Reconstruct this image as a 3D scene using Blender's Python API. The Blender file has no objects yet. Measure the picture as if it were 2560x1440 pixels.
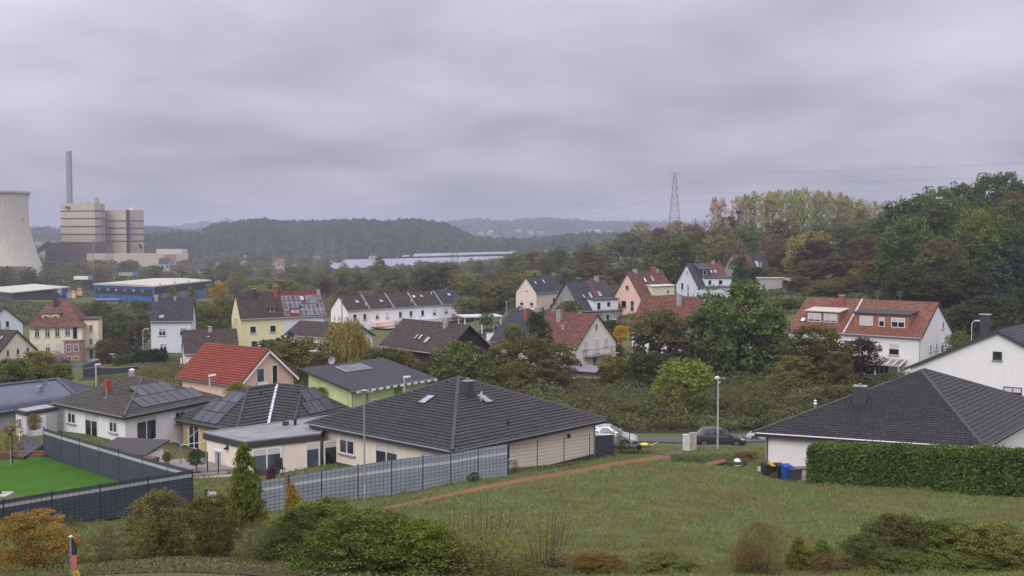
import bpy, math, random
import numpy as np
from mathutils import Matrix, Vector
R = random.Random(7)
NR = np.random.default_rng(7)
SC = bpy.context.scene
COL = SC.collection

# ------------------------------------------------------------------ camera, sky, sun, exposure
CZ = 40.0                       # camera height above the datum
F = 2700.0                      # focal length in photo pixels
PITCH = math.atan(135.0 / F)
cam_d = bpy.data.cameras.new('camera')
cam_d.sensor_width = 36.0
cam_d.lens = 36.0 * F / 2560.0
cam_d.clip_start = 0.5
cam_d.clip_end = 30000
cam = bpy.data.objects.new('camera', cam_d)
COL.objects.link(cam)
cam.location = (0, 0, CZ)
cam.rotation_euler = (math.pi / 2 - PITCH, 0, 0)
SC.camera = cam

SUN_EL, SUN_AZ = math.radians(38), math.radians(205)   # behind the camera, a little to the left
world = bpy.data.worlds.new('World')
SC.world = world
world.use_nodes = True
wn, wl = world.node_tree.nodes, world.node_tree.links
wn.clear()
def wnode(t, **k):
    n = wn.new(t)
    for a, b in k.items(): setattr(n, a, b)
    return n
w_out = wnode('ShaderNodeOutputWorld')
w_tc = wnode('ShaderNodeTexCoord')
w_sep = wnode('ShaderNodeSeparateXYZ')
wl.new(w_tc.outputs['Generated'], w_sep.inputs[0])
def wmath(op, a, b=None, clamp=False):
    n = wnode('ShaderNodeMath', operation=op, use_clamp=clamp)
    for i, v in enumerate((a, b)):
        if v is None: continue
        if isinstance(v, (int, float)): n.inputs[i].default_value = v
        else: wl.new(v, n.inputs[i])
    return n.outputs[0]
el = wmath('MAXIMUM', w_sep.outputs[2], 0.0)
den = wmath('ADD', el, 0.20)
w_cmb = wnode('ShaderNodeCombineXYZ')
wl.new(wmath('DIVIDE', w_sep.outputs[0], den), w_cmb.inputs[0])
wl.new(wmath('DIVIDE', w_sep.outputs[1], den), w_cmb.inputs[1])
w_n1 = wnode('ShaderNodeTexNoise')
w_n1.inputs['Scale'].default_value = 1.25
w_n1.inputs['Detail'].default_value = 5
w_n1.inputs['Roughness'].default_value = 0.47
w_n1.inputs['Distortion'].default_value = 0.2
wl.new(w_cmb.outputs[0], w_n1.inputs['Vector'])
w_cr = wnode('ShaderNodeValToRGB')
w_cr.color_ramp.elements[0].position = 0.33
w_cr.color_ramp.elements[1].position = 0.68
w_cr.color_ramp.elements[0].color = (0.322, 0.314, 0.378, 1)
w_cr.color_ramp.elements[1].color = (0.545, 0.512, 0.588, 1)
wl.new(w_n1.outputs[0], w_cr.inputs[0])
# overcast brightening towards the zenith
grad = wmath('ADD', 0.95, wmath('MULTIPLY', wmath('POWER', el, 1.5), 3.2))
# overexposed corner put into the sky as a soft glow towards the upper left
w_dot = wnode('ShaderNodeVectorMath', operation='DOT_PRODUCT')
wl.new(w_tc.outputs['Generated'], w_dot.inputs[0])
w_dot.inputs[1].default_value = Vector((-0.49, 0.80, 0.345)).normalized()
thin = wmath('POWER', wmath('MAXIMUM', w_dot.outputs['Value'], 0.0), 90.0)
grad = wmath('ADD', grad, wmath('MULTIPLY', thin, 1.5))
w_mul = wnode('ShaderNodeVectorMath', operation='SCALE')
wl.new(w_cr.outputs[0], w_mul.inputs[0])
wl.new(grad, w_mul.inputs['Scale'])
w_sky = wnode('ShaderNodeTexSky', sky_type='NISHITA')
w_sky.sun_disc = False
w_sky.sun_elevation = SUN_EL
w_sky.sun_rotation = SUN_AZ
w_bg1 = wnode('ShaderNodeBackground')
wl.new(w_sky.outputs[0], w_bg1.inputs[0])
w_bg1.inputs[1].default_value = 0.06
w_bg2 = wnode('ShaderNodeBackground')
wl.new(w_mul.outputs[0], w_bg2.inputs[0])
w_bg2.inputs[1].default_value = 1.0
w_mix = wnode('ShaderNodeMixShader')
w_mix.inputs[0].default_value = 0.95         # closed cloud deck
wl.new(w_bg1.outputs[0], w_mix.inputs[1])
wl.new(w_bg2.outputs[0], w_mix.inputs[2])
wl.new(w_mix.outputs[0], w_out.inputs[0])

sun_d = bpy.data.lights.new('sun', 'SUN')
sun_d.energy = 1.45
sun_d.angle = math.radians(35)
sun_d.color = (1.0, 0.95, 0.88)
sun = bpy.data.objects.new('sun', sun_d)
COL.objects.link(sun)
sd = Vector((math.sin(SUN_AZ) * math.cos(SUN_EL), math.cos(SUN_AZ) * math.cos(SUN_EL), math.sin(SUN_EL)))
sun.rotation_euler = sd.to_track_quat('Z', 'Y').to_euler()
sun.location = (0, -20, 90)

SC.view_settings.view_transform = 'Standard'
SC.view_settings.look = 'None'
SC.view_settings.exposure = 0.2
SC.view_settings.gamma = 1.0
SC.view_settings.use_curve_mapping = False
try:
    SC.cycles.max_bounces = 5
    SC.cycles.diffuse_bounces = 3
    SC.cycles.glossy_bounces = 2
    SC.cycles.transmission_bounces = 2
    SC.cycles.volume_bounces = 0
except Exception:
    pass

# ------------------------------------------------------------------ pixel <-> place
SP, CP = math.sin(PITCH), math.cos(PITCH)
def ray(px, py):
    a, u = px - 1280.0, 720.0 - py
    y = F * CP + u * SP
    z = u * CP - F * SP
    return a / y, z / y          # x and z per metre of depth
def U(px, py, d):
    rx, rz = ray(px, py)
    return Vector((rx * d, d, CZ + rz * d))
def UZ(px, py, drop):            # the point of that pixel lying `drop` below the camera
    rx, rz = ray(px, py)
    d = -drop / rz
    return Vector((rx * d, d, CZ - drop))

# ------------------------------------------------------------------ materials
MATS = {}
class NT:
    def __init__(s, name):
        s.m = bpy.data.materials.new(name)
        s.m.use_nodes = True
        s.n, s.l = s.m.node_tree.nodes, s.m.node_tree.links
        s.n.clear()
        s.out = s.n.new('ShaderNodeOutputMaterial')
    def node(s, t, ins=None, **k):
        n = s.n.new(t)
        for a, b in k.items(): setattr(n, a, b)
        for a, b in (ins or {}).items():
            if hasattr(b, 'is_output'): s.l.new(b, n.inputs[a])
            else: n.inputs[a].default_value = b
        return n
    def math(s, op, a, b=0.0, clamp=False):
        return s.node('ShaderNodeMath', {0: a, 1: b}, operation=op, use_clamp=clamp).outputs[0]
    def noise(s, vec, scale, detail=3, rough=.55):
        return s.node('ShaderNodeTexNoise', {'Vector': vec, 'Scale': scale, 'Detail': detail, 'Roughness': rough}).outputs[0]
    def ramp(s, fac, stops):
        n = s.node('ShaderNodeValToRGB', {0: fac})
        e = n.color_ramp.elements
        while len(e) < len(stops): e.new(.5)
        for q, (p, c) in zip(e, stops):
            q.position = p
            q.color = (*c, 1) if len(c) == 3 else c
        return n.outputs[0]
    def mix(s, fac, a, b, mode='MIX'):
        n = s.node('ShaderNodeMix', data_type='RGBA', blend_type=mode)
        for i, v in ((0, fac), (6, a), (7, b)):
            if hasattr(v, 'is_output'): s.l.new(v, n.inputs[i])
            else: n.inputs[i].default_value = v if i == 0 else (*v[:3], 1)
        return n.outputs[2]
    def bsdf(s, col, rough=.8, bump=None, bs=.3, bd=.05, metal=0, spec=.3):
        b = s.node('ShaderNodeBsdfPrincipled', {'Roughness': rough, 'Metallic': metal, 'Specular IOR Level': spec})
        if hasattr(col, 'is_output'): s.l.new(col, b.inputs['Base Color'])
        else: b.inputs['Base Color'].default_value = (*col[:3], 1)
        if bump is not None:
            bn = s.node('ShaderNodeBump', {'Height': bump, 'Strength': bs, 'Distance': bd})
            s.l.new(bn.outputs[0], b.inputs['Normal'])
        s.l.new(b.outputs[0], s.out.inputs[0])
        return s.m

def paint(name, c, var=.16, scale=1.2, rough=.75, metal=0, spec=.3, bump=.0):
    """coat, metal, plaster: uneven tone plus faint vertical weather streaks"""
    if name in MATS: return MATS[name]
    t = NT(name)
    pos = t.node('ShaderNodeTexCoord').outputs['Object']
    n1 = t.noise(pos, scale, 4)
    mp = t.node('ShaderNodeMapping', {'Vector': pos, 'Scale': (3.5, 3.5, .35)}).outputs[0]
    n2 = t.noise(mp, 1.0, 3)
    f = t.math('ADD', t.math('MULTIPLY', n1, .6), t.math('MULTIPLY', n2, .4))
    lo = [v * (1 - var * 1.6) for v in c]; hi = [min(1, v * (1 + var * .8)) for v in c]
    col = t.ramp(f, [(.3, lo), (.72, hi)])
    oi = t.node('ShaderNodeObjectInfo').outputs['Random']
    col = t.node('ShaderNodeVectorMath', {0: col, 'Scale': t.math('ADD', .94, t.math('MULTIPLY', oi, .12))}, operation='SCALE').outputs[0]
    MATS[name] = t.bsdf(col, rough, t.noise(pos, 30, 2) if bump else None, bump, .02, metal, spec)
    return MATS[name]

def tiles(name, c, c2, moss=0.0, cell=(.30, .36)):
    """roof covering: tone changes from tile to tile and in broad weathered patches"""
    if name in MATS: return MATS[name]
    t = NT(name)
    tc = t.node('ShaderNodeTexCoord')
    uv = tc.outputs['UV']
    mp = t.node('ShaderNodeMapping', {'Vector': uv, 'Scale': (1 / cell[0], 1 / cell[1], 1)}).outputs[0]
    fl = t.node('ShaderNodeVectorMath', {0: mp}, operation='FLOOR').outputs[0]
    w = t.node('ShaderNodeTexWhiteNoise', {'Vector': fl}).outputs[0]
    n1 = t.noise(uv, .55, 5, .65)
    f = t.math('ADD', t.math('MULTIPLY', w, .42), t.math('MULTIPLY', n1, .62))
    col = t.ramp(f, [(.28, c2), (.75, c)])
    if moss:
        n2 = t.noise(uv, 1.3, 6, .7)
        col = t.mix(t.ramp(n2, [(.5, (0, 0, 0)), (.72, (moss, moss, moss))]), col, (.055, .05, .03))
    fr = t.node('ShaderNodeVectorMath', {0: mp}, operation='FRACTION').outputs[0]
    sx = t.node('ShaderNodeSeparateXYZ', {0: fr})
    h = t.math('SINE', t.math('MULTIPLY', sx.outputs[0], 6.283))
    MATS[name] = t.bsdf(col, .7, h, .6, .03, 0, .25)
    return MATS[name]

def rooftile(name, c, c2, rough=.55):
    """single clay or concrete tiles, each with its own tone"""
    if name in MATS: return MATS[name]
    t = NT(name)
    g = t.node('ShaderNodeNewGeometry')
    oi = t.node('ShaderNodeObjectInfo')
    r = t.math('FRACT', t.math('ADD', g.outputs['Random Per Island'], oi.outputs['Random']))
    n1 = t.noise(g.outputs['Position'], .55, 6, .7)
    f = t.math('ADD', t.math('MULTIPLY', r, .4), t.math('MULTIPLY', n1, .68))
    lich = t.ramp(t.noise(g.outputs['Position'], 2.3, 5, .75), [(.58, (0, 0, 0)), (.74, (.55, .55, .55))])
    MATS[name] = t.bsdf(t.mix(lich, t.ramp(f, [(.25, c2), (.8, c)]), [v * .75 + .03 for v in c]), rough, t.noise(g.outputs['Position'], 25, 2), .15, .01, 0, .4)
    return MATS[name]

def leafmat(name, translucent=.40):
    if name in MATS: return MATS[name]
    t = NT(name)
    g = t.node('ShaderNodeNewGeometry')
    oi = t.node('ShaderNodeObjectInfo')
    tc = t.node('ShaderNodeTexCoord')
    isl = g.outputs['Random Per Island']
    # each leaf its own tone, clumps of leaves lighter and darker, some turned yellow-brown (amount = object alpha)
    off = t.node('ShaderNodeVectorMath', {0: g.outputs['Position'], 1: (0, 0, 0)}, operation='ADD').outputs[0]
    n1 = t.noise(off, .55, 3, .6)
    n2 = t.noise(off, .16, 2, .5)
    k = t.math('ADD', t.math('MULTIPLY', isl, 1.0), t.math('MULTIPLY', n1, 1.1))
    k = t.math('MULTIPLY', t.math('ADD', k, -.16), 2.12)
    base = t.node('ShaderNodeVectorMath', {0: oi.outputs['Color'], 'Scale': k}, operation='SCALE').outputs[0]
    aut = t.mix(isl, (.20, .175, .06), (.122, .104, .052))
    sel = t.math('ADD', t.math('MULTIPLY', n2, .9), t.math('MULTIPLY', isl, .45))
    thr = t.math('SUBTRACT', 1.0, t.math('MULTIPLY', oi.outputs['Alpha'], .62))
    fac = t.math('MULTIPLY', t.math('SUBTRACT', sel, thr), 4.0, True)
    col = t.mix(fac, base, aut)
    d = t.node('ShaderNodeBsdfDiffuse', {'Color': col})
    tr = t.node('ShaderNodeBsdfTranslucent', {'Color': col})
    mx = t.node('ShaderNodeMixShader', {0: translucent, 1: d.outputs[0], 2: tr.outputs[0]})
    t.l.new(mx.outputs[0], t.out.inputs[0])
    MATS[name] = t.m
    return t.m

def groundmat(name, stops, scale=.25, s2=3.0, bump=.5, rough=.95):
    if name in MATS: return MATS[name]
    t = NT(name)
    pos = t.node('ShaderNodeNewGeometry').outputs['Position']
    n1 = t.noise(pos, scale, 6, .62)
    n2 = t.noise(pos, s2, 4, .6)
    f = t.math('ADD', t.math('MULTIPLY', n1, .6), t.math('MULTIPLY', n2, .4))
    MATS[name] = t.bsdf(t.ramp(f, stops), rough, n2, bump, .15, 0, .1)
    return MATS[name]

def glass(name, c=(.02, .024, .03), rough=.06):
    if name in MATS: return MATS[name]
    t = NT(name)
    pos = t.node('ShaderNodeNewGeometry').outputs['Position']
    n = t.noise(pos, .8, 2)
    col = t.ramp(n, [(.35, [v * .6 for v in c]), (.7, [min(1, v * 1.8) for v in c])])
    oi = t.node('ShaderNodeObjectInfo').outputs['Random']
    col = t.node('ShaderNodeVectorMath', {0: col, 'Scale': t.math('ADD', .6, t.math('MULTIPLY', t.math('POWER', oi, 3.0), 3.0 if max(c) < .05 else .6))}, operation='SCALE').outputs[0]
    MATS[name] = t.bsdf(col, rough, None, 0, 0, 0, .5)
    return MATS[name]

WHITE = paint('plaster_white', (.80, .80, .80), .045)
BLUEWHITE = paint('plaster_cool_white', (.68, .71, .78), .045)
CREAM = paint('plaster_cream', (.78, .68, .58), .06)
YELLOW = paint('plaster_yellow', (.76, .70, .42), .06)
PALEYEL = paint('plaster_pale_yellow', (.80, .72, .52), .07)
OCHRE = paint('plaster_ochre', (.68, .50, .25))
PINK = paint('plaster_pink', (.76, .52, .43), .07)
PEACH = paint('plaster_peach', (.76, .62, .53), .07)
GREENW = paint('plaster_green', (.56, .66, .33))
BEIGE = paint('plaster_beige', (.72, .68, .63), .08)
GREYW = paint('plaster_grey', (.40, .40, .40))
ETERNIT = paint('cladding_grey', (.30, .29, .27), .22)
SAND = paint('sandstone_pink', (.42, .23, .18), .2)
FRAME = paint('window_frame_white', (.75, .75, .75), .05)
DFRAME = paint('window_frame_dark', (.06, .055, .055), .1)
SHUT = paint('shutter_pale', (.56, .55, .55), .06)
SILL = paint('sill_stone', (.30, .29, .28), .1)
GLASS = glass('window_glass')
SKYGL = glass('skylight_glass', (.42, .45, .50), .12)
ZINC = paint('zinc', (.36, .38, .41), .12, 2, .4, .6, .5)
ANTH = paint('anthracite_metal', (.055, .062, .072), .12, 2, .5)
BLACK = paint('black_metal', (.022, .022, .025), .1, 3, .45)
CONC = paint('concrete', (.36, .35, .33), .18, .8, .9)
WOOD = paint('weathered_wood', (.16, .09, .05), .25, 3, .85)
BRICK = paint('brick_red', (.30, .10, .07), .2, 4, .85)
BARK = paint('bark', (.075, .06, .045), .25, 4, .95)
LEAF = leafmat('leaves')
R_DARK = tiles('roof_anthracite', (.060, .058, .064), (.032, .031, .035))
R_DBLUE = tiles('roof_slate_blue', (.062, .066, .082), (.034, .036, .046))
R_BROWN = tiles('roof_brown', (.085, .062, .052), (.038, .030, .027), .5)
R_RED = tiles('roof_red', (.21, .085, .060), (.095, .042, .034), .8)
R_REDB = tiles('roof_red_brown', (.19, .085, .062), (.085, .042, .034), .6)
R_ORANGE = tiles('roof_orange', (.26, .115, .075), (.14, .062, .044), .5)
R_CRIMSON = tiles('roof_crimson', (.22, .05, .045), (.13, .03, .028))
T_DARK = rooftile('tile_anthracite', (.056, .052, .057), (.034, .032, .036))
T_BROWN = rooftile('tile_brown', (.085, .078, .068), (.048, .044, .038))
T_RED = rooftile('tile_red', (.31, .072, .038), (.21, .048, .028), .5)
T_BLUE = rooftile('tile_blue', (.088, .097, .135), (.052, .058, .084), .35)
SOLAR = glass('solar_cells', (.028, .032, .05), .12)
SOLARG = glass('solar_cells_grey', (.085, .095, .11), .2)

# ------------------------------------------------------------------ mesh helpers
class MB:
    def __init__(s): s.v, s.f, s.uv = [], [], []
    def poly(s, pts, uv=None):
        b = len(s.v)
        s.v += [tuple(p) for p in pts]
        s.f.append(tuple(range(b, b + len(pts))))
        s.uv.append(uv or [(p[0], p[1]) for p in pts])
        return s
    def box(s, x0, x1, y0, y1, z0, z1):
        return s.hexa([(x0, y0, z0), (x1, y0, z0), (x1, y1, z0), (x0, y1, z0)], [(x0, y0, z1), (x1, y0, z1), (x1, y1, z1), (x0, y1, z1)])
    def hexa(s, lo, hi):
        b = len(s.v); n = len(lo)
        s.v += [tuple(p) for p in lo] + [tuple(p) for p in hi]
        fs = [tuple(range(b + n - 1, b - 1, -1)), tuple(range(b + n, b + 2 * n))]
        for i in range(n):
            j = (i + 1) % n
            fs.append((b + i, b + j, b + n + j, b + n + i))
        for q in fs:
            s.f.append(q)
            s.uv.append([(s.v[i][0] + s.v[i][1], s.v[i][2]) for i in q])
        return s
    def prism(s, poly, z0, z1): return s.hexa([(p[0], p[1], z0) for p in poly], [(p[0], p[1], z1) for p in poly])
    def tube(s, p0, p1, r0, r1=None, n=6):
        p0, p1 = Vector(p0), Vector(p1)
        r1 = r0 if r1 is None else r1
        d = (p1 - p0).normalized()
        a = d.orthogonal().normalized(); c = d.cross(a)
        ring = lambda p, r: [p + (a * math.cos(6.2832 * i / n) + c * math.sin(6.2832 * i / n)) * r for i in range(n)]
        return s.hexa(ring(p0, r0), ring(p1, r1))
    def path(s, pts, r, n=5):
        for a, b in zip(pts, pts[1:]): s.tube(a, b, r, r, n)
        return s
    def lathe(s, prof, n=16, c=(0, 0, 0)):
        b = len(s.v)
        for r, z in prof:
            for i in range(n):
                a = 6.2832 * i / n
                s.v.append((c[0] + r * math.cos(a), c[1] + r * math.sin(a), c[2] + z))
        for k in range(len(prof) - 1):
            for i in range(n):
                j = (i + 1) % n
                s.f.append((b + k * n + i, b + k * n + j, b + (k + 1) * n + j, b + (k + 1) * n + i))
                s.uv.append([(i, k), (i + 1, k), (i + 1, k + 1), (i, k + 1)])
        s.f.append(tuple(b + (len(prof) - 1) * n + i for i in range(n))); s.uv.append([(0, 0)] * n)
        return s
    def mesh(s, name, uv=False, smooth=False):
        m = bpy.data.meshes.new(name)
        m.from_pydata(s.v, [], s.f)
        if uv:
            l = m.uv_layers.new(name='UVMap')
            l.data.foreach_set('uv', np.array([c for q in s.uv for p in q for c in p], dtype=np.float32))
        if smooth: m.polygons.foreach_set('use_smooth', [True] * len(m.polygons))
        m.update()
        return m

def quadmesh(name, V):
    """V: (n,4,3) array -> one mesh of loose quads"""
    V = np.asarray(V, dtype=np.float32)
    n = len(V)
    m = bpy.data.meshes.new(name)
    m.vertices.add(n * 4); m.loops.add(n * 4); m.polygons.add(n)
    m.vertices.foreach_set('co', V.reshape(-1))
    m.loops.foreach_set('vertex_index', np.arange(n * 4, dtype=np.int32))
    m.polygons.foreach_set('loop_start', np.arange(0, n * 4, 4, dtype=np.int32))
    m.update(calc_edges=True)
    return m

def link(name, data, mat=None, parent=None, M=None, label=None):
    o = bpy.data.objects.new(name, data)
    COL.objects.link(o)
    if mat is not None and data is not None:
        if not data.materials: data.materials.append(mat)
        elif data.materials[0] != mat:
            o.material_slots[0].link = 'OBJECT'; o.material_slots[0].material = mat
    if parent is not None: o.parent = parent
    if M is not None: o.matrix_local = M
    if label: o['label'] = label
    return o
def part(name, mb, mat, parent, M=None, label=None, uv=False, smooth=False):
    return link(name, mb.mesh(name, uv, smooth) if isinstance(mb, MB) else mb, mat, parent, M, label)
def tag(o, label, cat, group=None):
    o['label'] = label; o['category'] = cat
    if group: o['group'] = group
    return o
def thing(name, label, cat, loc, yaw=0, group=None):
    o = bpy.data.objects.new(name, None)
    COL.objects.link(o)
    o.empty_display_size = .3
    o.location = loc; o.rotation_euler = (0, 0, yaw)
    return tag(o, label, cat, group)
def struct(name, mb, mat, uv=False, smooth=False):
    o = part(name, mb, mat, None, uv=uv, smooth=smooth); o['kind'] = 'structure'
    return o
def copy_tree(o, loc, yaw, label=None, group=None, scale=None):
    c = o.copy(); COL.objects.link(c)
    c.location = loc; c.rotation_euler = (0, 0, yaw)
    if scale: c.scale = scale
    if label: c['label'] = label
    if group: c['group'] = group
    for ch in list(o.children):
        k = ch.copy(); COL.objects.link(k); k.parent = c
        for g in list(ch.children):
            q = g.copy(); COL.objects.link(q); q.parent = k
    return c
T = Matrix.Translation
def RZ(a): return Matrix.Rotation(a, 4, 'Z')
def frame(o, x, y, z):
    m = Matrix.Identity(4)
    for i, a in enumerate((x, y, z)):
        for j in range(3): m[j][i] = a[j]
    m.translation = o
    return m
CACHE = {}
def cached(key, fn):
    if key not in CACHE: CACHE[key] = fn()
    return CACHE[key]

# ------------------------------------------------------------------ terrain
CTRL = []
def cp(px, py, d): p = U(px, py, d); CTRL.append((p.x, p.y, p.z))
def cx(x, y, drop): CTRL.append((x, y, CZ - drop))
for a in [(1500, 1440, 30), (0, 1440, 30), (760, 1440, 30), (2560, 1440, 28), (2050, 1440, 29), (450, 1400, 34), (1500, 1300, 44), (1100, 1340, 42), (1900, 1320, 44),
          (2300, 1300, 47), (1269, 1190, 65), (650, 1280, 57), (960, 1250, 59), (1474, 1153, 74), (1574, 1138, 79), (1410, 1167, 71), (1700, 1133, 82), (1740, 1116, 84), (1620, 1118, 83), (1880, 1112, 86), (2040, 1206, 68),
          (2560, 1243, 56), (2300, 1222, 61), (900, 1282, 52), (1010, 1261, 54), (1120, 1240, 56.5), (1180, 1229, 58), (1240, 1217, 59.5), (1320, 1202, 62.3), (1400, 1186, 65.5), (1480, 1170, 69), (1560, 1155, 73), (1630, 1143, 77.5), (1940, 1207, 68.4), (2000, 1213, 67), (1932, 725, 266), (1990, 733, 258), (1850, 1186, 67), (1850, 1168, 74), (1600, 1090, 93), (1500, 965, 148), (1850, 1085, 95), (1750, 1000, 130), (2100, 1000, 115),
          (300, 1310, 53.5), (110, 1150, 70), (0, 1288, 53), (485, 1262, 57), (20, 1180, 66), (560, 1195, 68), (300, 965, 150), (200, 948, 172), (380, 915, 192), (480, 908, 185),
          (160, 893, 236), (150, 913, 225), (280, 908, 232), (-50, 900, 220), (240, 758, 450), (535, 742, 500), (60, 752, 430), (350, 775, 380), (250, 830, 300),
          (700, 760, 380), (900, 745, 400), (1200, 700, 500), (1150, 668, 900), (600, 690, 800), (200, 690, 820), (0, 695, 830), (800, 676, 1000), (400, 676, 1000),
          (1000, 660, 1180), (1300, 640, 1300), (1400, 690, 480), (1600, 700, 380), (1550, 640, 700), (1700, 600, 650), (1950, 745, 240), (1930, 706, 318), (2000, 600, 500), (1800, 605, 520),
          (2200, 605, 450), (2200, 640, 350), (2450, 650, 300), (2450, 770, 200), (2300, 775, 195), (2560, 700, 220), (2600, 900, 140), (2400, 960, 125), (2550, 560, 450), (1700, 600, 1200), (2300, 590, 1000)]:
    cp(*a)
for px in (-300, 400, 1000, 1500): cp(px, 585 + 33 * F / 1700, 1700)
for px in (-600, -150): cp(px, 1000, 120); cp(px, 820, 260); cp(px, 700, 700)
for px in (2750, 3100): cp(px, 1250, 52); cp(px, 900, 130); cp(px, 640, 280); cp(px, 590, 800)
for px in (-500, 3000): cp(px, 1440, 30)
TPS = {}
def feat(x, y):
    y = np.clip(y, 22, 1700)
    u = np.clip(x / y, -.62, .62)
    return np.stack([u * 4.0, np.log(y) * 1.6], -1)
def phi(r2): return .5 * r2 * np.log(r2 + 1e-9)
def solve_terrain():
    c = np.array(CTRL)
    q = feat(c[:, 0], c[:, 1])
    n = len(q)
    K = phi(((q[:, None] - q[None]) ** 2).sum(-1)) + np.eye(n) * .005
    P = np.concatenate([np.ones((n, 1)), q], 1)
    A = np.block([[K, P], [P.T, np.zeros((3, 3))]])
    TPS['w'] = np.linalg.solve(A, np.concatenate([c[:, 2], np.zeros(3)]))
    TPS['q'] = q
def G(x, y):
    x, y = np.asarray(x, float), np.asarray(y, float)
    sh = np.broadcast(x, y).shape
    q = feat(np.broadcast_to(x, sh).ravel(), np.broadcast_to(y, sh).ravel())
    out = np.empty(len(q)); w = TPS['w']
    for i in range(0, len(q), 20000):
        s = q[i:i + 20000]
        out[i:i + 20000] = phi(((s[:, None] - TPS['q'][None]) ** 2).sum(-1)) @ w[:-3] + w[-3] + s @ w[-2:]
    return np.clip(out, 2, 45).reshape(sh)
def g(x, y): return float(G(x, y))
DS = np.exp(np.linspace(math.log(20), math.log(1600), 500))
def hit(px, py):
    rx, rz = ray(px, py)
    h = CZ + rz * DS - G(rx * DS, DS)
    i = int(np.argmax(h < 0)) if (h < 0).any() else len(DS) - 1
    if i == 0: return Vector((rx * DS[0], DS[0], g(rx * DS[0], DS[0])))
    a, b = h[i - 1], h[i]
    d = DS[i - 1] + (DS[i] - DS[i - 1]) * (a / (a - b))
    return Vector((rx * d, d, CZ + rz * d))
def at(px, d):                   # on the ground below a pixel column at that depth
    x = (px - 1280) / F * d
    return Vector((x, d, g(x, d)))

# ------------------------------------------------------------------ houses: plan (x, y of the near eave corner, drop of the eave, yaw, length, width, rise of the roof, wall height)
HS = {
 'peach': (6.18, 263, 14.48, 1.0, 12.67, 6.76, 4.05, 4.3), 'grey': (15.34, 235, 16.9, .6, 11.41, 12.04, 6.32, 3.3),
 'pink': (28.44, 237, 14.18, .7, 11.64, 8.83, 5.73, 3.2), 'white': (46.02, 267, 13.08, .26, 9.49, 14.3, 5.6, 3.2),
 'balcony': (-3.7, 170, 17.0, -.67, 16.93, 11.44, 4.75, 3.6), 'red': (20.14, 185, 16.36, -.43, 18.6, 15.0, 5.4, 4.6),
 'semi': (40.54, 159, 14.22, -.68, 19.63, 14.14, 4.51, 5.4), 'row': (-38.19, 250, 17.83, .78, 36.77, 7.17, 3.36, 5.0),
 'yellow': (-55.99, 222, 17.63, .57, 18.9, 6.64, 5.23, 6.4), 'lilac': (-68.94, 205, 16.73, .2, 7.87, 8.29, 4.29, 6.0),
 'brown': (-57.98, 190, 21.3, .34, 9.59, 9.4, 3.9, 3.0), 'pantile': (-35.95, 115, 15.42, -.65, 10.54, 7.91, 3.35, 3.2),
 'hidden': (-41.3, 194.0, 18.2, -.578, 14.5, 8.6, 2.3, 3.0), 'longroof': (-20.57, 165, 17.17, -.85, 16.6, 9.47, 3.95, 3.0),
 'left': (-110.94, 215, 17.52, -.74, 13.7, 7.74, 3.42, 5.8), 'porch': (-92.66, 180, 20.03, -.34, 8.16, 9.24, 3.77, 3.4),
 'far': (70.12, 330, 11.9, .91, 22.0, 6.69, 5.73, 3.0), 'gable': (51.7, 94.7, 13.15, .893, 14.0, 17.0, 4.15, 4.2),
}
for x, y, dr, yw, L, W, h, Hw in HS.values():
    for a in (.1, .9):
        for b in (.1, .9):
            cx(x + a * L * math.cos(yw) - b * W * math.sin(yw), y + a * L * math.sin(yw) + b * W * math.cos(yw), dr + Hw - .15)
HIPS = {  # roof corners in plan are found from pixel columns and a level eave
 'centre': dict(drop=13.0, wall=2.65), 'right': dict(drop=13.62, wall=2.75)}
CENTRE = (-3.58, 64.0, .83, 15.1, 14.1, 3.03)
for a in (.05, .95):
    for b in (.05, .95):
        if a < .5 and b < .5: continue
        x, y, yw, L, W, h = CENTRE
        cx(x + a * L * math.cos(yw) - b * W * math.sin(yw), y + a * L * math.sin(yw) + b * W * math.cos(yw), 15.6)
for p in ((18, 74.5), (29, 71), (29.6, 79.5), (40, 84)): cx(*p, 16.45)
for p in ((-38, 93), (-30.6, 87), (-32, 96)): cx(*p, 16.9)
for p in ((-27, 90), (-21, 87), (-20, 95), (-15, 92)): cx(*p, 17.9)
for p in ((-46, 100), (-42, 108)): cx(*p, 17.9)
for p in ((-15.6, 105.5), (-10, 114), (-19, 112)): cx(*p, 18.3)
for a in ((651, 1284, 57), (722, 1270, 57.8), (804, 1257, 58.9), (895, 1247, 60), (979, 1237, 61), (1057, 1224, 62), (1127, 1208, 63), (1195, 1198, 64)): cp(*a)
solve_terrain()

# ------------------------------------------------------------------ ground
ys = np.concatenate([np.linspace(-60, 18, 12), np.exp(np.linspace(math.log(20), math.log(9000), 330))])
us = np.linspace(-1, 1, 260); us = us * .62 + .5 * us ** 5
YY, UU = np.meshgrid(ys, us, indexing='ij')
XX = UU * np.maximum(YY, 45)
ZZ = G(XX, np.maximum(YY, 20))
far = np.clip((YY - 1500) / 600, 0, 1)
ZZ = ZZ * (1 - far) + 6 * far
m = bpy.data.meshes.new('ground')
nx = len(us)
idx = np.arange(len(ys) * nx).reshape(len(ys), nx)
fc = np.stack([idx[:-1, :-1], idx[:-1, 1:], idx[1:, 1:], idx[1:, :-1]], -1).reshape(-1, 4)
m.vertices.add(XX.size); m.loops.add(fc.size); m.polygons.add(len(fc))
m.vertices.foreach_set('co', np.stack([XX, YY, ZZ], -1).astype(np.float32).ravel())
m.loops.foreach_set('vertex_index', fc.astype(np.int32).ravel())
m.polygons.foreach_set('loop_start', np.arange(0, fc.size, 4, dtype=np.int32))
m.polygons.foreach_set('use_smooth', np.ones(len(fc), dtype=bool))
m.update(calc_edges=True)
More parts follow.
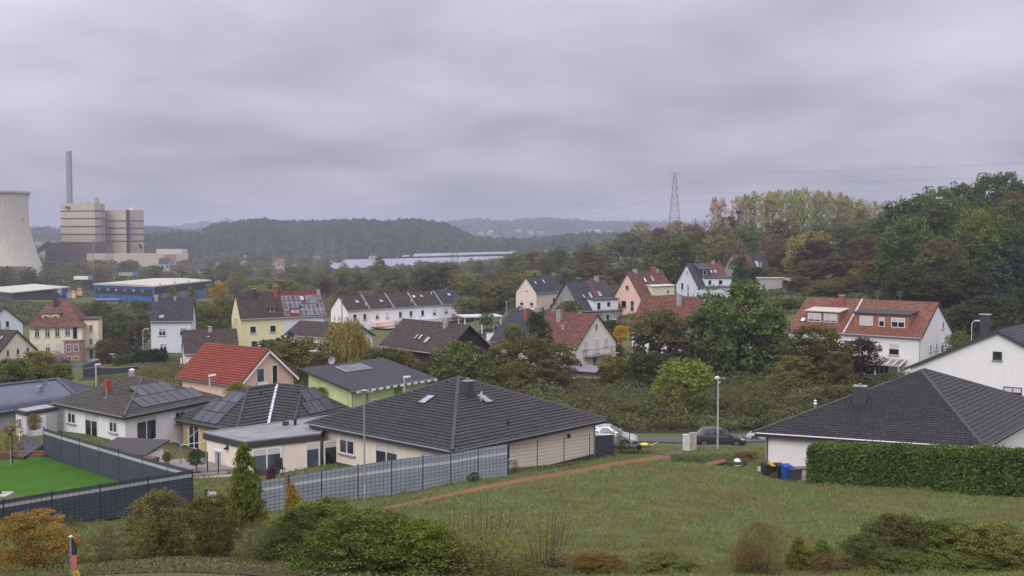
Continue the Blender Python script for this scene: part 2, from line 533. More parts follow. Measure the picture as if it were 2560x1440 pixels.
GROUND = groundmat('soil_and_grass', [(.3, (.12, .085, .052)), (.43, (.115, .11, .045)), (.56, (.085, .11, .04)), (.72, (.14, .125, .06))], .16, 2.2)
gr = link('ground', m, GROUND); gr['kind'] = 'structure'

def strip(name, pts, w, mat, lift, rag=0, n=6):
    """a ribbon laid along the terrain"""
    P = []
    for a, b in zip(pts, pts[1:]):
        for k in range(n): P.append(Vector(a[:2]).lerp(Vector(b[:2]), k / n))
    P.append(Vector(pts[-1][:2]))
    mb = MB(); row = []
    for i, p in enumerate(P):
        d = (P[min(i + 1, len(P) - 1)] - P[max(i - 1, 0)]).normalized()
        nrm = Vector((-d.y, d.x))
        ww = w(i / (len(P) - 1)) if callable(w) else w
        r = []
        for s in (-.5, -.17, .17, .5):
            q = p + nrm * (ww * s + (rag * R.uniform(-1, 1) if abs(s) == .5 else 0))
            r.append((q.x, q.y, g(q.x, q.y) + (lift if abs(s) < .5 or not rag else -.03)))
        row.append(r)
    for a, b in zip(row, row[1:]):
        for k in range(3): mb.poly([a[k], a[k + 1], b[k + 1], b[k]])
    return struct(name, mb, mat, smooth=True)
ASPH = groundmat('asphalt', [(.3, (.075, .073, .075)), (.6, (.115, .112, .112)), (.8, (.14, .135, .13))], .3, 5, .2)
REDDIRT = groundmat('red_gravel', [(.32, (.085, .07, .038)), (.42, (.19, .10, .056)), (.7, (.27, .135, .075))], 1.6, 7, .5)
_q = np.polyfit([900, 1010, 1120, 1240, 1400, 1560, 1700, 1810, 1930], [1284, 1261, 1240, 1217, 1187, 1154, 1133, 1121, 1110], 2)
pth = [hit(px, float(np.polyval(_q, px))) for px in range(890, 1700, 60)]
_d = np.polyfit([p.x for p in pth], [p.y for p in pth], 4)
pth = [Vector((p.x, float(np.polyval(_d, p.x)), 0)) for p in pth]
strip('dirt_path', pth, lambda t: 1.9 + .2 * t, REDDIRT, .035, .22, n=16)
fpth = [at(1660, 79.5), at(1720, 83.2), at(1790, 85.2), at(1860, 86.5)]
strip('footpath', [fpth[0]] + fpth[1:], 1.3, groundmat('worn_tarmac', [(.3, (.10, .085, .07)), (.6, (.15, .13, .115)), (.8, (.17, .145, .12))], .6, 5, .3), .05, .1, n=8)
strip('road', [at(1180, 99), at(1420, 92.5), at(1600, 89.5), at(1800, 89), at(2000, 92), at(2300, 100)], 4.4, ASPH, .06)
strip('side_road', [at(20, 205), at(150, 219), at(215, 228), at(330, 236), at(400, 250)], 7.5, ASPH, .08)
strip('lane', [at(1190, 178), at(1208, 205), at(1225, 240)], 6, ASPH, .08)

# ------------------------------------------------------------------ window and roof fittings (shared meshes)
def win_mesh(w, h, mull, bar):
    def f():
        b, mb = .085, MB()
        mb.box(-w / 2, -w / 2 + b, -.07, .0, 0, h).box(w / 2 - b, w / 2, -.07, 0, 0, h)
        mb.box(-w / 2 + b, w / 2 - b, -.07, 0, 0, b).box(-w / 2 + b, w / 2 - b, -.07, 0, h - b, h)
        for k in range(mull):
            x = -w / 2 + w * (k + 1) / (mull + 1)
            mb.box(x - .04, x + .04, -.068, -.002, b, h - b)
        if bar: mb.box(-w / 2 + b, w / 2 - b, -.066, -.004, h * bar - .03, h * bar + .03)
        return mb.mesh('window')
    return cached(('win', w, h, mull, bar), f)
def add_window(parent, M, w, h, shut=0.0, mull=0, bar=0, fm=None, sill=True, gm=None, sm=None):
    o = link('window', win_mesh(w, h, mull, bar), fm or FRAME, parent, M)
    link('pane', cached(('pane', w, h), lambda: MB().box(-w / 2 + .05, w / 2 - .05, -.035, .02, .05, h - .05).mesh('pane')), gm or GLASS, o)
    if shut: link('roller_shutter', cached(('shut', w, h, shut), lambda: MB().box(-w / 2 + .07, w / 2 - .07, -.058, -.036, h - .07 - (h - .15) * shut, h - .07).mesh('roller_shutter')), sm or SHUT, o)
    if sill: link('sill', cached(('sill', w), lambda: MB().box(-w / 2 - .07, w / 2 + .07, -.16, .0, -.09, -.005).mesh('sill')), SILL, o)
    return o

class House:
    def __init__(s, key, label, wall, roof, ov=.4, gov=.25, name='house', wallmat2=None, split=None, roof2=None, course=.36, tilemat=None, group=None, fascia=None, gutter=True):
        x, y, dr, yw, L, W, h, Hw = HS[key]
        s.L, s.W, s.h, s.Hw, s.ov, s.gov, s.yaw = L, W, h, Hw, ov, gov, yw
        s.t = thing(name, label, 'house', (x, y, CZ - dr - Hw), yw, group)
        s.sl = math.hypot(W / 2, h)
        s.cs, s.sn = W / 2 / s.sl, h / s.sl
        rise = h / (W / 2)
        z0, z1, za = -1.2, Hw + ov * rise - .10, Hw + h - .10
        def wallbox(a, b):
            mb = MB()
            lo, hi = [(a, ov), (b, ov), (b, W - ov), (a, W - ov)], None
            v = [(a, ov, z0), (b, ov, z0), (b, W - ov, z0), (a, W - ov, z0), (a, ov, z1), (b, ov, z1), (b, W - ov, z1), (a, W - ov, z1), (a, W / 2, za), (b, W / 2, za)]
            mb.poly([v[0], v[1], v[5], v[4]]).poly([v[2], v[3], v[7], v[6]]).poly([v[1], v[2], v[6], v[9], v[5]]).poly([v[3], v[0], v[4], v[8], v[7]])
            return mb
        sx = gov + (L - 2 * gov) * (split or 1)
        s.split = sx
        s.wall = part('wall', wallbox(gov, sx), wall, s.t)
        if split: part('wall', wallbox(sx, L - gov), wallmat2 or wall, s.t)
        def slope(a, b):
            mb = MB()
            n = max(3, round(s.sl / course))
            for side in (0, 1):
                def P(u, q, up):     # along ridge, up the slope, out of it
                    yy = q * s.cs - up * s.sn; zz = Hw + q * s.sn + up * s.cs
                    return (u, yy if side == 0 else W - yy, zz)
                def Q(*p):
                    mb.poly([P(*c) for c in (p if side == 0 else p[::-1])], [(c[0], c[1] + side * 40) for c in (p if side == 0 else p[::-1])])
                for k in range(n):
                    q0, q1 = s.sl * k / n, s.sl * (k + 1) / n
                    Q((a, q0, .075), (b, q0, .075), (b, q1, .02), (a, q1, .02))
                    Q((a, q0, .0 if k else -.1), (b, q0, .0 if k else -.1), (b, q0, .075), (a, q0, .075))
                    Q((a, q0, -.02), (a, q0, .075), (a, q1, .02), (a, q1, -.02)); Q((b, q0, .075), (b, q0, -.02), (b, q1, -.02), (b, q1, .02))
                Q((b, 0, -.10), (a, 0, -.10), (a, s.sl, -.10), (b, s.sl, -.10))
                Q((a, 0, -.10), (a, 0, -.02), (a, s.sl, -.02), (a, s.sl, -.10)); Q((b, 0, -.02), (b, 0, -.10), (b, s.sl, -.10), (b, s.sl, -.02))
            return mb
        def ridge(a, b):
            mb = MB()
            k = max(2, int((b - a) / .4))
            for i in range(k): mb.tube((a + (b - a) * i / k, W / 2, Hw + h - .02), (a + (b - a) * (i + 1) / k + .02, W / 2, Hw + h - .02), .13, .11, 6)
            return mb
        cut = sx if split and roof2 else L
        s.roof = part('roof', slope(0, cut), roof, s.t, uv=True)
        part('ridge_cap', ridge(0, cut), roof, s.roof)
        if cut < L:
            s.roof2 = part('roof', slope(cut + .01, L), roof2, s.t, uv=True)
            part('ridge_cap', ridge(cut, L), roof2, s.roof2)
        if fascia:
            for u in (-.03, L + .005):
                for side in (0, 1):
                    f = lambda q, up: (q * s.cs - up * s.sn if side == 0 else W - (q * s.cs - up * s.sn), Hw + q * s.sn + up * s.cs)
                    c = [f(-.02, -.2), f(s.sl, -.2), f(s.sl, .03), f(-.02, .03)]
                    part('bargeboard', MB().hexa([(u, *k) for k in c], [(u + .025, *k) for k in c]), fascia, s.t)
        if gutter:
            part('gutter', MB().tube((0, -.06, Hw - .02), (L, -.06, Hw - .02), .075, .075, 6), ZINC, s.t)
            part('downpipe', MB().tube((L - gov - .1, ov - .08, Hw), (L - gov - .1, ov - .08, 0), .05, .05, 5), ZINC, s.t)
    def fm(s, face, u, z):
        W, L = s.W, s.L
        if face == 'front': return T((s.gov + u, s.ov - .001, z))
        if face == 'right': return T((L - s.gov + .001, s.ov + u, z)) @ RZ(math.pi / 2)
        if face == 'left': return T((s.gov - .001, W - s.ov - u, z)) @ RZ(-math.pi / 2)
        return T((L - s.gov - u, W - s.ov + .001, z)) @ RZ(math.pi)
    def win(s, face, u, z, w=1.1, h=1.3, **k): return add_window(s.t, s.fm(face, u, z), w, h, **k)
    def sm(s, u, q, side=0):         # on the roof: x along the ridge, y up the slope, z out of it
        if side == 0: return frame((u, q * s.cs, s.Hw + q * s.sn), (1, 0, 0), (0, s.cs, s.sn), (0, -s.sn, s.cs))
        return frame((u, s.W - q * s.cs, s.Hw + q * s.sn), (-1, 0, 0), (0, -s.cs, s.sn), (0, s.sn, s.cs))
    def skylight(s, u, q, w=.78, h=1.1, side=0): return skylight(s.t, s.sm(u, q, side), w, h)
    def panels(s, u, q, nx, ny, w=1.0, h=1.65, mat=None, gap=.03, fr=None, name='solar_panel', side=0):
        for i in range(nx):
            for j in range(ny): solar(s.t, s.sm(u + i * (w + gap), q + j * (h + gap), side), w, h, mat, fr, name)
    def chimney(s, u, q=None, w=.55, h=1.3, mat=None, side=0, cap=True):
        q = s.sl if q is None else q
        y = q * s.cs; z = s.Hw + q * s.sn
        o = part('chimney', MB().box(u - w / 2, u + w / 2, y - w / 2, y + w / 2, z - .5, z + h), mat or BRICK, s.roof)
        if cap: part('chimney_cap', MB().box(u - w / 2 - .06, u + w / 2 + .06, y - w / 2 - .06, y + w / 2 + .06, z + h + .002, z + h + .09), CONC, s.roof)
        return o
    def aerial(s, u, q=None, h=2.2):
        q = s.sl if q is None else q
        y, z = q * s.cs, s.Hw + q * s.sn
        mb = MB().tube((u, y, z - .2), (u, y, z + h), .03, .03, 4)
        for k in range(4): mb.tube((u - .5, y, z + h - .1 - k * .22), (u + .5, y, z + h - .1 - k * .22), .018, .018, 4)
        return part('aerial', mb, ZINC, s.roof)
    def dormer(s, u0, u1, q0, hgt, wall, roof, wins=(), slope=.12, side=0, over=.25, run=None, name='dormer'):
        """flat-roofed box dormer standing on the front slope; wins: (u, z, w, h, shutter)"""
        y0, z0 = q0 * s.cs, s.Hw + q0 * s.sn
        zt = z0 + hgt
        rise = s.h / (s.W / 2)
        yb = min(s.W / 2, run or (hgt / max(.1, rise - slope) + y0 + .1))
        zb = zt + slope * (yb - y0)
        mb = MB()
        A = [(u0, y0, z0 - .25), (u1, y0, z0 - .25), (u1, yb, z0 - .25), (u0, yb, z0 - .25)]
        B = [(u0, y0, zt), (u1, y0, zt), (u1, yb, zb), (u0, yb, zb)]
        d = part(name, mb.hexa(A, B), wall, s.t)
        o = over
        lo = [(u0 - o, y0 - o, zt + .01 - slope * o), (u1 + o, y0 - o, zt + .01 - slope * o), (u1 + o, yb, zb + .01), (u0 - o, yb, zb + .01)]
        part('dormer_roof', MB().hexa(lo, [(a, b, c + .14) for a, b, c in lo]), roof, d)
        for (u, z, w, h, sh) in wins: add_window(s.t, T((u, y0 - .001, z0 + z)), w, h, shut=sh, mull=1 if w > 1.3 else 0, sill=False)
        return d

def skylight(parent, M, w=.78, h=1.1):
    o = link('skylight', cached(('skyf', w, h), lambda: MB().box(-w / 2, w / 2, 0, .07, .0, .19).box(-w / 2, w / 2, h - .07, h, 0, .19).box(-w / 2, -w / 2 + .07, .07, h - .07, 0, .19).box(w / 2 - .07, w / 2, .07, h - .07, 0, .19).mesh('skylight')), DFRAME, parent, M)
    link('pane', cached(('skyp', w, h), lambda: MB().box(-w / 2 + .06, w / 2 - .06, .06, h - .06, .02, .16).mesh('pane')), SKYGL, o)
    return o
def solar(parent, M, w, h, mat=None, fr=None, name='solar_panel'):
    o = link(name, cached(('pvf', w, h), lambda: MB().box(0, w, 0, .03, .10, .17).box(0, w, h - .03, h, .10, .17).box(0, .03, .03, h - .03, .10, .17).box(w - .03, w, .03, h - .03, .10, .17).mesh(name)), fr or BLACK, parent, M)
    link('cells', cached(('pvc', w, h), lambda: MB().box(.02, w - .02, .02, h - .02, .105, .163).mesh('cells')), mat or SOLAR, o)
    return o
def dish(parent, M, r=.42, mat=None):
    prof = [(.02, .0), (r * .5, .03), (r * .85, .1), (r, .15)]
    mb = MB().lathe(prof, 14)
    mb.f.pop(); mb.uv.pop()
    mb.tube((0, 0, 0), (0, -.25, .55), .015, .015, 4).box(-.05, .05, -.3, -.2, .52, .62)
    return part('satellite_dish', mb, mat or paint('dish_grey', (.42, .43, .45)), parent, M)

# ---- peach house, grey gable house, pink house, white house with dark dormer: the four up the slope
H = House('peach', 'peach plastered house with slate roof standing left of the grey-gabled house', PEACH, R_DBLUE, fascia=DFRAME)
for u in (1.75, 4.6): H.win('left', u, 1.2, 1.15, 1.5, shut=.55)
H.win('front', 2.9, 1.0, 1.2, 1.9, shut=1.0); H.win('front', 8.2, 1.0, 1.2, 1.9); H.win('front', 3, -1.0, 1.2, 1.3)
H.win('left', 3.2, 4.6, .7, .3, sill=False, gm=SILL, fm=SILL)
H.skylight(2.2, 2.6); H.skylight(6.4, 2.8); H.chimney(4.2, w=.6, h=.9, mat=DFRAME); H.aerial(5.0)

H = House('grey', 'grey slate-clad gable house with patched dark and red roof beside the peach house', ETERNIT, R_DBLUE, split=.52, roof2=R_REDB, wallmat2=GREYW, fascia=DFRAME)
H.win('left', 5.6, 4.6, 1.0, 1.0); H.win('left', 4.2, .6, 1.4, 1.5); H.win('left', 7.6, .6, 1.3, 1.5)
H.skylight(2.6, 3.6, .6, 1.2); H.skylight(4.6, 3.6, .8, 1.7); H.skylight(7.4, 4.0, 1.0, 1.6)
o = part('patch', MB().box(0, 4.2, 0, 4.6, .06, .12), R_DARK, H.roof2, H.sm(7.0, 3.9)); o['label'] = 'dark repaired area of the red roof'
H.dormer(3.0, 10.2, .05, 2.3, BLUEWHITE, R_DBLUE, [(4.6, .2, 1.1, 1.6, 0), (7.4, .7, 1.1, 1.5, .3)], .15)
H.win('front', 7.2, 1.1, 1.1, 1.3); H.chimney(8.8, mat=CONC, w=.8, h=1.0); H.chimney(3.9, w=.7, h=.6, mat=DFRAME); H.aerial(9.3, h=1.6)

H = House('pink', 'salmon pink house with weathered red roof and pale flat dormer', PINK, R_REDB, fascia=DFRAME)
H.win('left', 3.9, 5.0, .9, .9, fm=SILL); H.win('left', 2.9, .9, 1.3, 1.5, fm=DFRAME); H.win('left', 5.5, .2, 1.2, 2.4, bar=.5)
H.win('left', 7.2, -.6, .8, .5); dish(H.t, H.fm('left', 4.4, -.6) @ Matrix.Rotation(math.pi / 2, 4, 'X'), .5)
H.skylight(4.2, 4.2, .7, 1.3); H.skylight(6.8, 4.4, .8, 1.6); H.chimney(2.6, w=.8, h=.5, mat=CONC); H.chimney(8.6, w=.7, h=.9, mat=BRICK); H.chimney(9.7, w=.8, h=.4, mat=CONC)
H.dormer(3.8, 11.2, .5, 2.1, PALEYEL, paint('sheet_roof_pale', (.55, .56, .60)), [(9.0, .4, .8, .9, 0)], .1)

H = House('white', 'tall white gable house with slate dormer and half red roof below the wood', BLUEWHITE, R_DBLUE, split=.5, roof2=R_REDB, fascia=DFRAME)
H.win('left', 7.0, 6.2, .8, .8); H.win('left', 4.0, 2.0, 1.5, 1.8); H.win('left', 7.6, .2, 1.0, 1.4); H.win('left', 7.6, 2.0, 1.0, 1.4); H.win('left', 10.7, .6, .7, .8)
H.dormer(2.0, 4.6, 4.0, 1.7, DFRAME, R_DBLUE, [(3.3, .3, 1.0, 1.2, 0)], .35)
H.dormer(2.2, 9.2, .3, 1.9, BLUEWHITE, R_DBLUE, [(3.3, .2, .9, 1.3, 0), (6.2, .3, 1.1, 1.4, .2)], .1)
H.skylight(5.6, 5.1, .7, 1.2); H.skylight(6.8, 5.1, .8, 1.3); H.chimney(3.0, w=.9, h=.6, mat=DFRAME); H.chimney(7.4, w=.7, h=.6, mat=CONC); H.aerial(3.1, h=2)

# ---- house with the balcony gable
H = House('balcony', 'whitewashed house with tall gable, railed balcony and mottled red roof', BEIGE, R_DBLUE, split=.44, roof2=R_RED, wallmat2=paint('plaster_off_white', (.78, .74, .68), .07))
H.win('right', 5.2, 6.0, .45, .9, fm=CONC, sill=False)
H.win('right', 2.3, 3.3, 1.2, 1.3, shut=1.0, sm=SHUT); H.win('right', 5.3, 2.45, 1.1, 2.2, shut=1.0); H.win('right', 7.8, 3.3, 1.2, 1.3, shut=1.0)
b = part('balcony', MB().prism([(0, 0), (7.6, 0), (7.6, 1.5), (2.6, 1.1), (1.0, 1.1), (0, .5)], -.14, 0), CONC, H.t, T((H.L - H.gov + .01, 2.2, 2.3)) @ Matrix(((0, 1, 0, 0), (1, 0, 0, 0), (0, 0, 1, 0), (0, 0, 0, 1))))
mb = MB(); pts = [(0, .05), (0, .5), (1.0, 1.05), (2.6, 1.05), (7.55, 1.45), (7.55, .05)]
for a, c in zip(pts, pts[1:]):
    mb.tube((*a, .95), (*c, .95), .03, .03, 4).tube((*a, .12), (*c, .12), .02, .02, 4)
    k = max(1, int((Vector(c) - Vector(a)).length / .5))
    for i in range(k + 1):
        q = Vector(a).lerp(Vector(c), i / k); mb.tube((*q, 0), (*q, .95), .016 if i % k else .03, None, 4)
part('railing', mb, DFRAME, b)
H.win('right', 4.7, .0, 1.0, 1.9, sill=False, bar=.5)
H.win('front', 1.4, 1.4, 1.5, 1.4, shut=.4); H.chimney(6.6, 5.6, .8, 1.8, CONC); H.chimney(10.6, 5.7, .7, 1.5, CONC); H.chimney(4.2, 5.6, .6, 1.6, BRICK); H.aerial(.6, 6.3, 2.8)
H.chimney(12.4, 3.9, .5, .5, CONC)

H = House('red', 'white house with broad moss-stained red roof behind the dark trees', WHITE, R_RED, split=.62, roof2=R_REDB, gov=.35)
for u in (3.6, 7.2, 12): H.win('front', u, 1.6, 1.2, 1.4)
H.chimney(7.2, 7.0, .8, 1.7, CONC); H.chimney(3.0, 4.4, .35, .6, ZINC); H.skylight(14.0, 6.4, 1.0, 2.0); H.skylight(12.6, 4.4, .6, .8)
part('parapet', MB().hexa(*[[(H.split - .12 + d, q * H.cs - up * H.sn, H.Hw + q * H.sn + up * H.cs) for d, q in ((0, 0), (.24, 0), (.24, H.sl), (0, H.sl))] for up in (.05, .28)]), CONC, H.roof)

# ---- semi with the two wide dormers
H = House('semi', 'white semi-detached house with orange tiled roof and two wide box dormers', WHITE, R_ORANGE, split=.44, roof2=R_ORANGE, gov=.2, fascia=DFRAME)
H.dormer(2.3, 7.2, 2.1, 1.75, paint('dormer_wall_orange', (.34, .14, .09)), paint('dormer_roof_buff', (.50, .46, .38)), [(3.55, .25, 2.0, 1.25, .8), (6.0, .25, 2.0, 1.25, .85)], .1)
H.dormer(9.6, 17.3, 1.75, 2.0, paint('dormer_wall_orange', (.34, .14, .09)), paint('dormer_roof_bitumen', (.05, .055, .05)), [(11.4, .3, 1.9, 1.35, 1.0), (13.6, .25, .85, 1.3, .4), (15.9, .25, 1.9, 1.35, .45)], .08)
part('parapet', MB().hexa(*[[(H.split - .1 + d, q * H.cs - up * H.sn, H.Hw + q * H.sn + up * H.cs) for d, q in ((0, 0), (.2, 0), (.2, H.sl), (0, H.sl))] for up in (.05, .2)]), paint('parapet_pale', (.6, .55, .5)), H.roof)
H.chimney(6.0, 7.1, .8, 1.3, BRICK); H.aerial(10.9, h=1.5); H.aerial(14.2, 8.2, 1.7); H.skylight(1.6, 2.2, .8, 1.0)
H.win('front', 12.2, 2.85, .75, 1.7, shut=.0, fm=DFRAME); H.win('front', 15.6, 2.8, 1.5, 1.7, shut=.5); H.win('front', 9.2, 2.7, 1.5, 1.8, bar=.5)
for u, z, w, h in ((4.0, 3.2, .7, 1.0), (6.6, 3.2, .7, 1.0), (9.1, 2.6, 1.2, 1.6), (12.3, 3.1, 1.0, 1.5), (9.3, 6.1, .9, 1.2)): H.win('right', u, z, w, h, shut=.35 if w > .8 else 0)
c = part('canopy', MB().hexa([(10.8, -2.6, 1.55), (17.6, -2.6, 1.55), (17.6, .38, 2.25), (10.8, .38, 2.25)], [(10.8, -2.6, 1.62), (17.6, -2.6, 1.62), (17.6, .38, 2.32), (10.8, .38, 2.32)]), glass('canopy_glass', (.25, .23, .22), .2), H.t)
for k in range(8):
    u = 10.8 + 6.72 * k / 7
    part('rafter', MB().hexa([(u, -2.62, 1.63), (u + .09, -2.62, 1.63), (u + .09, .38, 2.33), (u, .38, 2.33)], [(u, -2.62, 1.72), (u + .09, -2.62, 1.72), (u + .09, .38, 2.42), (u, .38, 2.42)]), FRAME, c)
for u in (10.9, 14.2, 17.4): part('canopy_post', MB().box(u, u + .1, -2.55, -2.45, -1, 1.55), FRAME, c)
H.win('front', 13.6, -.35, 2.6, 2.1, mull=3, sill=False); H.win('front', 10.2, -.35, 1.6, 2.1, mull=1, sill=False)

# ---- white terrace of row houses
H = House('row', 'long white terrace of row houses under one brown roof with party walls', WHITE, R_BROWN, ov=.25, split=.79, roof2=R_DBLUE)
for k, u in enumerate((6.4, 13.6, 20.5, 29.0)):
    part('parapet', MB().hexa(*[[(u + d, q * H.cs - up * H.sn, H.Hw + q * H.sn + up * H.cs) for d, q in ((0, 0), (.22, 0), (.22, H.sl), (0, H.sl))] for up in (.05, .25)]), CONC, H.roof)
for u, q in ((4.2, 2.2), (11.2, 2.0), (21.8, 2.9), (24.3, 2.9), (33.4, 2.9)): H.skylight(u, q, 1.1, .95)
for i, u in enumerate((2.0, 4.9, 8.6, 11.6, 15.6, 18.9, 22.6, 26.4, 30.4, 34.3)): H.win('front', u, 2.6 if i < 8 else 2.8, 1.05, 1.5, shut=(0, 0, .5, .9, 0, 0, 0, .6, .7, .9)[i], sill=True)
for u, q in ((6.0, 1.2), (20.0, 1.6), (20.6, 3.6), (27.9, 3.8)): part('vent_pipe', MB().tube((u, q * H.cs, H.Hw + q * H.sn - .1), (u, q * H.cs, H.Hw + q * H.sn + .7), .09, .09, 6), WHITE, H.roof)
for i, (a, b_, mt) in enumerate(((7.0, 12.6, PINK), (13.6, 20.0, GREYW), (20.4, 27.6, BLUEWHITE), (29.0, 36.2, paint('plaster_mauve', (.55, .50, .56))))):
    part('balcony', MB().box(a, b_, -1.6, .22, .9, 1.95), mt, H.t)
part('canopy', MB().box(8.0, 13.8, -4.2, -1.65, .62, .74), SKYGL, H.t); part('canopy', MB().box(15.0, 26.5, -3.2, -1.65, .5, .64), R_DARK, H.t)
part('chimney', MB().tube((.15, 2.4, 1), (.15, 2.4, H.Hw + 2.6), .16, .16, 8), CONC, H.t)

# ---- yellow and lilac-white semi with the solar roof
H = House('yellow', 'pale yellow and white semi-detached house, its red half roofed with solar panels', YELLOW, R_BROWN, split=.5, roof2=R_CRIMSON, wallmat2=BLUEWHITE, gov=.2)
for u in (2.6, 6.9): H.win('front', u, 3.4, 1.35, 1.5)
H.win('front', 2.8, .5, 1.35, 1.5, shut=.15); H.win('front', 6.9, .5, 1.35, 1.5)
H.win('front', 12.3, 3.5, 1.3, 1.5); H.win('front', 12.6, .5, 1.5, 1.5, shut=.4)
for u in (2.2, 3.6): H.win('left', u, 5.3, .6, 1.2)
H.dormer(6.3, 7.9, 1.4, 1.0, DFRAME, R_BROWN, [(7.1, .05, 1.0, .9, 0)], .2)
H.chimney(3.9, 5.2, .75, 1.7, DFRAME); H.chimney(8.6, 5.5, .75, 1.9, BRICK); H.chimney(18.4, 5.6, .6, .8, CONC)
dish(H.roof, H.sm(1.0, 5.2) @ Matrix.Rotation(1.2, 4, 'X'), .5)
D = H.roof; H.roof = H.roof2
ST = paint('panel_frame_silver', (.55, .56, .58), .05, 2, .4)
H.panels(9.8, 3.5, 4, 1, 1.0, 1.6, SOLARG, .05, ST); H.panels(9.8, 1.9, 4, 1, 1.0, 1.55, SOLARG, .05, ST); H.panels(9.8, .3, 1, 1, 1.0, 1.55, SOLARG, .05, ST)
H.panels(13.0, .3, 6, 1, .95, 1.3, SOLARG, .04, ST); H.panels(13.0, 1.65, 6, 1, .95, 1.3, SOLARG, .04, ST); H.panels(17.9, 3.05, 1, 2, .9, 1.3, SOLARG, .05, ST)
H.panels(15.2, 3.25, 2, 1, 1.15, 1.9, glass('collector_glass', (.15, .16, .17), .3), .03, ST, 'solar_collector'); H.skylight(14.3, 3.9, 1.0, 1.2)
H.roof = D
H.dormer(11.3, 12.9, 1.0, .9, FRAME, R_CRIMSON, [(12.1, .05, 1.1, .8, .8)], .2)

H = House('lilac', 'plain white two-storey house with steep dark roof beside the clipped hedge', BLUEWHITE, R_DBLUE, gov=.15, fascia=DFRAME)
for u, z in ((2.05, 3.3), (5.9, 3.3), (2.2, .35), (6.1, .35)): H.win('front', u, z, 1.35, 1.45, shut=.5, mull=1, sm=paint('shutter_grey', (.36, .36, .37)))
H.skylight(2.1, .75, 1.0, .9); H.chimney(.8, 5.6, .7, .8, CONC); H.aerial(4.4, 5.3, 1.2); H.chimney(4.3, 5.5, .45, .6, CONC)
for u, z in ((2.8, 5.6), (2.8, 3.2)): H.win('right', u, z, .9, 1.3)

H = House('brown', 'low house with brown clay roof squeezed between white house and red roof', BEIGE, R_BROWN, gov=.2)
H.win('left', 3.2, .6, 1.1, 1.3); H.chimney(4.8, 5.8, .7, .7, CONC); H.skylight(4.4, 4.0, .5, .4); H.win('front', 2.0, .5, 1.2, 1.2)
part('carport_post', MB().box(-.6, -.35, -.2, .05, -1, 2.4), FRAME, H.t); part('carport_post', MB().box(.5, .75, -.2, .05, -1, 2.4), FRAME, H.t)

H = House('hidden', 'low white bungalow with dark roof half hidden behind the yellow willow', WHITE, R_BROWN, gov=.5, fascia=DFRAME)
H.win('right', 2.6, .9, .9, 1.4, shut=.6); H.win('right', 4.6, .7, .9, 1.5, shut=.5); H.win('front', 2.4, .5, 1.6, 1.3)

H = House('longroof', 'house with very large dark brown roof and dark boarded gable', paint('boards_dark', (.035, .03, .028), .2), R_BROWN, gov=.5, ov=.6)
H.skylight(7.2, 2.2, .5, 1.1); H.skylight(8.2, 2.2, .5, 1.1); H.skylight(10.2, 1.7, .9, 1.3); H.aerial(5.6, 5.0, 1.6); H.aerial(11.2, 5.6, 2.6); H.chimney(11.6, 5.4, .6, .6, CONC)
for z in (1.7, 2.05, 2.4): part('shutter_slat', MB().box(-.45, .45, -.05, 0, 0, .22), FRAME, H.t, H.fm('right', 5.4, z))
H.win('right', 1.8, 1.0, .9, 1.1, shut=1.0)

# ---- two houses at the left edge and the villa
H = House('left', 'white gabled house with dark roof cut by the left edge of the view', BLUEWHITE, R_DARK, fascia=DFRAME)
for u in (2.4, 4.0): H.win('right', u, 5.2, .8, 1.3)
for u in (2.0, 4.4): H.win('right', u, 1.6, 1.0, 1.4)
H = House('porch', 'small cream house with brown roof and lean-to porch at the left edge', PALEYEL, R_BROWN, fascia=DFRAME)
for u in (2.2, 4.4, 6.6): H.win('right', u, 3.0, .75, 1.5, shut=.35)
H.skylight(6.2, 3.6, .6, 1.0)
part('porch_roof', MB().hexa([(7.9, .5, 2.0), (10.2, .2, 1.0), (10.2, 8.8, 1.0), (7.9, 8.6, 2.0)], [(7.9, .5, 2.2), (10.2, .2, 1.2), (10.2, 8.8, 1.2), (7.9, 8.6, 2.2)]), R_BROWN, H.t, uv=True)
part('porch_wall', MB().box(8.0, 9.8, .6, 8.3, -1.2, .99), PALEYEL, H.t)
add_window(H.t, T((9.81, 2.0, -.9)) @ RZ(math.pi / 2), 1.6, 1.4, mull=2)

H = House('far', 'distant house with half red, half slate roof under the orange tree', paint('plaster_dull', (.28, .26, .25)), R_REDB, split=.5, roof2=R_DBLUE)
H.chimney(7.0, w=.9, h=1.1, mat=DFRAME); H.aerial(9.5, h=1.2)
H.dormer(13.0, 16.0, 1.6, 2.0, WHITE, R_DBLUE, [(14.5, .3, 1.4, 1.4, 0)], .2)
H.win('front', 15.4, .6, 1.2, 1.4)

# ---- white gable house behind the right bungalow
H = House('gable', 'large white-gabled house with dark tiles behind the bungalow at the right edge', WHITE, R_DBLUE, gov=.3, ov=.5, fascia=DFRAME)
for u, w in ((6.0, 1.6), (9.4, 1.6)): H.win('left', u, 1.7, w, 1.5, mull=1, fm=DFRAME, shut=.3)
H.win('left', 13.4, .7, 1.5, 2.5, fm=DFRAME, shut=1.0, sm=DFRAME, sill=False); H.win('left', 8.0, 5.6, .8, .8, fm=DFRAME)
q = H.sl * .80
part('chimney', MB().box(2.0, 2.7, H.W - q * H.cs - .4, H.W - q * H.cs + .4, H.Hw + q * H.sn - .6, H.Hw + q * H.sn + 2.0), ANTH, H.roof)
part('chimney_cap', MB().box(1.9, 2.8, H.W - q * H.cs - .5, H.W - q * H.cs + .5, H.Hw + q * H.sn + 2.12, H.Hw + q * H.sn + 2.2), CONC, H.roof)

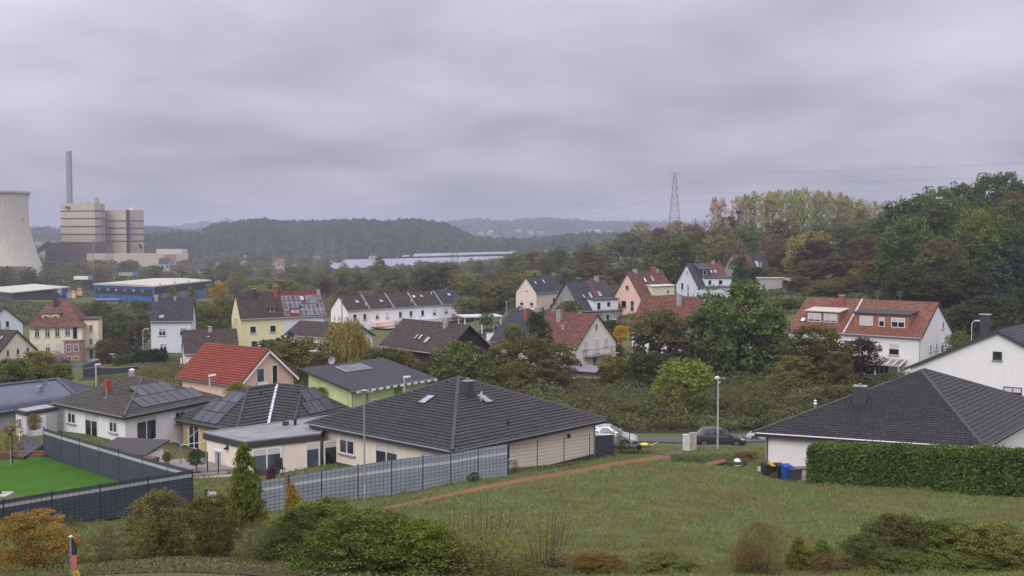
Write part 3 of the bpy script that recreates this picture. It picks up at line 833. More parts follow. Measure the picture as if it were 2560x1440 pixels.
# villa: hipped bell-cast roof, sandstone bay with terrace, side wing
vx, vy = (70 - 1280) / F * 232, 232.0
V = thing('villa', 'cream villa with tall hipped roof, pink sandstone bay and roof terrace', 'house', (vx, vy, CZ - 27.0), .22)
vw, vd, vh = 10.6, 10.5, 7.2
part('wall', MB().box(0, vw, 0, vd, -1, vh), PALEYEL, V)
part('plinth', MB().box(-.04, vw + .04, -.04, vd, -1.02, 1.1), SAND, V)
mb = MB()
lev = [(-.75, vh - .25), (.35, vh + .75), (1.6, vh + 2.6), (3.6, vh + 5.6)]
ring = lambda i, z: [(i, i, z), (vw - i, i, z), (vw - i, vd - i, z), (i, vd - i, z)] if i < 3 else [(4.2, vd / 2 - .05, z), (vw - 3.7, vd / 2 - .05, z), (vw - 3.7, vd / 2 + .05, z), (4.2, vd / 2 + .05, z)]
for (i0, z0), (i1, z1) in zip(lev, lev[1:]):
    a, b = ring(i0, z0), ring(i1, z1)
    for k in range(4):
        j = (k + 1) % 4
        du = (lambda p: p[0] + p[1])
        mb.poly([a[k], a[j], b[j], b[k]], [(du(a[k]), z0), (du(a[j]), z0), (du(b[j]), z1), (du(b[k]), z1)])
mb.poly(ring(*lev[0])[::-1])
vr = part('roof', mb, R_REDB, V, uv=True)
part('chimney', MB().box(4.3, 5.2, 2.9, 3.7, vh + 3.2, vh + 6.9), DFRAME, vr)
d = part('dormer', MB().box(2.2, 6.0, 1.0, 4.0, vh + .9, vh + 2.6), OCHRE, V)
part('dormer_roof', MB().hexa([(1.8, .6, vh + 2.61), (6.4, .6, vh + 2.61), (6.4, 4.6, vh + 3.0), (1.8, 4.6, vh + 3.0)], [(2.6, 1.6, vh + 3.5), (5.6, 1.6, vh + 3.5), (5.6, 4.8, vh + 4.2), (2.6, 4.8, vh + 4.2)]), R_REDB, d, uv=True)
for u in (3.1, 5.1): add_window(V, T((u, .999, vh + 1.1)), 1.0, 1.2, shut=.3)
for k, u in enumerate((1.5, 3.6, 5.6)):
    add_window(V, T((u, -.001, 4.7)), 1.0, 1.9, mull=1, bar=.7); add_window(V, T((u, -.001, 1.5)), 1.0, 1.9, shut=(.9, .5, .95)[k], mull=1)
bay = part('bay', MB().prism([(6.9, .0), (7.4, -1.5), (10.3, -1.5), (10.9, .0), (10.9, 1.6), (6.9, 1.6)], -1, 3.9), SAND, V)
part('terrace_edge', MB().prism([(6.7, .0), (7.3, -1.75), (10.45, -1.75), (11.1, .0), (11.1, 1.7), (6.7, 1.7)], 3.91, 4.15), CONC, bay)
for u in (8.1, 9.6): add_window(V, T((u, -1.501, 1.5)), .9, 1.7, mull=1, bar=.65)
add_window(V, T((7.7, -.001, 4.9)), 1.1, 1.7, mull=1, bar=.7); add_window(V, T((9.2, -.001, 4.3)), .85, 2.4, fm=DFRAME, sill=False)
for u in (3.0, 5.4, 8.2, 9.6): add_window(V, T((u, -.045 if u < 7 else -1.502, -.1)), .8, .6, sill=False)
side = part('side_wing', MB().box(vw + .001, vw + 3.0, 2.4, 8.5, -1, 8.2), PALEYEL, V)
part('wing_roof', MB().box(vw - .2, vw + 3.3, 2.1, 8.8, 8.21, 8.45), R_BROWN, side)
for z in (2.6, 5.6): add_window(V, T((vw + 1.5, 2.399, z)), .8, 1.5, mull=1)
add_window(V, T((vw + 1.5, 2.399, -.6)), 1.0, 2.2, sill=False); part('door_canopy', MB().box(vw + .6, vw + 2.6, 1.2, 2.39, 2.0, 2.15), CONC, side)
part('steps', MB().box(vw + .8, vw + 2.4, 1.0, 2.39, -1, -.62).box(vw + .8, vw + 2.4, .5, .99, -1, -.8), CONC, V)

# ------------------------------------------------------------------ hipped roofs with real tiles
TU, TV = .30, .335               # cover width and gauge of a tile
PROF = [(0, .034), (.12, .066), (.26, .046), (.42, .008), (.62, .004), (.84, .030), (1.0, .034)]
def tile_verts(u0, v0, tu=TU, tv=TV):
    lo, hi, ft = [], [], []
    for f, z in PROF:
        lo.append((u0 + f * tu, v0 - .03, z + .068)); hi.append((u0 + f * tu, v0 + tv, z + .006)); ft.append((u0 + f * tu, v0 - .03, z + .008))
    return lo, hi, ft
def tile_mesh():
    def f():
        lo, hi, ft = [[(a, b_, z_ * 1.35) for a, b_, z_ in q] for q in tile_verts(0, 0)]
        mb = MB(); n = len(PROF)
        mb.v = lo + hi + ft
        for i in range(n - 1):
            mb.f.append((i, i + 1, n + i + 1, n + i)); mb.f.append((2 * n + i, 2 * n + i + 1, i + 1, i)); mb.uv += [[(0, 0)] * 4] * 2
        return mb.mesh('roof_tile')
    return cached('tile', f)
def hip_roof(parent, faces, mat, singles=0, loc=None, capmat=None, hips=()):
    """faces: lists of roof corners in the place, eave edge first; tiles are laid face by face; the `singles` nearest are objects of their own"""
    loc = parent.location
    deck = MB(); cand = []
    joined = MB()
    for fa, visible in faces:
        P = [Vector(p) for p in fa]
        deck.poly([p - loc for p in P])
        u = (P[1] - P[0]).normalized()
        n = (P[1] - P[0]).cross(P[-1] - P[0]).normalized()
        if n.z < 0: n = -n
        v = n.cross(u)
        if v.z < 0: v = -v
        q = [((p - P[0]).dot(u), (p - P[0]).dot(v)) for p in P]
        if sum(q[i][0] * q[(i + 1) % len(q)][1] - q[(i + 1) % len(q)][0] * q[i][1] for i in range(len(q))) < 0: q = q[::-1]
        edges = []
        for a, b in zip(q, q[1:] + q[:1]):
            l = math.hypot(b[0] - a[0], b[1] - a[1]); edges.append((a[0], a[1], -(b[1] - a[1]) / l, (b[0] - a[0]) / l))
        inside = lambda x, y, m=0: all((x - e[0]) * e[2] + (y - e[1]) * e[3] > m for e in edges)
        umin, umax = min(a[0] for a in q), max(a[0] for a in q); vmax = max(a[1] for a in q)
        for k in range(int(vmax / TV) + 1):
            v0 = k * TV
            for i in range(int((umax - umin) / TU) + 2):
                u0 = umin + i * TU - TU * .5
                cs = [(u0, v0), (u0 + TU, v0), (u0, v0 + TV), (u0 + TU, v0 + TV)]
                ins = [inside(*c, -.04) for c in cs]
                if not any(ins) and not inside(u0 + TU / 2, v0 + TV / 2): continue
                org = P[0] + u * u0 + v * v0
                if all(ins) and visible and singles:
                    cand.append((org.length_squared if False else (org - cam.location).length, org, u, v, n))
                    continue
                addt(joined, P[0] - loc, u, v, n, u0, v0, edges if not all(ins) else None)
    cand.sort(key=lambda c: c[0])
    deckm = mat
    roof = part('roof', deck, deckm, parent)
    tm = tile_mesh()
    for d, org, u, v, n in cand[:singles]:
        link('roof_tile', tm, mat, roof, frame(org - loc + n * R.uniform(-.006, .008) + u * R.uniform(-.008, .008), u, v, n) @ Matrix.Rotation(R.uniform(-.02, .02), 4, 'Z'))
    for d, org, u, v, n in cand[singles:]:
        addt(joined, org - loc, u, v, n, 0, 0, None)
    if joined.f:
        o = part('roof_tiles', joined, mat, roof); o['kind'] = 'stuff'
    for a, b in hips:
        a, b = Vector(a) - loc, Vector(b) - loc
        k = max(2, int((b - a).length / .38))
        mb = MB()
        for i in range(k):
            p, q = a.lerp(b, i / k), a.lerp(b, (i + 1.12) / k)
            mb.tube(p + Vector((0, 0, .03)), q + Vector((0, 0, .055)), .155, .13, 7)
        part('hip_cap', mb, capmat or mat, roof)
    return roof
def addt(mb, o, u, v, n, u0, v0, edges, zk=1.35):
    lo, hi, ft = tile_verts(u0, v0)
    b = len(mb.v); k = len(PROF); jz = R.uniform(-.007, .009); jx = R.uniform(-.008, .008)
    for (x, y, z) in lo + hi + ft:
        if edges:
            for e in edges:
                d = (x - e[0]) * e[2] + (y - e[1]) * e[3]
                if d < -.05: x -= e[2] * (d + .05); y -= e[3] * (d + .05)
        p = o + u * x + v * y + n * (z * zk + jz) + u * jx
        mb.v.append((p.x, p.y, p.z))
    for i in range(k - 1):
        mb.f.append((b + i, b + i + 1, b + k + i + 1, b + k + i)); mb.f.append((b + 2 * k + i, b + 2 * k + i + 1, b + i + 1, b + i)); mb.uv += [[(0, 0)] * 4] * 2
def inset(poly, d):
    c = sum((Vector(p[:2]) for p in poly), Vector((0, 0))) / len(poly)
    out = []
    n = len(poly)
    for i in range(n):
        a, b, e = Vector(poly[i - 1][:2]), Vector(poly[i][:2]), Vector(poly[(i + 1) % n][:2])
        d1, d2 = (b - a).normalized(), (e - b).normalized()
        n1, n2 = Vector((-d1.y, d1.x)), Vector((-d2.y, d2.x))
        k = (n1 + n2) / max(.3, 1 + n1.dot(n2))
        out.append(b + k * d)
    return out
def walls(parent, poly, z0, z1, mat, d=.55):
    loc = parent.location
    q = [(p.x - loc.x, p.y - loc.y) for p in inset(poly, d)]
    part('wall', MB().prism(q, z0 - loc.z, z1 - loc.z), mat, parent)
    return [Vector((x, y)) for x, y in q]
def gutters(parent, poly, z, rad=.075):
    loc = parent.location
    for a, b in zip(poly, poly[1:] + poly[:1]):
        part('gutter', MB().tube((a[0] - loc.x, a[1] - loc.y, z - loc.z - .01), (b[0] - loc.x, b[1] - loc.y, z - loc.z - .01), rad, rad, 8), ZINC, parent)
    c = MB().prism([(p[0] - loc.x, p[1] - loc.y) for p in inset(poly, .04)], z - loc.z - .26, z - loc.z - .09)
    part('fascia', c, DFRAME, parent)
def wall_frame(q, i, s, z):      # on edge i of a wall ring (local), s metres along it
    a, b = q[i], q[(i + 1) % len(q)]
    d = (b - a).normalized()
    p = a + d * s
    return frame((p.x + d.y * .002, p.y - d.x * .002, z), (d.x, d.y, 0), (-d.y, d.x, 0), (0, 0, 1))
def on_face(fa, px, py):         # where a pixel's ray meets a roof face -> frame there (x along eave, y up slope)
    P = [Vector(p) for p in fa]
    u = (P[1] - P[0]).normalized(); n = (P[1] - P[0]).cross(P[-1] - P[0]).normalized()
    if n.z < 0: n = -n
    v = n.cross(u)
    if v.z < 0: v = -v; u = -u
    rx, rz = ray(px, py); r = Vector((rx, 1, rz)); o = cam.location
    t = (P[0] - o).dot(n) / r.dot(n)
    return o + r * t, u, v, n

# ---- bungalow in the middle
x, y, yw, L, W, h = CENTRE
ze = CZ - 13.0
c, s_ = math.cos(yw), math.sin(yw)
K = [Vector((x + a * c - b * s_, y + a * s_ + b * c, ze)) for a, b in ((0, 0), (L, 0), (L, W), (0, W))]
ap = (K[0] + K[2]) / 2 + Vector((0, 0, h))
B = thing('bungalow', 'bungalow with square anthracite tent roof behind the grey screen fence', 'house', ((K[0].x + K[2].x) / 2, (K[0].y + K[2].y) / 2, CZ - 15.7))
FR, FL = [K[0], K[1], ap], [K[3], K[0], ap]
hip_roof(B, [(FR, True), (FL, True), ([K[1], K[2], ap], False), ([K[2], K[3], ap], False)], T_DARK, 300, hips=[(K[0], ap), (K[1], ap), (K[2], ap), (K[3], ap)])
WB = walls(B, K, CZ - 16.6, ze - .12, CREAM)
gutters(B, K, ze)
def roofbox(parent, fa, px, py, sx, sy, z0, z1, name, mat):
    o, u, v, n = on_face(fa, px, py)
    return part(name, MB().box(-sx / 2, sx / 2, -sy / 2, sy / 2, z0, z1), mat, parent, frame(o - parent.location, u, v, n))
def rooffit(parent, fa, px, py):
    o, u, v, n = on_face(fa, px, py)
    return frame(o - parent.location, u, v, n)
skylight(B, rooffit(B, FL, 1052, 1013), .8, 1.2); skylight(B, rooffit(B, FR, 1225, 1011), .8, 1.2)
def upright(parent, fa, px, py, w, h, name, mat, cap=None, yaw=0, deep=None):
    o, u, v, n = on_face(fa, px, py)
    M = T(o - parent.location) @ RZ(math.atan2(u.y, u.x) + yaw)
    q = part(name, MB().box(-w / 2, w / 2, -(deep or w) / 2, (deep or w) / 2, -.5, h), mat, parent, M)
    if cap:
        part('cap_plate', MB().box(-w / 2 - .04, w / 2 + .04, -(deep or w) / 2 - .04, (deep or w) / 2 + .04, h + .003, h + .05).tube((0, 0, h), (0, 0, h + .22), .11, .11, 8), cap, q)
    return q
upright(B, FR, 1170, 992, .58, 1.05, 'chimney', ANTH, ZINC)
dish(B, rooffit(B, FR, 1195, 1003) @ T((0, 0, .35)) @ Matrix.Rotation(1.25, 4, 'X') @ Matrix.Rotation(.8, 4, 'Y'), .42)
part('vent_pipe', MB().tube((0, 0, 0), (0, 0, .4), .06, .06, 7).tube((0, 0, .36), (0, 0, .46), .11, .09, 7), BLACK, B, T(on_face(FR, 1270, 1068)[0] - B.location))
zl = CZ - 15.6 - B.location.z
for s0, w0 in ((2.2, 1.6), (6.2, 2.2), (10.0, 1.2)): add_window(B, wall_frame(WB, 3, s0 + .8, zl + (.9 if w0 < 2 else .05)), w0, 1.25 if w0 < 2 else 2.1, mull=1, shut=.25, fm=FRAME)
add_window(B, wall_frame(WB, 0, 4.4, zl + 1.15), 1.5, 1.0, mull=1); part('wall_lamp', MB().box(-.08, .08, -.16, 0, 0, .26), DFRAME, B, wall_frame(WB, 0, 11.0, zl + 1.75))
part('plinth', MB().prism([(p.x, p.y) for p in inset([Vector((q.x, q.y)) for q in WB], -.025)], CZ - 16.7 - B.location.z, zl + .22), paint('plinth_brown', (.09, .075, .07)), B)
part('downpipe', MB().path([(WB[1].x - .1, WB[1].y - .3, ze - B.location.z - .1), (WB[1].x - .05, WB[1].y - .12, ze - B.location.z - .5), (WB[1].x - .05, WB[1].y - .12, zl)], .05, 6), ZINC, B)

# flat-roofed annex left of it
a0, a1 = UZ(507, 1082, 13.35), UZ(612, 1106, 13.35)
a2 = Vector((K[3].x + 1.2, K[3].y - 1.6, a0.z)); back = UZ(842, 1037, 13.35)
AX = [a0, a1, Vector((a2.x, a2.y - .3, a0.z)), back]
A = thing('annex', 'flat-roofed cream annex with black roof edge left of the tent-roofed bungalow', 'house', ((a0.x + a2.x) / 2, (a0.y + a2.y) / 2, CZ - 16.1))
WA = walls(A, AX, CZ - 17, a0.z - .40, CREAM, .12)
lo = [(p.x - A.location.x, p.y - A.location.y) for p in AX]
part('roof_edge', MB().prism(lo, a0.z - A.location.z - .42, a0.z - A.location.z - .03), DFRAME, A)
ins = inset([Vector(p) for p in lo], .16)
zt = a0.z - A.location.z
mb = MB()
for i in range(4):
    j = (i + 1) % 4
    mb.hexa([(*lo[i], zt - .028), (*lo[j], zt - .028), (*ins[j], zt - .028), (*ins[i], zt - .028)], [(*lo[i], zt + .07), (*lo[j], zt + .07), (*ins[j], zt + .07), (*ins[i], zt + .07)])
part('parapet', mb, ZINC, A)
part('roof', MB().prism([tuple(p) for p in ins], zt - .027, zt + .01), groundmat('flat_roof_gravel', [(.3, (.13, .135, .14)), (.5, (.24, .245, .25)), (.75, (.33, .33, .33))], .35, 1.2, .1), A)
part('roof_vent', MB().tube((0, 0, 0), (0, 0, .35), .1, .1, 8).lathe([(.14, .33), (.1, .45)], 8), BLACK, A, T(UZ(738, 1062, 13.3) - A.location)); part('roof_vent', MB().box(-.2, .2, -.15, .15, 0, .25), DFRAME, A, T(UZ(714, 1062, 13.3) - A.location))
zl = CZ - 16.0 - A.location.z
add_window(A, wall_frame(WA, 0, 1.6, zl + .4), .95, 1.3, shut=.9, sm=paint('shutter_grey', (.36, .36, .37)))
part('wall_lamp', MB().box(-.1, .1, -.25, 0, 0, .12).box(-.06, .06, -.12, 0, .12, .25), BLACK, A, wall_frame(WA, 0, 2.7, zl + 1.9))
for s0, w0 in ((1.4, 2.0), (4.6, 1.0), (6.4, 2.0)): add_window(A, wall_frame(WA, 1, s0, zl + .02), w0, 2.1, mull=1 if w0 > 1.5 else 0, shut=.2)

# ---- bungalow at the right
zr = CZ - 13.62
RL, RN = UZ(1885, 1082, 13.62), UZ(2460, 1120, 13.62)
RR = UZ(2637, 1018, 13.62); RB = RL + RR - RN
ra = Vector((30.3, 79.6, zr + 3.45))
rk = ra + (RR - RN).normalized() * .8
BR = thing('bungalow', 'bungalow with broad anthracite hipped roof behind the long green hedge', 'house', ((RL.x + RR.x) / 2, (RL.y + RR.y) / 2, CZ - 16.4))
F1, F2 = [RL, RN, ra], [RN, RR, rk, ra]
hip_roof(BR, [(F1, True), (F2, False), ([RR, RB, rk], False), ([RB, RL, ra, rk], False)], T_DARK, 300, hips=[(RL, ra), (RN, ra), (RR, rk), (RB, rk), (ra, rk)])
WR = walls(BR, [RL, RN, RR, RB], CZ - 17.2, zr - .12, paint('plaster_white_warm', (.78, .76, .75), .035))
gutters(BR, [RL, RN, RR, RB], zr)
upright(BR, F1, 2150, 1008, .85, 1.2, 'chimney', ANTH, ZINC)
cw = on_face(F1, 2038, 1017)[0] - BR.location
part('chimney_cowl', MB().lathe([(.10, -.1), (.10, .18), (.16, .22), (.05, .32), (.13, .42), (.03, .5)], 9), paint('steel_bright', (.7, .7, .72), .05, 2, .25, .8), BR, T(cw))
zl = CZ - 16.3 - BR.location.z
part('downpipe', MB().tube((WR[0].x + .06, WR[0].y - .1, zr - BR.location.z - .2), (WR[0].x + .06, WR[0].y - .1, zl), .055, .055, 6), DFRAME, BR)
add_window(BR, wall_frame(WR, 1, 2.6, zl + .2), 2.4, 2.1, mull=1, fm=DFRAME); part('porch_post', MB().box(-.09, .09, -.09, .09, 0, 2.6), WHITE, BR, T((WR[1].x + 1.4, WR[1].y + .6, zl)))
for s0 in (9.6, 12.6): add_window(BR, wall_frame(WR, 0, s0, zl + 1.1), 1.2, 1.1, fm=FRAME, mull=1)

# ---- L-shaped house with solar panels
ze = CZ - 15.58; zr2 = CZ - 12.97
Z3 = lambda x, y, z: Vector((x, y, z))
P0, P1, I_, P3, P4, Q_ = (Z3(-28.5, 90.3, ze), Z3(-21.85, 85, ze), Z3(-19.9, 87.5, ze), Z3(-17.55, 85.85, ze), Z3(-13.3, 93.2, ze), Z3(-20.5, 97.3, ze))
A_, V_, B_ = Z3(-22.1, 90, zr2), Z3(-20.2, 92.4, zr2), Z3(-17.8, 91, zr2)
HL = thing('bungalow', 'L-shaped bungalow with dark tiled double hip, pale valley and black solar panels', 'house', (-20.8, 91, CZ - 18.1))
FA, FB = [P0, P1, A_], [P3, P4, B_]
hip_roof(HL, [([P1, I_, V_, A_], False), (FA, False), ([I_, P3, B_, V_], False), (FB, False), ([P0, Q_, V_, A_], False), ([Q_, P4, B_, V_], False)], T_DARK, 0, hips=[(P1, A_), (P3, B_), (P0, A_), (P4, B_), (A_, V_), (V_, B_)])
va, vb = I_ - HL.location, V_ - HL.location
part('valley_gutter', MB().hexa([va + Vector((-.12, .02, .08)), va + Vector((.12, -.02, .08)), vb + Vector((.12, -.02, .08)), vb + Vector((-.12, .02, .08))], [va + Vector((-.12, .02, .19)), va + Vector((.12, -.02, .19)), vb + Vector((.12, -.02, .19)), vb + Vector((-.12, .02, .19))]), paint('zinc_bright', (.55, .57, .6), .08, 2, .35, .5), HL)
WL_ = walls(HL, [P0, P1, I_, P3, P4, Q_], CZ - 18.8, ze - .1, OCHRE, .5)
gutters(HL, [P0, P1, I_, P3, P4, Q_], ze)
def panel_grid(parent, fa, px, py, cells, w, h):
    o, u, v, n = on_face(fa, px, py)
    for i, j in cells: solar(parent, frame(o - parent.location + u * (i * (w + .03)) + v * (j * (h + .03)), u, v, n), w, h)
panel_grid(HL, FA, 543, 1064, [(i, j) for j in range(3) for i in range(3 - (j == 2))] if False else [(-3, 0), (-2, 0), (-1, 0), (-3, 1), (-2, 1), (-1, 1), (-1, 2), (-2, 2)], 1.1, 1.25)
panel_grid(HL, FB, 772, 1039, [(0, 0), (1, 0), (2, 0), (.6, 1), (1.6, 1)], 1.1, 1.3)
part('vent_pipe', MB().tube((0, 0, 0), (0, 0, .35), .06, .06, 7).tube((0, 0, .3), (0, 0, .4), .11, .09, 7), BLACK, HL, T(on_face([P1, I_, V_, A_], 652, 990)[0] - HL.location))
zl = CZ - 18 - HL.location.z
for s0 in (1.6, 4.6): add_window(HL, wall_frame(WL_, 0, s0, zl + .1), 1.5, 2.0, mull=1)

# ---- dark brown hip at the left with solar panels and red flue
ze, zr3 = CZ - 14.42, CZ - 12.4
C0, C1, C2 = UZ(130, 1007, 14.42), UZ(309, 1043, 14.42), UZ(552, 995, 14.42)
C3 = C0 + C2 - C1
ca, cb = UZ(330, 942, 12.4), UZ(356, 946, 12.4)
HB = thing('bungalow', 'bungalow with moss-brown hipped roof, solar panels and red chimney flue', 'house', ((C0.x + C2.x) / 2, (C0.y + C2.y) / 2, CZ - 17.0))
G1, G2 = [C0, C1, cb, ca], [C1, C2, cb]
hip_roof(HB, [(G1, False), (G2, False), ([C2, C3, ca, cb], False), ([C3, C0, ca], False)], T_BROWN, 0, hips=[(C1, cb), (C0, ca), (C2, cb), (C3, ca), (ca, cb)])
WH = walls(HB, [C0, C1, C2, C3], CZ - 17.8, ze - .12, WHITE, .5)
gutters(HB, [C0, C1, C2, C3], ze)
panel_grid(HB, G2, 356, 1023, [(0, 0), (1, 0), (2, 0), (3, 0), (4, 0), (5, 0), (6, 0), (1.3, 1), (2.3, 1), (3.3, 1), (4.3, 1)], 1.0, 1.62)
upright(HB, G1, 270, 985, .42, 1.2, 'chimney', paint('chimney_red', (.34, .07, .05)), None)
part('stove_flue', MB().tube((0, 0, 0), (0, 0, .9), .05, .05, 7).tube((-.3, 0, .02), (.0, 0, .15), .05, .05, 6), ZINC, HB, T(on_face(G1, 267, 998)[0] - HB.location))
part('chimney_cowl', MB().box(-.22, .22, -.22, .22, -.3, .35).lathe([(.2, .35), (.28, .5), (.1, .62)], 9), paint('steel_bright', (.7, .7, .72), .05, 2, .25, .8), HB, T(ca - HB.location + Vector((0, 0, .1))))
zl = CZ - 16.9 - HB.location.z
for s0, w0 in ((2.0, 1.3), (5.2, 2.0), (8.6, 1.2)): add_window(HB, wall_frame(WH, 0, s0, zl + (.05 if w0 > 1.5 else .9)), w0, 2.1 if w0 > 1.5 else 1.2, mull=1, shut=.3)
for s0, w0 in ((2.2, 2.2), (6.0, 1.2), (8.8, 1.2)): add_window(HB, wall_frame(WH, 1, s0, zl + (.05 if w0 > 1.5 else .9)), w0, 2.1 if w0 > 1.5 else 1.2, mull=1, shut=.2)

# ---- blue-grey roof at the left edge
ze, zr4 = CZ - 15.64, CZ - 13.96
D1, D2 = Z3(-40.5, 101, ze), Z3(-42.9, 109.4, ze)
dd = Vector((-.64, -.77, 0)).normalized()
e1, e2 = Z3(-43.7, 103.2, zr4), Z3(-43.7, 103.2, zr4) + dd * 14
D0 = UZ(0, 1029, 15.64); D0 = D0 + (D0 - UZ(125, 1010, 15.64)).normalized() * 6; D3 = D2 + dd * 18
HBl = thing('bungalow', 'long house with glazed blue-grey tiled roof at the left edge', 'house', (-46, 100, CZ - 18.2))
hip_roof(HBl, [([D0, D1, e1, e2], False), ([D1, D2, e1], False), ([D2, D3, e2, e1], False), ([D3, D0, e2], False)], T_BLUE, 0, hips=[(D1, e1), (D2, e1), (e1, e2)])
WBl = walls(HBl, [D0, D1, D2, D3], CZ - 18.8, ze - .1, GREYW, .5)
gutters(HBl, [D0, D1, D2, D3], ze)
upright(HBl, [D0, D1, e1, e2], 98, 985, .55, .75, 'chimney', ZINC, None, .3)
dish(HBl, rooffit(HBl, [D0, D1, e1, e2], 110, 968) @ T((0, 0, .4)) @ Matrix.Rotation(1.2, 4, 'X'), .35)
zl = CZ - 18.1 - HBl.location.z
for s0 in (15.6, 18.6): add_window(HBl, wall_frame(WBl, 0, s0, zl + .1), 1.6, 2.0, mull=1)

# flat-roofed garage in front of it
q0, q1, q2 = UZ(35, 1024, 14.6), UZ(64, 1031, 14.6), UZ(146, 1017, 14.6)
GA = [q0, q1, q2, q0 + q2 - q1]
g_ = thing('garage', 'small white flat-roofed garage with pale door in front of the blue-grey roof', 'garage', ((q0.x + q2.x) / 2, (q0.y + q2.y) / 2, CZ - 17.2))
WG = walls(g_, GA, CZ - 17.7, q0.z - .30, paint('plaster_garage', (.58, .57, .58), .05), .1)
lo = [(p.x - g_.location.x, p.y - g_.location.y) for p in GA]
part('roof_edge', MB().prism(lo, q0.z - g_.location.z - .3, q0.z - g_.location.z), DFRAME, g_)
part('roof', MB().prism([tuple(p) for p in inset([Vector(p) for p in lo], .2)], q0.z - g_.location.z + .003, q0.z - g_.location.z + .03), ZINC, g_)
zl = .1
part('door', MB().box(-.65, .65, -.05, 0, 0, 2.0), WHITE, g_, wall_frame(WG, 1, 1.25, zl)); add_window(g_, wall_frame(WG, 0, .75, zl + .9), .8, 1.0)

# ---- house with the red pantiles
HP = House('pantile', 'pink gabled house under a bright red pantile roof', PINK, paint('pantile_underlay', (.16, .05, .035)), gutter=True, fascia=WHITE, ov=.5, gov=.35)
def W3(H, u, q, side=0):
    return H.t.matrix_basis @ Vector((u, q * H.cs if side == 0 else H.W - q * H.cs, H.Hw + q * H.sn))
HP.t.location = HP.t.location
bpy.context.view_layer.update()
e0, e1, r1, r0 = (W3(HP, 0, 0), W3(HP, HP.L, 0), W3(HP, HP.L, HP.sl), W3(HP, 0, HP.sl))
def local_tiles(H, mat):
    joined = MB()
    for side in (0, 1):
        M = H.sm(0 if side == 0 else H.L, 0, side)
        o, u, v, n = M.translation, M.col[0].xyz, M.col[1].xyz, M.col[2].xyz
        for k in range(int(H.sl / TV) + 1):
            for i in range(int(H.L / TU) + 1):
                addt(joined, o + n * .07, u, v, n, i * TU, k * TV, [(0, 0, 0, 1), (H.L, 0, -1, 0), (0, H.sl, 0, -1), (0, 0, 1, 0)], 1.9)
    q = part('roof_tiles', joined, mat, H.roof); q['kind'] = 'stuff'
local_tiles(HP, T_RED)
for o in list(HP.roof.children):
    if o.name.startswith('ridge_cap'): o.material_slots[0].material = T_RED
HP.win('right', 2.45, 3.25, 1.05, 1.5); HP.win('right', 4.35, 2.85, .8, 2.1, sill=False); HP.win('right', 1.6, .4, 1.1, 1.3)
for u, w in ((2.2, 1.2), (5.0, 1.2)): HP.win('front', u, .6, w, 1.3, fm=DFRAME)
part('sill_box', MB().box(-.65, .65, -.4, 0, -.25, 0), WHITE, HP.t, HP.fm('right', 2.6, 3.2))
part('flue_box', MB().box(-.5, .5, -.5, 0, -2.6, 0), ANTH, HP.t, HP.fm('right', 3.1, 3.0))
dish(HP.t, HP.fm('right', 1.4, 2.2) @ T((0, -.3, 0)) @ Matrix.Rotation(1.6, 4, 'X'), .5)
HP.win('right', 5.4, .1, 1.4, 2.0, mull=1)

# ---- lime green house with a single-pitch roof
zf, zb = CZ - 15.37, CZ - 13.8
S0, S1, S2, S3 = Z3(-15.6, 104.5, zf), Z3(-8.1, 114, zf), Z3(-14.2, 118.7, zb), Z3(-21.7, 109.2, zb)
HG = thing('house', 'lime green house with large dark single-pitch roof and solar collector', 'house', (-15, 111.5, CZ - 18.3))
l = HG.location
up = Vector((.03, -.02, .16))
gr_ = part('roof', MB().hexa([p - l for p in (S0, S1, S2, S3)], [p - l + up for p in (S0, S1, S2, S3)]), paint('felt_dark', (.048, .046, .054), .12, .6, .75), HG)
q = inset([S0, S1, S2, S3], .7)
zz = [zf, zf, zb, zb]
part('wall', MB().hexa([(p.x - l.x, p.y - l.y, -1.2) for p in q], [(p.x - l.x, p.y - l.y, z - l.z - .02 + (.13 if i < 2 else -.13)) for i, (p, z) in enumerate(zip(q, zz))]), GREENW, HG)
WGn = [Vector((p.x - l.x, p.y - l.y)) for p in q]
part('gutter', MB().tube(S0 - l + Vector((-.05, -.05, .05)), S1 - l + Vector((.05, -.05, .05)), .07, .07, 6), ZINC, HG)
for s0, mt in ((4.6, None), (6.9, None), (9.0, None)): add_window(HG, wall_frame(WGn, 0, s0 - 1.6, .5), .8, 1.2, fm=FRAME)
part('green_panel', MB().box(-.55, .55, -.06, 0, -.6, 2.6), paint('panel_green', (.16, .36, .03)), HG, wall_frame(WGn, 0, 6.4, .4))
for k in range(12):
    p = S0.lerp(S1, (k + .5) / 12) - l + Vector((.3, .2, -.08))
    part('rafter_end', MB().box(-.06, .06, -.25, .25, -.09, .07), WHITE, HG, T(p) @ RZ(-.66))
for p in (WGn[0] + Vector((-.05, -.08)), WGn[0] + Vector((1.3, 1.4))): part('downpipe', MB().path([(p.x, p.y, zf - l.z), (p.x + .05, p.y + .12, zf - l.z - .5), (p.x + .05, p.y + .12, -.5)], .06, 6), ZINC, HG)
fS = [S0, S1, S2, S3]
o, u, v, n = on_face(fS, 874, 934)
solar(HG, frame(o - l + n * .12 - u * .4, u, v, n), 3.6, 1.8, SOLARG, paint('panel_frame_silver', (.55, .56, .58)), 'solar_collector')
d0 = dish(HG, T(on_face(fS, 827, 918)[0] - l + Vector((0, 0, .75))) @ RZ(.6) @ Matrix.Rotation(1.2, 4, 'Y') @ Matrix.Rotation(1.45, 4, 'X') , .42); part('dish_mast', MB().tube((0, 0, 0), (0, 0, .75), .035, .035, 6), ZINC, HG, T(on_face(fS, 827, 918)[0] - l))

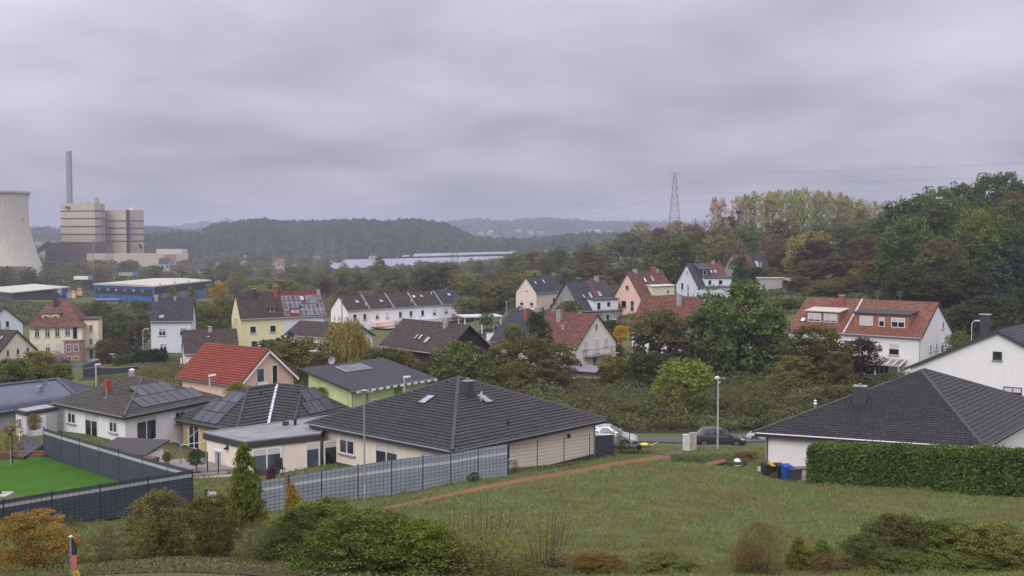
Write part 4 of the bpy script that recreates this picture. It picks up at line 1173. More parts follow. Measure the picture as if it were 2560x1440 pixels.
# ------------------------------------------------------------------ fences
def screen_fence(label, posts, nstrip, light, mat, matl, wiremat, postmat, group=None, over=.08):
    """posts: (top point, base point) in the place; every strip of every bay is a piece of its own"""
    o = thing('privacy_fence', label, 'fence', posts[0][1], 0, group)
    l = Vector(posts[0][1])
    for (t, b) in posts:
        d = (Vector(t) - Vector(b))
        part('post', MB().tube(Vector(b) - l - Vector((0, 0, .3)), Vector(b) - l + d * 1.04, .035, .035, 4), postmat, o)
    for (t0, b0), (t1, b1) in zip(posts, posts[1:]):
        t0, b0, t1, b1 = Vector(t0) - l, Vector(b0) - l, Vector(t1) - l, Vector(b1) - l
        dr = (b1 - b0).normalized(); nr = Vector((-dr.y, dr.x, 0)).normalized()
        for k in range(nstrip):
            f0, f1 = k / nstrip, (k + .985) / nstrip
            A = [b0.lerp(t0, f0), b1.lerp(t1, f0), b1.lerp(t1, f1), b0.lerp(t0, f1)]
            A[0] = A[0] + dr * .025; A[3] = A[3] + dr * .025; A[1] = A[1] - dr * .025; A[2] = A[2] - dr * .025
            w = .006 * (k % 2)
            part('slat', MB().hexa([a + nr * (w + .012) for a in A], [a + nr * w for a in A]), matl if nstrip - 1 - k == light else mat, o)
        mb = MB()
        L = (b1 - b0).length
        n = int(L / .25)
        for i in range(1, n):
            p, q = b0.lerp(b1, i / n), t0.lerp(t1, i / n)
            mb.tube(p - nr * .022, q - nr * .022, .007, .007, 3)
        for k in range(nstrip + 1):
            f = k / nstrip
            mb.tube(b0.lerp(t0, f) - nr * .026, b1.lerp(t1, f) - nr * .026, .007, .007, 3)
        part('wire_mesh', mb, wiremat, o)
    return o
FDARK = paint('screen_strip_slate', (.065, .078, .10), .12, 1.0, .6); FLIGHT = paint('screen_strip_pale', (.42, .42, .42), .08, 1, .6)
FGREY = paint('screen_strip_grey', (.29, .33, .38), .1, .8, .6); FGL = paint('screen_strip_light_grey', (.52, .54, .58), .08, 1, .6)
FPOST = paint('fence_post_dark', (.03, .034, .042), .1, 2, .5)
def lev(px, py, drop, hgt): t = UZ(px, py, drop); return (t, t - Vector((0, 0, hgt)))
screen_fence('slate-coloured screen fence with pale stripe along the near side of the bright lawn', [lev(*a, 12.6, 1.85) for a in ((-112, 1272), (8, 1250), (129, 1230), (250, 1211), (370, 1192), (481, 1175))], 10, 1, FDARK, FLIGHT, FPOST, FPOST)
screen_fence('slate-coloured screen fence with pale stripe running back along the far side of the lawn', [lev(*a, 12.6, 1.85) for a in ((481, 1175.5), (420, 1160), (356, 1142), (297, 1125), (247, 1111), (199, 1097), (154, 1084), (109, 1070))], 10, 1, FDARK, FLIGHT, FPOST, FPOST)
gf = [(590, 1213, 1297, 56.4), (651, 1202, 1284, 57), (722, 1190, 1270, 57.8), (804, 1177, 1257, 58.9), (895, 1163, 1247, 60), (979, 1150, 1237, 61), (1057, 1141, 1224, 62), (1127, 1134, 1208, 63), (1195, 1121, 1198, 64), (1269, 1110, 1190, 65)]
screen_fence('long grey wire-mesh screen fence with pale stripe beside the red dirt path', [(U(a, t, d), U(a, b, d)) for a, t, b, d in gf], 9, 2, FGREY, FGL, paint('wire_dark_green', (.035, .05, .06)), FPOST)
wf = [(1272, 1113, 1191, 65.3), (1343, 1104, 1179, 68), (1410, 1095, 1167, 71), (1474, 1086, 1153, 74), (1535, 1077, 1145, 77), (1574, 1075, 1138, 79)]
o = thing('wire_fence', 'open dark wire-mesh fence in front of the cream bungalow wall', 'fence', U(1272, 1191, 65.3))
l = o.location
for a, t, b, d in wf: part('post', MB().tube(U(a, b, d) - l - Vector((0, 0, .3)), U(a, t - 3, d) - l, .04, .04, 4), FPOST, o)
for (a, t, b, d), (a2, t2, b2, d2) in zip(wf, wf[1:]):
    mb = MB()
    T0, B0, T1, B1 = U(a, t, d) - l, U(a, b, d) - l, U(a2, t2, d2) - l, U(a2, b2, d2) - l
    for k in range(9): mb.tube(B0.lerp(T0, (k + .3) / 8.5), B1.lerp(T1, (k + .3) / 8.5), .009, .009, 3)
    for k in range(1, 14): mb.tube(B0.lerp(B1, k / 14), T0.lerp(T1, k / 14), .004, .004, 3)
    part('wire_mesh', mb, FPOST, o)
gt = thing('gate', 'dark grey solid gate panel beside the white car', 'gate', U(1487, 1148, 75.5))
l = gt.location
for k in range(6):
    A, C = U(1488, 1147 - k * 9.4, 75.5) - l, U(1533, 1142 - k * 9.4, 77.3) - l
    A2, C2 = U(1488, 1147 - k * 9.4 - 9, 75.5) - l, U(1533, 1142 - k * 9.4 - 9, 77.3) - l
    part('slat', MB().hexa([A, C, C2, A2], [p + Vector((-.02, .04, 0)) for p in (A, C, C2, A2)]), FDARK, gt)
part('post', MB().tube((-.05, 0, -.3), U(1486, 1090, 75.5) - l, .05, .05, 4), FPOST, gt)
# slate garden fence beside the road on the left, low
sl = [(208, 938, 912, 172), (245, 934, 908, 174), (290, 931, 910, 177), (345, 926, 905, 180)]
o = thing('board_fence', 'low slate-coloured garden wall beside the side street', 'fence', U(208, 940, 172))
l = o.location
for (a, b, t, d), (a2, b2, t2, d2) in zip(sl, sl[1:]):
    q = [U(a, b + 6, d) - l, U(a2, b2 + 6, d2) - l, U(a2, t2 + 11, d2) - l, U(a, t + 11, d) - l]
    part('panel', MB().hexa(q, [p + Vector((0, .12, 0)) for p in q]), FDARK, o)
    part('coping', MB().hexa([q[3] + Vector((0, -.05, .005)), q[2] + Vector((0, -.05, .005)), q[2] + Vector((0, .17, .005)), q[3] + Vector((0, .17, .005))], [p + Vector((0, 0, .12)) for p in (q[3] + Vector((0, -.05, 0)), q[2] + Vector((0, -.05, 0)), q[2] + Vector((0, .17, 0)), q[3] + Vector((0, .17, 0)))]), ZINC, o)
q0, q1 = U(208, 912, 172) - l, U(246, 900, 196) - l
part('panel', MB().hexa([q0 - Vector((0, 0, 1.4)), q1 - Vector((0, 0, 1.4)), q1, q0], [p + Vector((-.12, 0, 0)) for p in (q0 - Vector((0, 0, 1.4)), q1 - Vector((0, 0, 1.4)), q1, q0)]), FDARK, o)

# ------------------------------------------------------------------ garden at the left
def drape(name, quad, mat, lift, n=14):
    a, b, c, d = [Vector(p[:2]) for p in quad]
    mb = MB(); P = []
    for i in range(n + 1):
        row = []
        for j in range(n + 1):
            p = a.lerp(b, i / n).lerp(d.lerp(c, i / n), j / n); row.append((p.x, p.y, g(p.x, p.y) + lift))
        P.append(row)
    for i in range(n):
        for j in range(n): mb.poly([P[i][j], P[i + 1][j], P[i + 1][j + 1], P[i][j + 1]])
    return struct(name, mb, mat, smooth=True)
c1, c2, c3, c4 = (UZ(481, 1175, 12.6), UZ(109, 1070, 12.6), UZ(-112, 1272, 12.6), None)
c4 = c2 + (c3 - c1)
LAWN = groundmat('lawn_bright', [(.3, (.036, .10, .012)), (.55, (.048, .132, .014)), (.75, (.07, .155, .02))], .5, 9, .35)
def flat(name, quad, z, mat, kind='structure'):
    o = part(name, MB().prism([(p.x, p.y) for p in quad], z - .5, z), mat, None)
    if kind: o['kind'] = kind
    return o
SOIL = groundmat('garden_soil', [(.3, (.055, .042, .028)), (.5, (.085, .065, .042)), (.66, (.075, .075, .035)), (.8, (.11, .085, .05))], .6, 4, .5)
drape('garden_soil', [at(-150, 28), at(840, 28.5), at(760, 36), at(-150, 37)], SOIL, .03, 24)
LZ = CZ - 14.38
flat('lawn', [c1 + Vector((-.3, .05, 0)), c2 + Vector((-.1, -.25, 0)), c4 + Vector((0, 1.2, 0)), c3 + Vector((0, .2, 0))], LZ, LAWN)

ed = [U(0, 1157, 68.5), U(110, 1147, 70.2)]
part('lawn_edging', MB().box(0, 12, -.12, .12, -.4, .16), WOOD, None, T((ed[1].x - 11.6, ed[1].y - 1.6, LZ)) @ RZ(.14))['kind'] = 'structure'
tp = [UZ(22, 1138, 14.3), UZ(60, 1147, 14.3), UZ(110, 1110, 14.3), UZ(58, 1088, 14.3)]
o = thing('tarpaulin', 'dark slate tarpaulin stretched over a garden bed behind the lawn', 'tarpaulin', tp[0])
part('sheet', MB().hexa([p - tp[0] - Vector((0, 0, .5)) for p in tp], [p - tp[0] + Vector((0, 0, .12 * (i % 2))) for i, p in enumerate(tp)]), paint('tarp', (.045, .052, .062), .2, .6), o)
part('edge_board', MB().hexa([p - tp[0] + Vector((0, -.05, .02)) for p in (tp[0], tp[1])] + [p - tp[0] + Vector((0, .1, .02)) for p in (tp[1], tp[0])], [p - tp[0] + Vector((0, -.05, .2)) for p in (tp[0], tp[1])] + [p - tp[0] + Vector((0, .1, .2)) for p in (tp[1], tp[0])]), WOOD, o)
o = thing('plank_pile', 'heap of reddish wooden planks between tarpaulin and slate fence', 'planks', U(92, 1143, 69.5))
for k in range(7): part('plank', MB().box(-1.0, 1.0, -.07, .07, 0, .04), paint('plank_red', (.19, .075, .035), .25), o, T((R.uniform(-.2, .2), k * .13 - .4, .05 + .05 * (k % 3))) @ RZ(R.uniform(-.3, .5)) @ Matrix.Rotation(R.uniform(-.1, .12), 4, 'Y'))
tg = at(26, 66)
o = thing('garden_pole', 'slim blue-grey pole with dark red knob beside the lawn edge', 'pole', U(27, 1151, 66))
part('pole', MB().tube((0, 0, -.3), (0, 0, 1.55), .04, .04, 7), FGREY, o); part('knob', MB().lathe([(.02, 1.5), (.1, 1.55), (.11, 1.66), (.03, 1.75)], 9), paint('knob_red', (.11, .02, .025)), o)
o = thing('white_pole', 'thin white pole in front of the flat-roofed garage', 'pole', U(48, 1090, 74)); part('shaft', MB().tube((0, 0, -.3), (0, 0, 1.3), .025, .025, 6), WHITE, o)
s = thing('basin', 'pale plastic sandbox corner lying on the bright lawn at the left edge', 'sandbox', Vector((UZ(4, 1240, 14.38).x, UZ(4, 1240, 14.38).y, LZ)))
part('tray', MB().box(-1.3, .45, -.5, .45, 0, .14), paint('plastic_pale', (.55, .60, .64)), s); part('sand', MB().box(-1.2, .35, -.4, .35, .142, .15), CONC, s); part('toy', MB().lathe([(.07, .16), (.11, .24), (.04, .33)], 7), BLACK, s, T((-.05, -.1, 0)))
def leaf_pts(k):
    a = np.random.default_rng(40 + k); n = 60; P = a.normal(0, .14, (n, 3)) + np.array([0, 0, .38]); u = a.normal(0, .05, (n, 3)); v = a.normal(0, .05, (n, 3))
    return np.stack([P - u, P - v, P + u, P + v], 1)
# shed, logs, terrace, clothes dryer, steps
sh = U(325, 1143, 68)
o = thing('garden_shed', 'low white shed with dark roof behind the slate fence', 'shed', Vector((sh.x, sh.y, CZ - 15.3)), -.25)
part('wall', MB().box(-2.2, 1.0, 0, 2.2, -.6, 1.3), WHITE, o); part('roof', MB().hexa([(-2.6, -.3, 1.31), (1.3, -.3, 1.31), (1.3, 2.5, 1.75), (-2.6, 2.5, 1.75)], [(-2.6, -.3, 1.4), (1.3, -.3, 1.4), (1.3, 2.5, 1.85), (-2.6, 2.5, 1.85)]), DFRAME, o)
lg = U(370, 1150, 66.5)
o = thing('log_stack', 'stack of split brown firewood logs beside the white shed', 'firewood', Vector((lg.x, lg.y, CZ - 15.0)), -.2)
lm = MB().tube((-.62, 0, 0), (.62, 0, 0), .085, .075, 7).mesh('log')
for k in range(9):
    for i in range(3): link('log', lm, paint('firewood', (.14, .085, .055), .3, 4), o, T((R.uniform(-.08, .08), i * .19 - .2 + .09 * (k % 2), k * .145 - .05)) @ Matrix.Rotation(R.uniform(-.06, .06), 4, 'Z'))
for sx in (-.68, .68): part('stake', MB().box(sx - .04, sx + .04, -.3, -.22, -.6, 1.25), WOOD, o)
o = thing('clothes_dryer', 'pale metal clothes dryer on the terrace by the ochre wall', 'clothes dryer', U(452, 1160, 68), -.3)
part('frame', MB().tube((0, 0, 0), (0, 0, 1.5), .03, .03, 6).tube((0, 0, 1.2), (1.6, .4, 1.45), .02, .02, 5).tube((0, 0, 1.2), (.5, 1.2, 2.0), .02, .02, 5).tube((0, 0, 1.3), (-.9, .3, 1.5), .02, .02, 5).tube((1.6, .4, 0), (1.6, .4, 1.5), .03, .03, 6), ZINC, o)
ts = UZ(520, 1182, 15.3)
o = thing('terrace', 'paved garden terrace with two low steps beside the cream annex', 'terrace', Vector((ts.x, ts.y, CZ - 15.35)), .35)
part('slab', MB().box(-2.2, 2.0, .4, 4.8, -.6, .12), paint('paving', (.26, .23, .20), .2, .8), o); part('step', MB().box(-1.8, 1.2, -.1, .39, -.6, .0), paint('paving', (.26, .23, .20)), o); part('step', MB().box(-1.8, 2.0, -.6, -.11, -.6, -.13), CONC, o)
part('riser', MB().box(-2.0, -.4, .36, .398, -.1, .118), DFRAME, o)
o = thing('terrace_railing', 'short dark railing posts in front of the annex side wall', 'railing', U(520, 1165, 66))
for k in range(3): part('post', MB().tube((k * .75 - .7, k * -.28, -.3), (k * .75 - .7, k * -.28, .95), .04, .04, 5), FPOST, o)
for k, (px, py, nm, cc, lb) in enumerate(((672, 1192, 'flower_pot', (.10, .03, .035), 'dark red flower pot left of the other at the cream annex wall'), (682, 1190, 'flower_pot', (.09, .03, .04), 'dark red flower pot beside the black garden chair'))):
    p = U(px, py, 63); o = thing(nm, lb, 'flower pot', p); part('pot', MB().lathe([(.12, -.2), (.2, .18), (.21, .2)], 10), paint('pot_%d' % k, cc), o); q_ = link('plant', quadmesh('plant', leaf_pts(k)), LEAF if False else paint('pot_plant', (.10, .035, .04), .3), o)
p = U(700, 1188, 62.5); o = thing('garden_chair', 'black garden chair in front of the cream annex', 'chair', p, .5)
part('seat', MB().box(-.25, .25, -.25, .25, .38, .42), BLACK, o); part('backrest', MB().hexa([(-.25, .22, .42), (.25, .22, .42), (.25, .27, .42), (-.25, .27, .42)], [(-.25, .32, .95), (.25, .32, .95), (.25, .36, .95), (-.25, .36, .95)]), BLACK, o)
for sx in (-.22, .22):
    for sy in (-.22, .22): part('leg', MB().tube((sx, sy, -.3), (sx, sy, .379), .02, .02, 5), BLACK, o)
o = thing('picket', 'small post and pale board standing in the grass behind the round bushes', 'post', U(515, 1246, 57)); part('post', MB().box(-.07, .07, -.07, .07, -.4, .5), DFRAME, o); part('board', MB().box(.09, .55, -.02, .02, -.2, .35), FGL, o)

# ------------------------------------------------------------------ lamps and poles
def lamp(px, yt, yb, d, style, label, matp=None):
    top, base = U(px, yt, d), U(px, yb, d)
    h = top.z - base.z
    o = thing('street_lamp', label, 'street lamp', base, 0, 'street lamps')
    matp = matp or paint('lamp_post_grey', (.46, .47, .48), .1)
    k = max(.05, d * .0008)
    if style == 'tee':
        matp = paint('lamp_post_dull', (.27, .28, .28), .15); part('post', MB().tube((0, 0, -1), (0, 0, h), .05, .04, 8), matp, o); part('arm', MB().box(-.3, .5, -.09, .09, h + .002, h + .07), matp, o); part('lamp_head', MB().lathe([(.16, h + .072), (.2, h + .11), (.06, h + .17)], 10), ZINC, o)
        part('access_door', MB().box(-.05, .05, -.11, -.06, .5, .95), CONC, o)
    elif style == 'arm':
        part('post', MB().tube((0, 0, -1), (0, 0, h), k * 1.1, k * .8, 7), matp, o)
        part('lamp_head', MB().hexa([(-.1, -.13, h), (.6, -.1, h + .14), (.6, .1, h + .14), (-.1, .13, h)], [(-.1, -.1, h + .2), (.56, -.07, h + .27), (.56, .07, h + .27), (-.1, .1, h + .2)]), paint('lamp_head_white', (.66, .66, .66)), o)
    elif style == 'bow':
        pts = [(0, 0, -1), (0, 0, h * .84)] + [(h * .09 * (1 - math.cos(a)), 0, h * .84 + h * .16 * math.sin(a)) for a in (.4, .8, 1.2, 1.57)]
        part('post', MB().path(pts, max(.045, d * .00033), 6), matp, o); part('lamp_head', MB().box(pts[-1][0], pts[-1][0] + .7, -.1, .1, h - .06, h + .07), paint('lamp_head_white', (.66, .66, .66)), o)
    else:
        part('post', MB().tube((0, 0, -.5), (0, 0, h), .07, .05, 9), matp, o)
        part('lamp_head', MB().lathe([(.03, h - .12), (.18, h - .05), (.2, h + .06), (.13, h + .15), (.04, h + .18)], 12), paint('lamp_head_white', (.66, .66, .66)), o, T((-.08, 0, .0))); part('bracket', MB().box(.05, .52, -.03, .03, h + .0, h + .05).box(.0, .16, -.08, .08, h - .38, h - .22), matp, o); part('access_door', MB().box(-.05, .05, -.09, -.05, .6, 1.1), CONC, o)
    return o
lamp(912, 981, 1256, 58.6, 'tee', 'grey lamp post with flat T-shaped head in front of the grey screen fence')
lamp(525, 942, 1004, 100, 'arm', 'white street lamp in front of the pink house with red pantiles')
lamp(241, 914, 985, 128, 'arm', 'white street lamp rising behind the blue-grey roof')
lamp(1011, 946, 1010, 102, 'arm', 'white street lamp in front of the lime green house')
lamp(1794, 946, 1117, 83, 'globe', 'tall slim white lamp post with round head beside the parked dark hatchback')
lamp(358, 822, 888, 205, 'bow', 'slender lamp post left of the plain white two-storey house')
lamp(1526, 798, 860, 196, 'bow', 'curved lamp post behind the balcony house')
lamp(2428, 802, 880, 118, 'bow', 'curved lamp post between the semi-detached house and the white gable')
lamp(1973, 608, 672, 330, 'arm', 'lamp post below the orange tree on the wooded slope', CONC)
for px, yt, yb, d, lb in ((1267, 752, 792, 252, 'bare grey utility pole left of the peach house'), (1338, 772, 800, 172, 'utility pole on the dark roof side of the balcony house')):
    o = thing('utility_pole', lb, 'pole', U(px, yb, d)); h = U(px, yt, d).z - o.location.z
    part('shaft', MB().tube((0, 0, -2), (0, 0, h), .12, .09, 6), CONC, o); part('crossarm', MB().box(-.5, .5, -.05, .05, h - .3, h - .2), CONC, o)

# flags
def flag(o, h, w, drop_, cols, mats, x=0):
    nb = 10
    for k, mt in enumerate(mats):
        mb = MB()
        for i in range(nb):
            for j in range(3):
                def P(i, j):
                    zz = h - drop_ * (k + (i / nb)) / len(mats); u = j / 3
                    t = (k + i / nb) / len(mats)
                    return (x + w * (.25 + .75 * t) * (u * 1.0 - .12) + .12 * w * math.sin(t * 9 + j * 2), .10 * w * math.sin(j * 2.3 + t * 4), zz + .05 * w * j)
                mb.poly([P(i, j), P(i + 1, j), P(i + 1, j + 1), P(i, j + 1)])
        part('stripe', mb, mt, o, smooth=True)
fp = U(180, 1500, 28)
o = thing('flag_pole', 'pole with limp black, red and gold flag among the garden bushes', 'flag pole', fp)
h = U(180, 1346, 28).z - fp.z
part('pole', MB().tube((0, 0, -1), (0, 0, h), .035, .03, 9), ZINC, o); part('finial', MB().lathe([(.03, h), (.055, h + .02), (.06, h + .05), (.02, h + .09)], 12), paint('finial', (.45, .55, .55), .05, 2, .3, .5), o)
flag(o, h - .05, .27, 1.25, 3, [paint('flag_black', (.03, .035, .04)), paint('flag_red', (.62, .15, .11)), paint('flag_gold', (.75, .55, .04))], .02)
fp = U(1516, 970, 150)
o = thing('flag_pole', 'white garden flag pole with drooping black, white and red flag', 'flag pole', fp)
h = U(1516, 895, 150).z - fp.z
part('pole', MB().tube((0, 0, -1), (0, 0, h), .05, .04, 7), WHITE, o)
flag(o, h - .05, .45, 2.1, 3, [paint('flag_black', (.03, .035, .04)), paint('flag_white', (.6, .6, .62)), paint('flag_red_dark', (.42, .06, .06))], .02)

# ------------------------------------------------------------------ cars
TYRE = paint('tyre', (.018, .018, .018), .1, 4, .9); RIM = paint('rim', (.33, .34, .35), .1, 4, .35, .7)
CGL = glass('car_glass', (.03, .035, .04), .05)
def car(label, loc, yaw, colour, L=4.05, Wd=1.74, H=1.47, suv=0.0, hgt=0):
    """x runs from the tail (0) to the nose (L); origin on the ground below the middle"""
    paintm = paint('car_paint_%03d' % int(sum(colour) * 1000), colour, .05, 1, .28, .35, .6)
    o = thing('parked_car', label, 'car', loc, yaw, 'cars parked about the village')
    st = [(0, .42, .86, .74), (.08, .30, .98, .80), (.35, .24, 1.0, .85), (1.0, .22, .97, .87), (2.0, .22, .95, .87), (2.75, .22, .94, .87), (3.3, .24, .86, .85), (3.75, .28, .76, .80), (3.98, .36, .64, .70), (4.05, .42, .56, .62)]
    f = L / 4.05; hw = Wd / 1.74
    mb = MB(); rings = []
    for x, zb, zt, w in st:
        w *= hw; zt = zt * (1 + suv * .12); x = x * f - L / 2
        rings.append([(x, -w * .9, zb), (x, -w, zb + .14), (x, -w, (zb + zt) / 2), (x, -w * .96, zt - .07), (x, -w * .86, zt), (x, w * .86, zt), (x, w * .96, zt - .07), (x, w, (zb + zt) / 2), (x, w, zb + .14), (x, w * .9, zb)])
    for a, b in zip(rings, rings[1:]):
        for i in range(10): mb.poly([a[i], b[i], b[(i + 1) % 10], a[(i + 1) % 10]])
    mb.poly(rings[0]); mb.poly(rings[-1][::-1])
    zb = .95 * (1 + suv * .12); zt = H
    lo = [(.22, .78), (3.05, .80)]; hi = [(.62, .56), (2.1, .585)]
    P = lambda x, y, z: (x * f - L / 2, y * hw, z)
    r0, r1 = (.62 if not suv else .45), 2.1
    base = [P(.20, -.80, zb - .02), P(3.05, -.80, zb - .05), P(3.05, .80, zb - .05), P(.20, .80, zb - .02)]
    top = [P(r0, -.57, zt - .05), P(r1, -.60, zt), P(r1, .60, zt), P(r0, .57, zt - .05)]
    mb.hexa(base, top); mid = [P(1.35, -.6, zt + .035), P(1.35, .6, zt + .035)]
    mb.poly([top[0], mid[0], mid[1], top[3]]); mb.poly([mid[0], top[1], top[2], mid[1]])
    b = part('body', mb, paintm, o)
    V = [Vector(p) for p in base + top]
    def pane(name, q, u0, u1, v0, v1, n):
        a, bb, c, d = q
        pt = lambda u, v: a.lerp(bb, u).lerp(d.lerp(c, u), v) + n
        part(name, MB().hexa([pt(u0, v0) - n * 1.5, pt(u1, v0) - n * 1.5, pt(u1, v1) - n * 1.5, pt(u0, v1) - n * 1.5], [pt(u0, v0), pt(u1, v0), pt(u1, v1), pt(u0, v1)]), CGL, b)
    for sgn, q in ((-1, (V[0], V[1], V[5], V[4])), (1, (V[3], V[2], V[6], V[7]))):
        n = Vector((0, .012 * sgn, .004))
        pane('side_window', q, .13, .45, .12, .88, n); pane('side_window', q, .48, .88, .12, .88, n)
    pane('windscreen', (V[1], V[2], V[6], V[5]), .06, .94, .08, .94, Vector((.012, 0, .012))); pane('rear_window', (V[3], V[0], V[4], V[7]), .1, .9, .18, .9, Vector((-.012, 0, .008)))
    for x in (.72, 3.25):
        for sgn in (-1, 1):
            w = part('wheel', cached(('tyre',), lambda: MB().lathe([(.12, -.10), (.27, -.11), (.315, -.07), (.315, .07), (.27, .11), (.2, .105)], 18).mesh('wheel')), TYRE, o, T(P(x, sgn * .80, .315)) @ Matrix.Rotation(math.pi / 2 * -sgn, 4, 'X'))
            def rim():
                mb = MB().lathe([(.05, .09), (.2, .108), (.215, .10)], 14)
                for k in range(5): mb.box(.0, .2, -.03, .03, .108, .118) if k == 0 else mb.prism([(math.cos(k * 1.2566) * r - math.sin(k * 1.2566) * s, math.sin(k * 1.2566) * r + math.cos(k * 1.2566) * s) for r, s in ((.02, -.03), (.2, -.03), (.2, .03), (.02, .03))], .108, .118)
                return mb.mesh('rim')
            link('rim', cached(('rim',), rim), RIM, w)
            part('wheel_arch', cached(('arch',), lambda: MB().lathe([(.335, -.02), (.37, -.02), (.37, .02), (.335, .02)], 18).mesh('wheel_arch')), BLACK, b, T(P(x, sgn * .868, .33)) @ Matrix.Rotation(math.pi / 2, 4, 'X'))
    for sgn in (-1, 1):
        part('headlight', MB().hexa([P(3.72, sgn * .5, .62), P(3.9, sgn * .78, .62), P(3.62, sgn * .84, .68), P(3.55, sgn * .55, .70)], [P(3.74, sgn * .5, .72), P(3.88, sgn * .76, .72), P(3.60, sgn * .82, .79), P(3.5, sgn * .55, .80)]), paint('lamp_glass', (.62, .64, .66), .05, 3, .1), b)
        part('tail_light', MB().box(-L / 2 - .015, -L / 2 + .16, min(sgn * .6, sgn * .82) * hw, max(sgn * .6, sgn * .82) * hw, .80, 1.0), paint('tail_red', (.22, .012, .012), .05, 3, .2), b)
        part('mirror', MB().box(P(2.66, 0, 0)[0], P(2.84, 0, 0)[0], min(sgn * .82, sgn * 1.0) * hw, max(sgn * .82, sgn * 1.0) * hw, zb - .01, zb + .14), paintm, b)
        part('sill_trim', MB().box(-L * .22, L * .2, min(sgn * .80, sgn * .875) * hw, max(sgn * .80, sgn * .875) * hw, .2, .27), paint('trim_grey', (.3, .3, .3)), b)
        for x in (1.55, 2.5): part('door_seam', MB().box(P(x, 0, 0)[0] - .008, P(x, 0, 0)[0] + .008, min(sgn * .862, sgn * .876) * hw, max(sgn * .862, sgn * .876) * hw, .34, .86), BLACK, b)
    part('bumper', MB().box(L / 2 - .1, L / 2 + .03, -.5, .5, .36, .5), BLACK, b); part('number_plate', MB().box(L / 2 + .031, L / 2 + .045, -.26, .26, .39, .5), WHITE, b)
    part('bumper', MB().box(-L / 2 - .03, -L / 2 + .1, -.6, .6, .34, .5), BLACK, b); part('number_plate', MB().box(-L / 2 - .045, -L / 2 - .031, -.26, .26, .52, .63), WHITE, b)
    return o
p = U(1801, 1117, 86); car('dark grey hatchback parked behind the slim white lamp post', (p.x, p.y + .4, p.z - .02), -.05, (.048, .05, .058))
p = U(1522, 1113, 83); car('white car parked at the cream bungalow behind the dark gate', (p.x, p.y, p.z), -.2, (.40, .41, .43), 4.4, 1.8, 1.55, .5)
p = U(1930, 1109, 90); car('white car whose nose shows beside the right bungalow', (p.x, p.y, p.z + .05), math.pi - .35, (.52, .53, .55), 4.2, 1.78, 1.5)
p = at(147, 226); car('dark blue-grey estate car on the side street below the villa', (p.x, p.y, p.z + .08), -.1, (.07, .085, .10), 4.5, 1.8, 1.5)
p = at(278, 236); car('white car seen from behind on the side street', (p.x, p.y, p.z + .08), 1.45, (.64, .65, .66), 4.0, 1.75, 1.5)
p = at(146, 212); car('black car parked beside the yellow-green tree near the villa', (p.x, p.y, p.z + .06), 1.5, (.03, .032, .036), 4.2, 1.76, 1.5)
p = at(1189, 186); car('white van-like car on the lane behind the large dark roof', (p.x, p.y, p.z + .08), -2.0, (.64, .64, .66), 4.4, 1.85, 1.8, .8)
p = at(1172, 226); car('black car under the carport beside the white terrace', (p.x, p.y, p.z + .08), -.3, (.025, .025, .03), 4.4, 1.8, 1.5)

# flat trailer with yellow bundle
p = U(1602, 1121, 80)
o = thing('trailer', 'low flat trailer with drawbar beside the road end', 'trailer', p, .1)
part('bed', MB().box(-1.3, .7, -.6, .6, .18, .26), DFRAME, o); part('drawbar', MB().tube((.7, 0, .2), (1.3, 0, .42), .05, .04, 6).tube((1.28, 0, .4), (1.3, 0, .6), .05, .05, 6), ZINC, o)
for sx in (-1, 1): part('wheel', MB().tube((-.3, sx * .62, .2), (-.3, sx * .76, .2), .2, .2, 12), TYRE, o)
tag(part('yellow_bundle', MB().lathe([(.0, .27), (.3, .27), (.33, .34), (.2, .42), (.03, .44)], 11), paint('plastic_yellow', (.72, .66, .03)), None, T(p + Vector((.25, -.1, 0)))), 'flat yellow plastic bundle lying on the low trailer', 'bundle')

# electric cabinets by the road
p = U(1715, 1123, 82.5)
for dx, w, hh, lb in ((0, .5, 1.15, 'narrow white electrical cabinet beside the dark hatchback'), (.52, .54, 1.28, 'taller grey electrical cabinet with stained doors beside the hatchback')):
    mt = paint('cabinet_white', (.60, .60, .57), .15, 3) if dx == 0 else paint('cabinet_stained', (.36, .35, .31), .3, 3)
    o = thing('electrical_cabinet', lb, 'cabinet', p + Vector((dx, .02 * dx, 0)), -.05, 'cabinets by the road')
    part('box', MB().box(-w / 2, w / 2, -.16, .16, -.3, hh - .06), mt, o); part('lid', MB().box(-w / 2 - .02, w / 2 + .02, -.19, .19, hh - .058, hh), mt, o)
    for s in (-1, 1): part('door', MB().box(min(0, s) * (w / 2 - .03) + .008 * s + (.0), max(0, s) * (w / 2 - .03) + .0, -.175, -.161, .08, hh - .1), mt, o)
    part('handle', MB().box(-.02, .02, -.195, -.176, hh * .5, hh * .5 + .1), DFRAME, o)

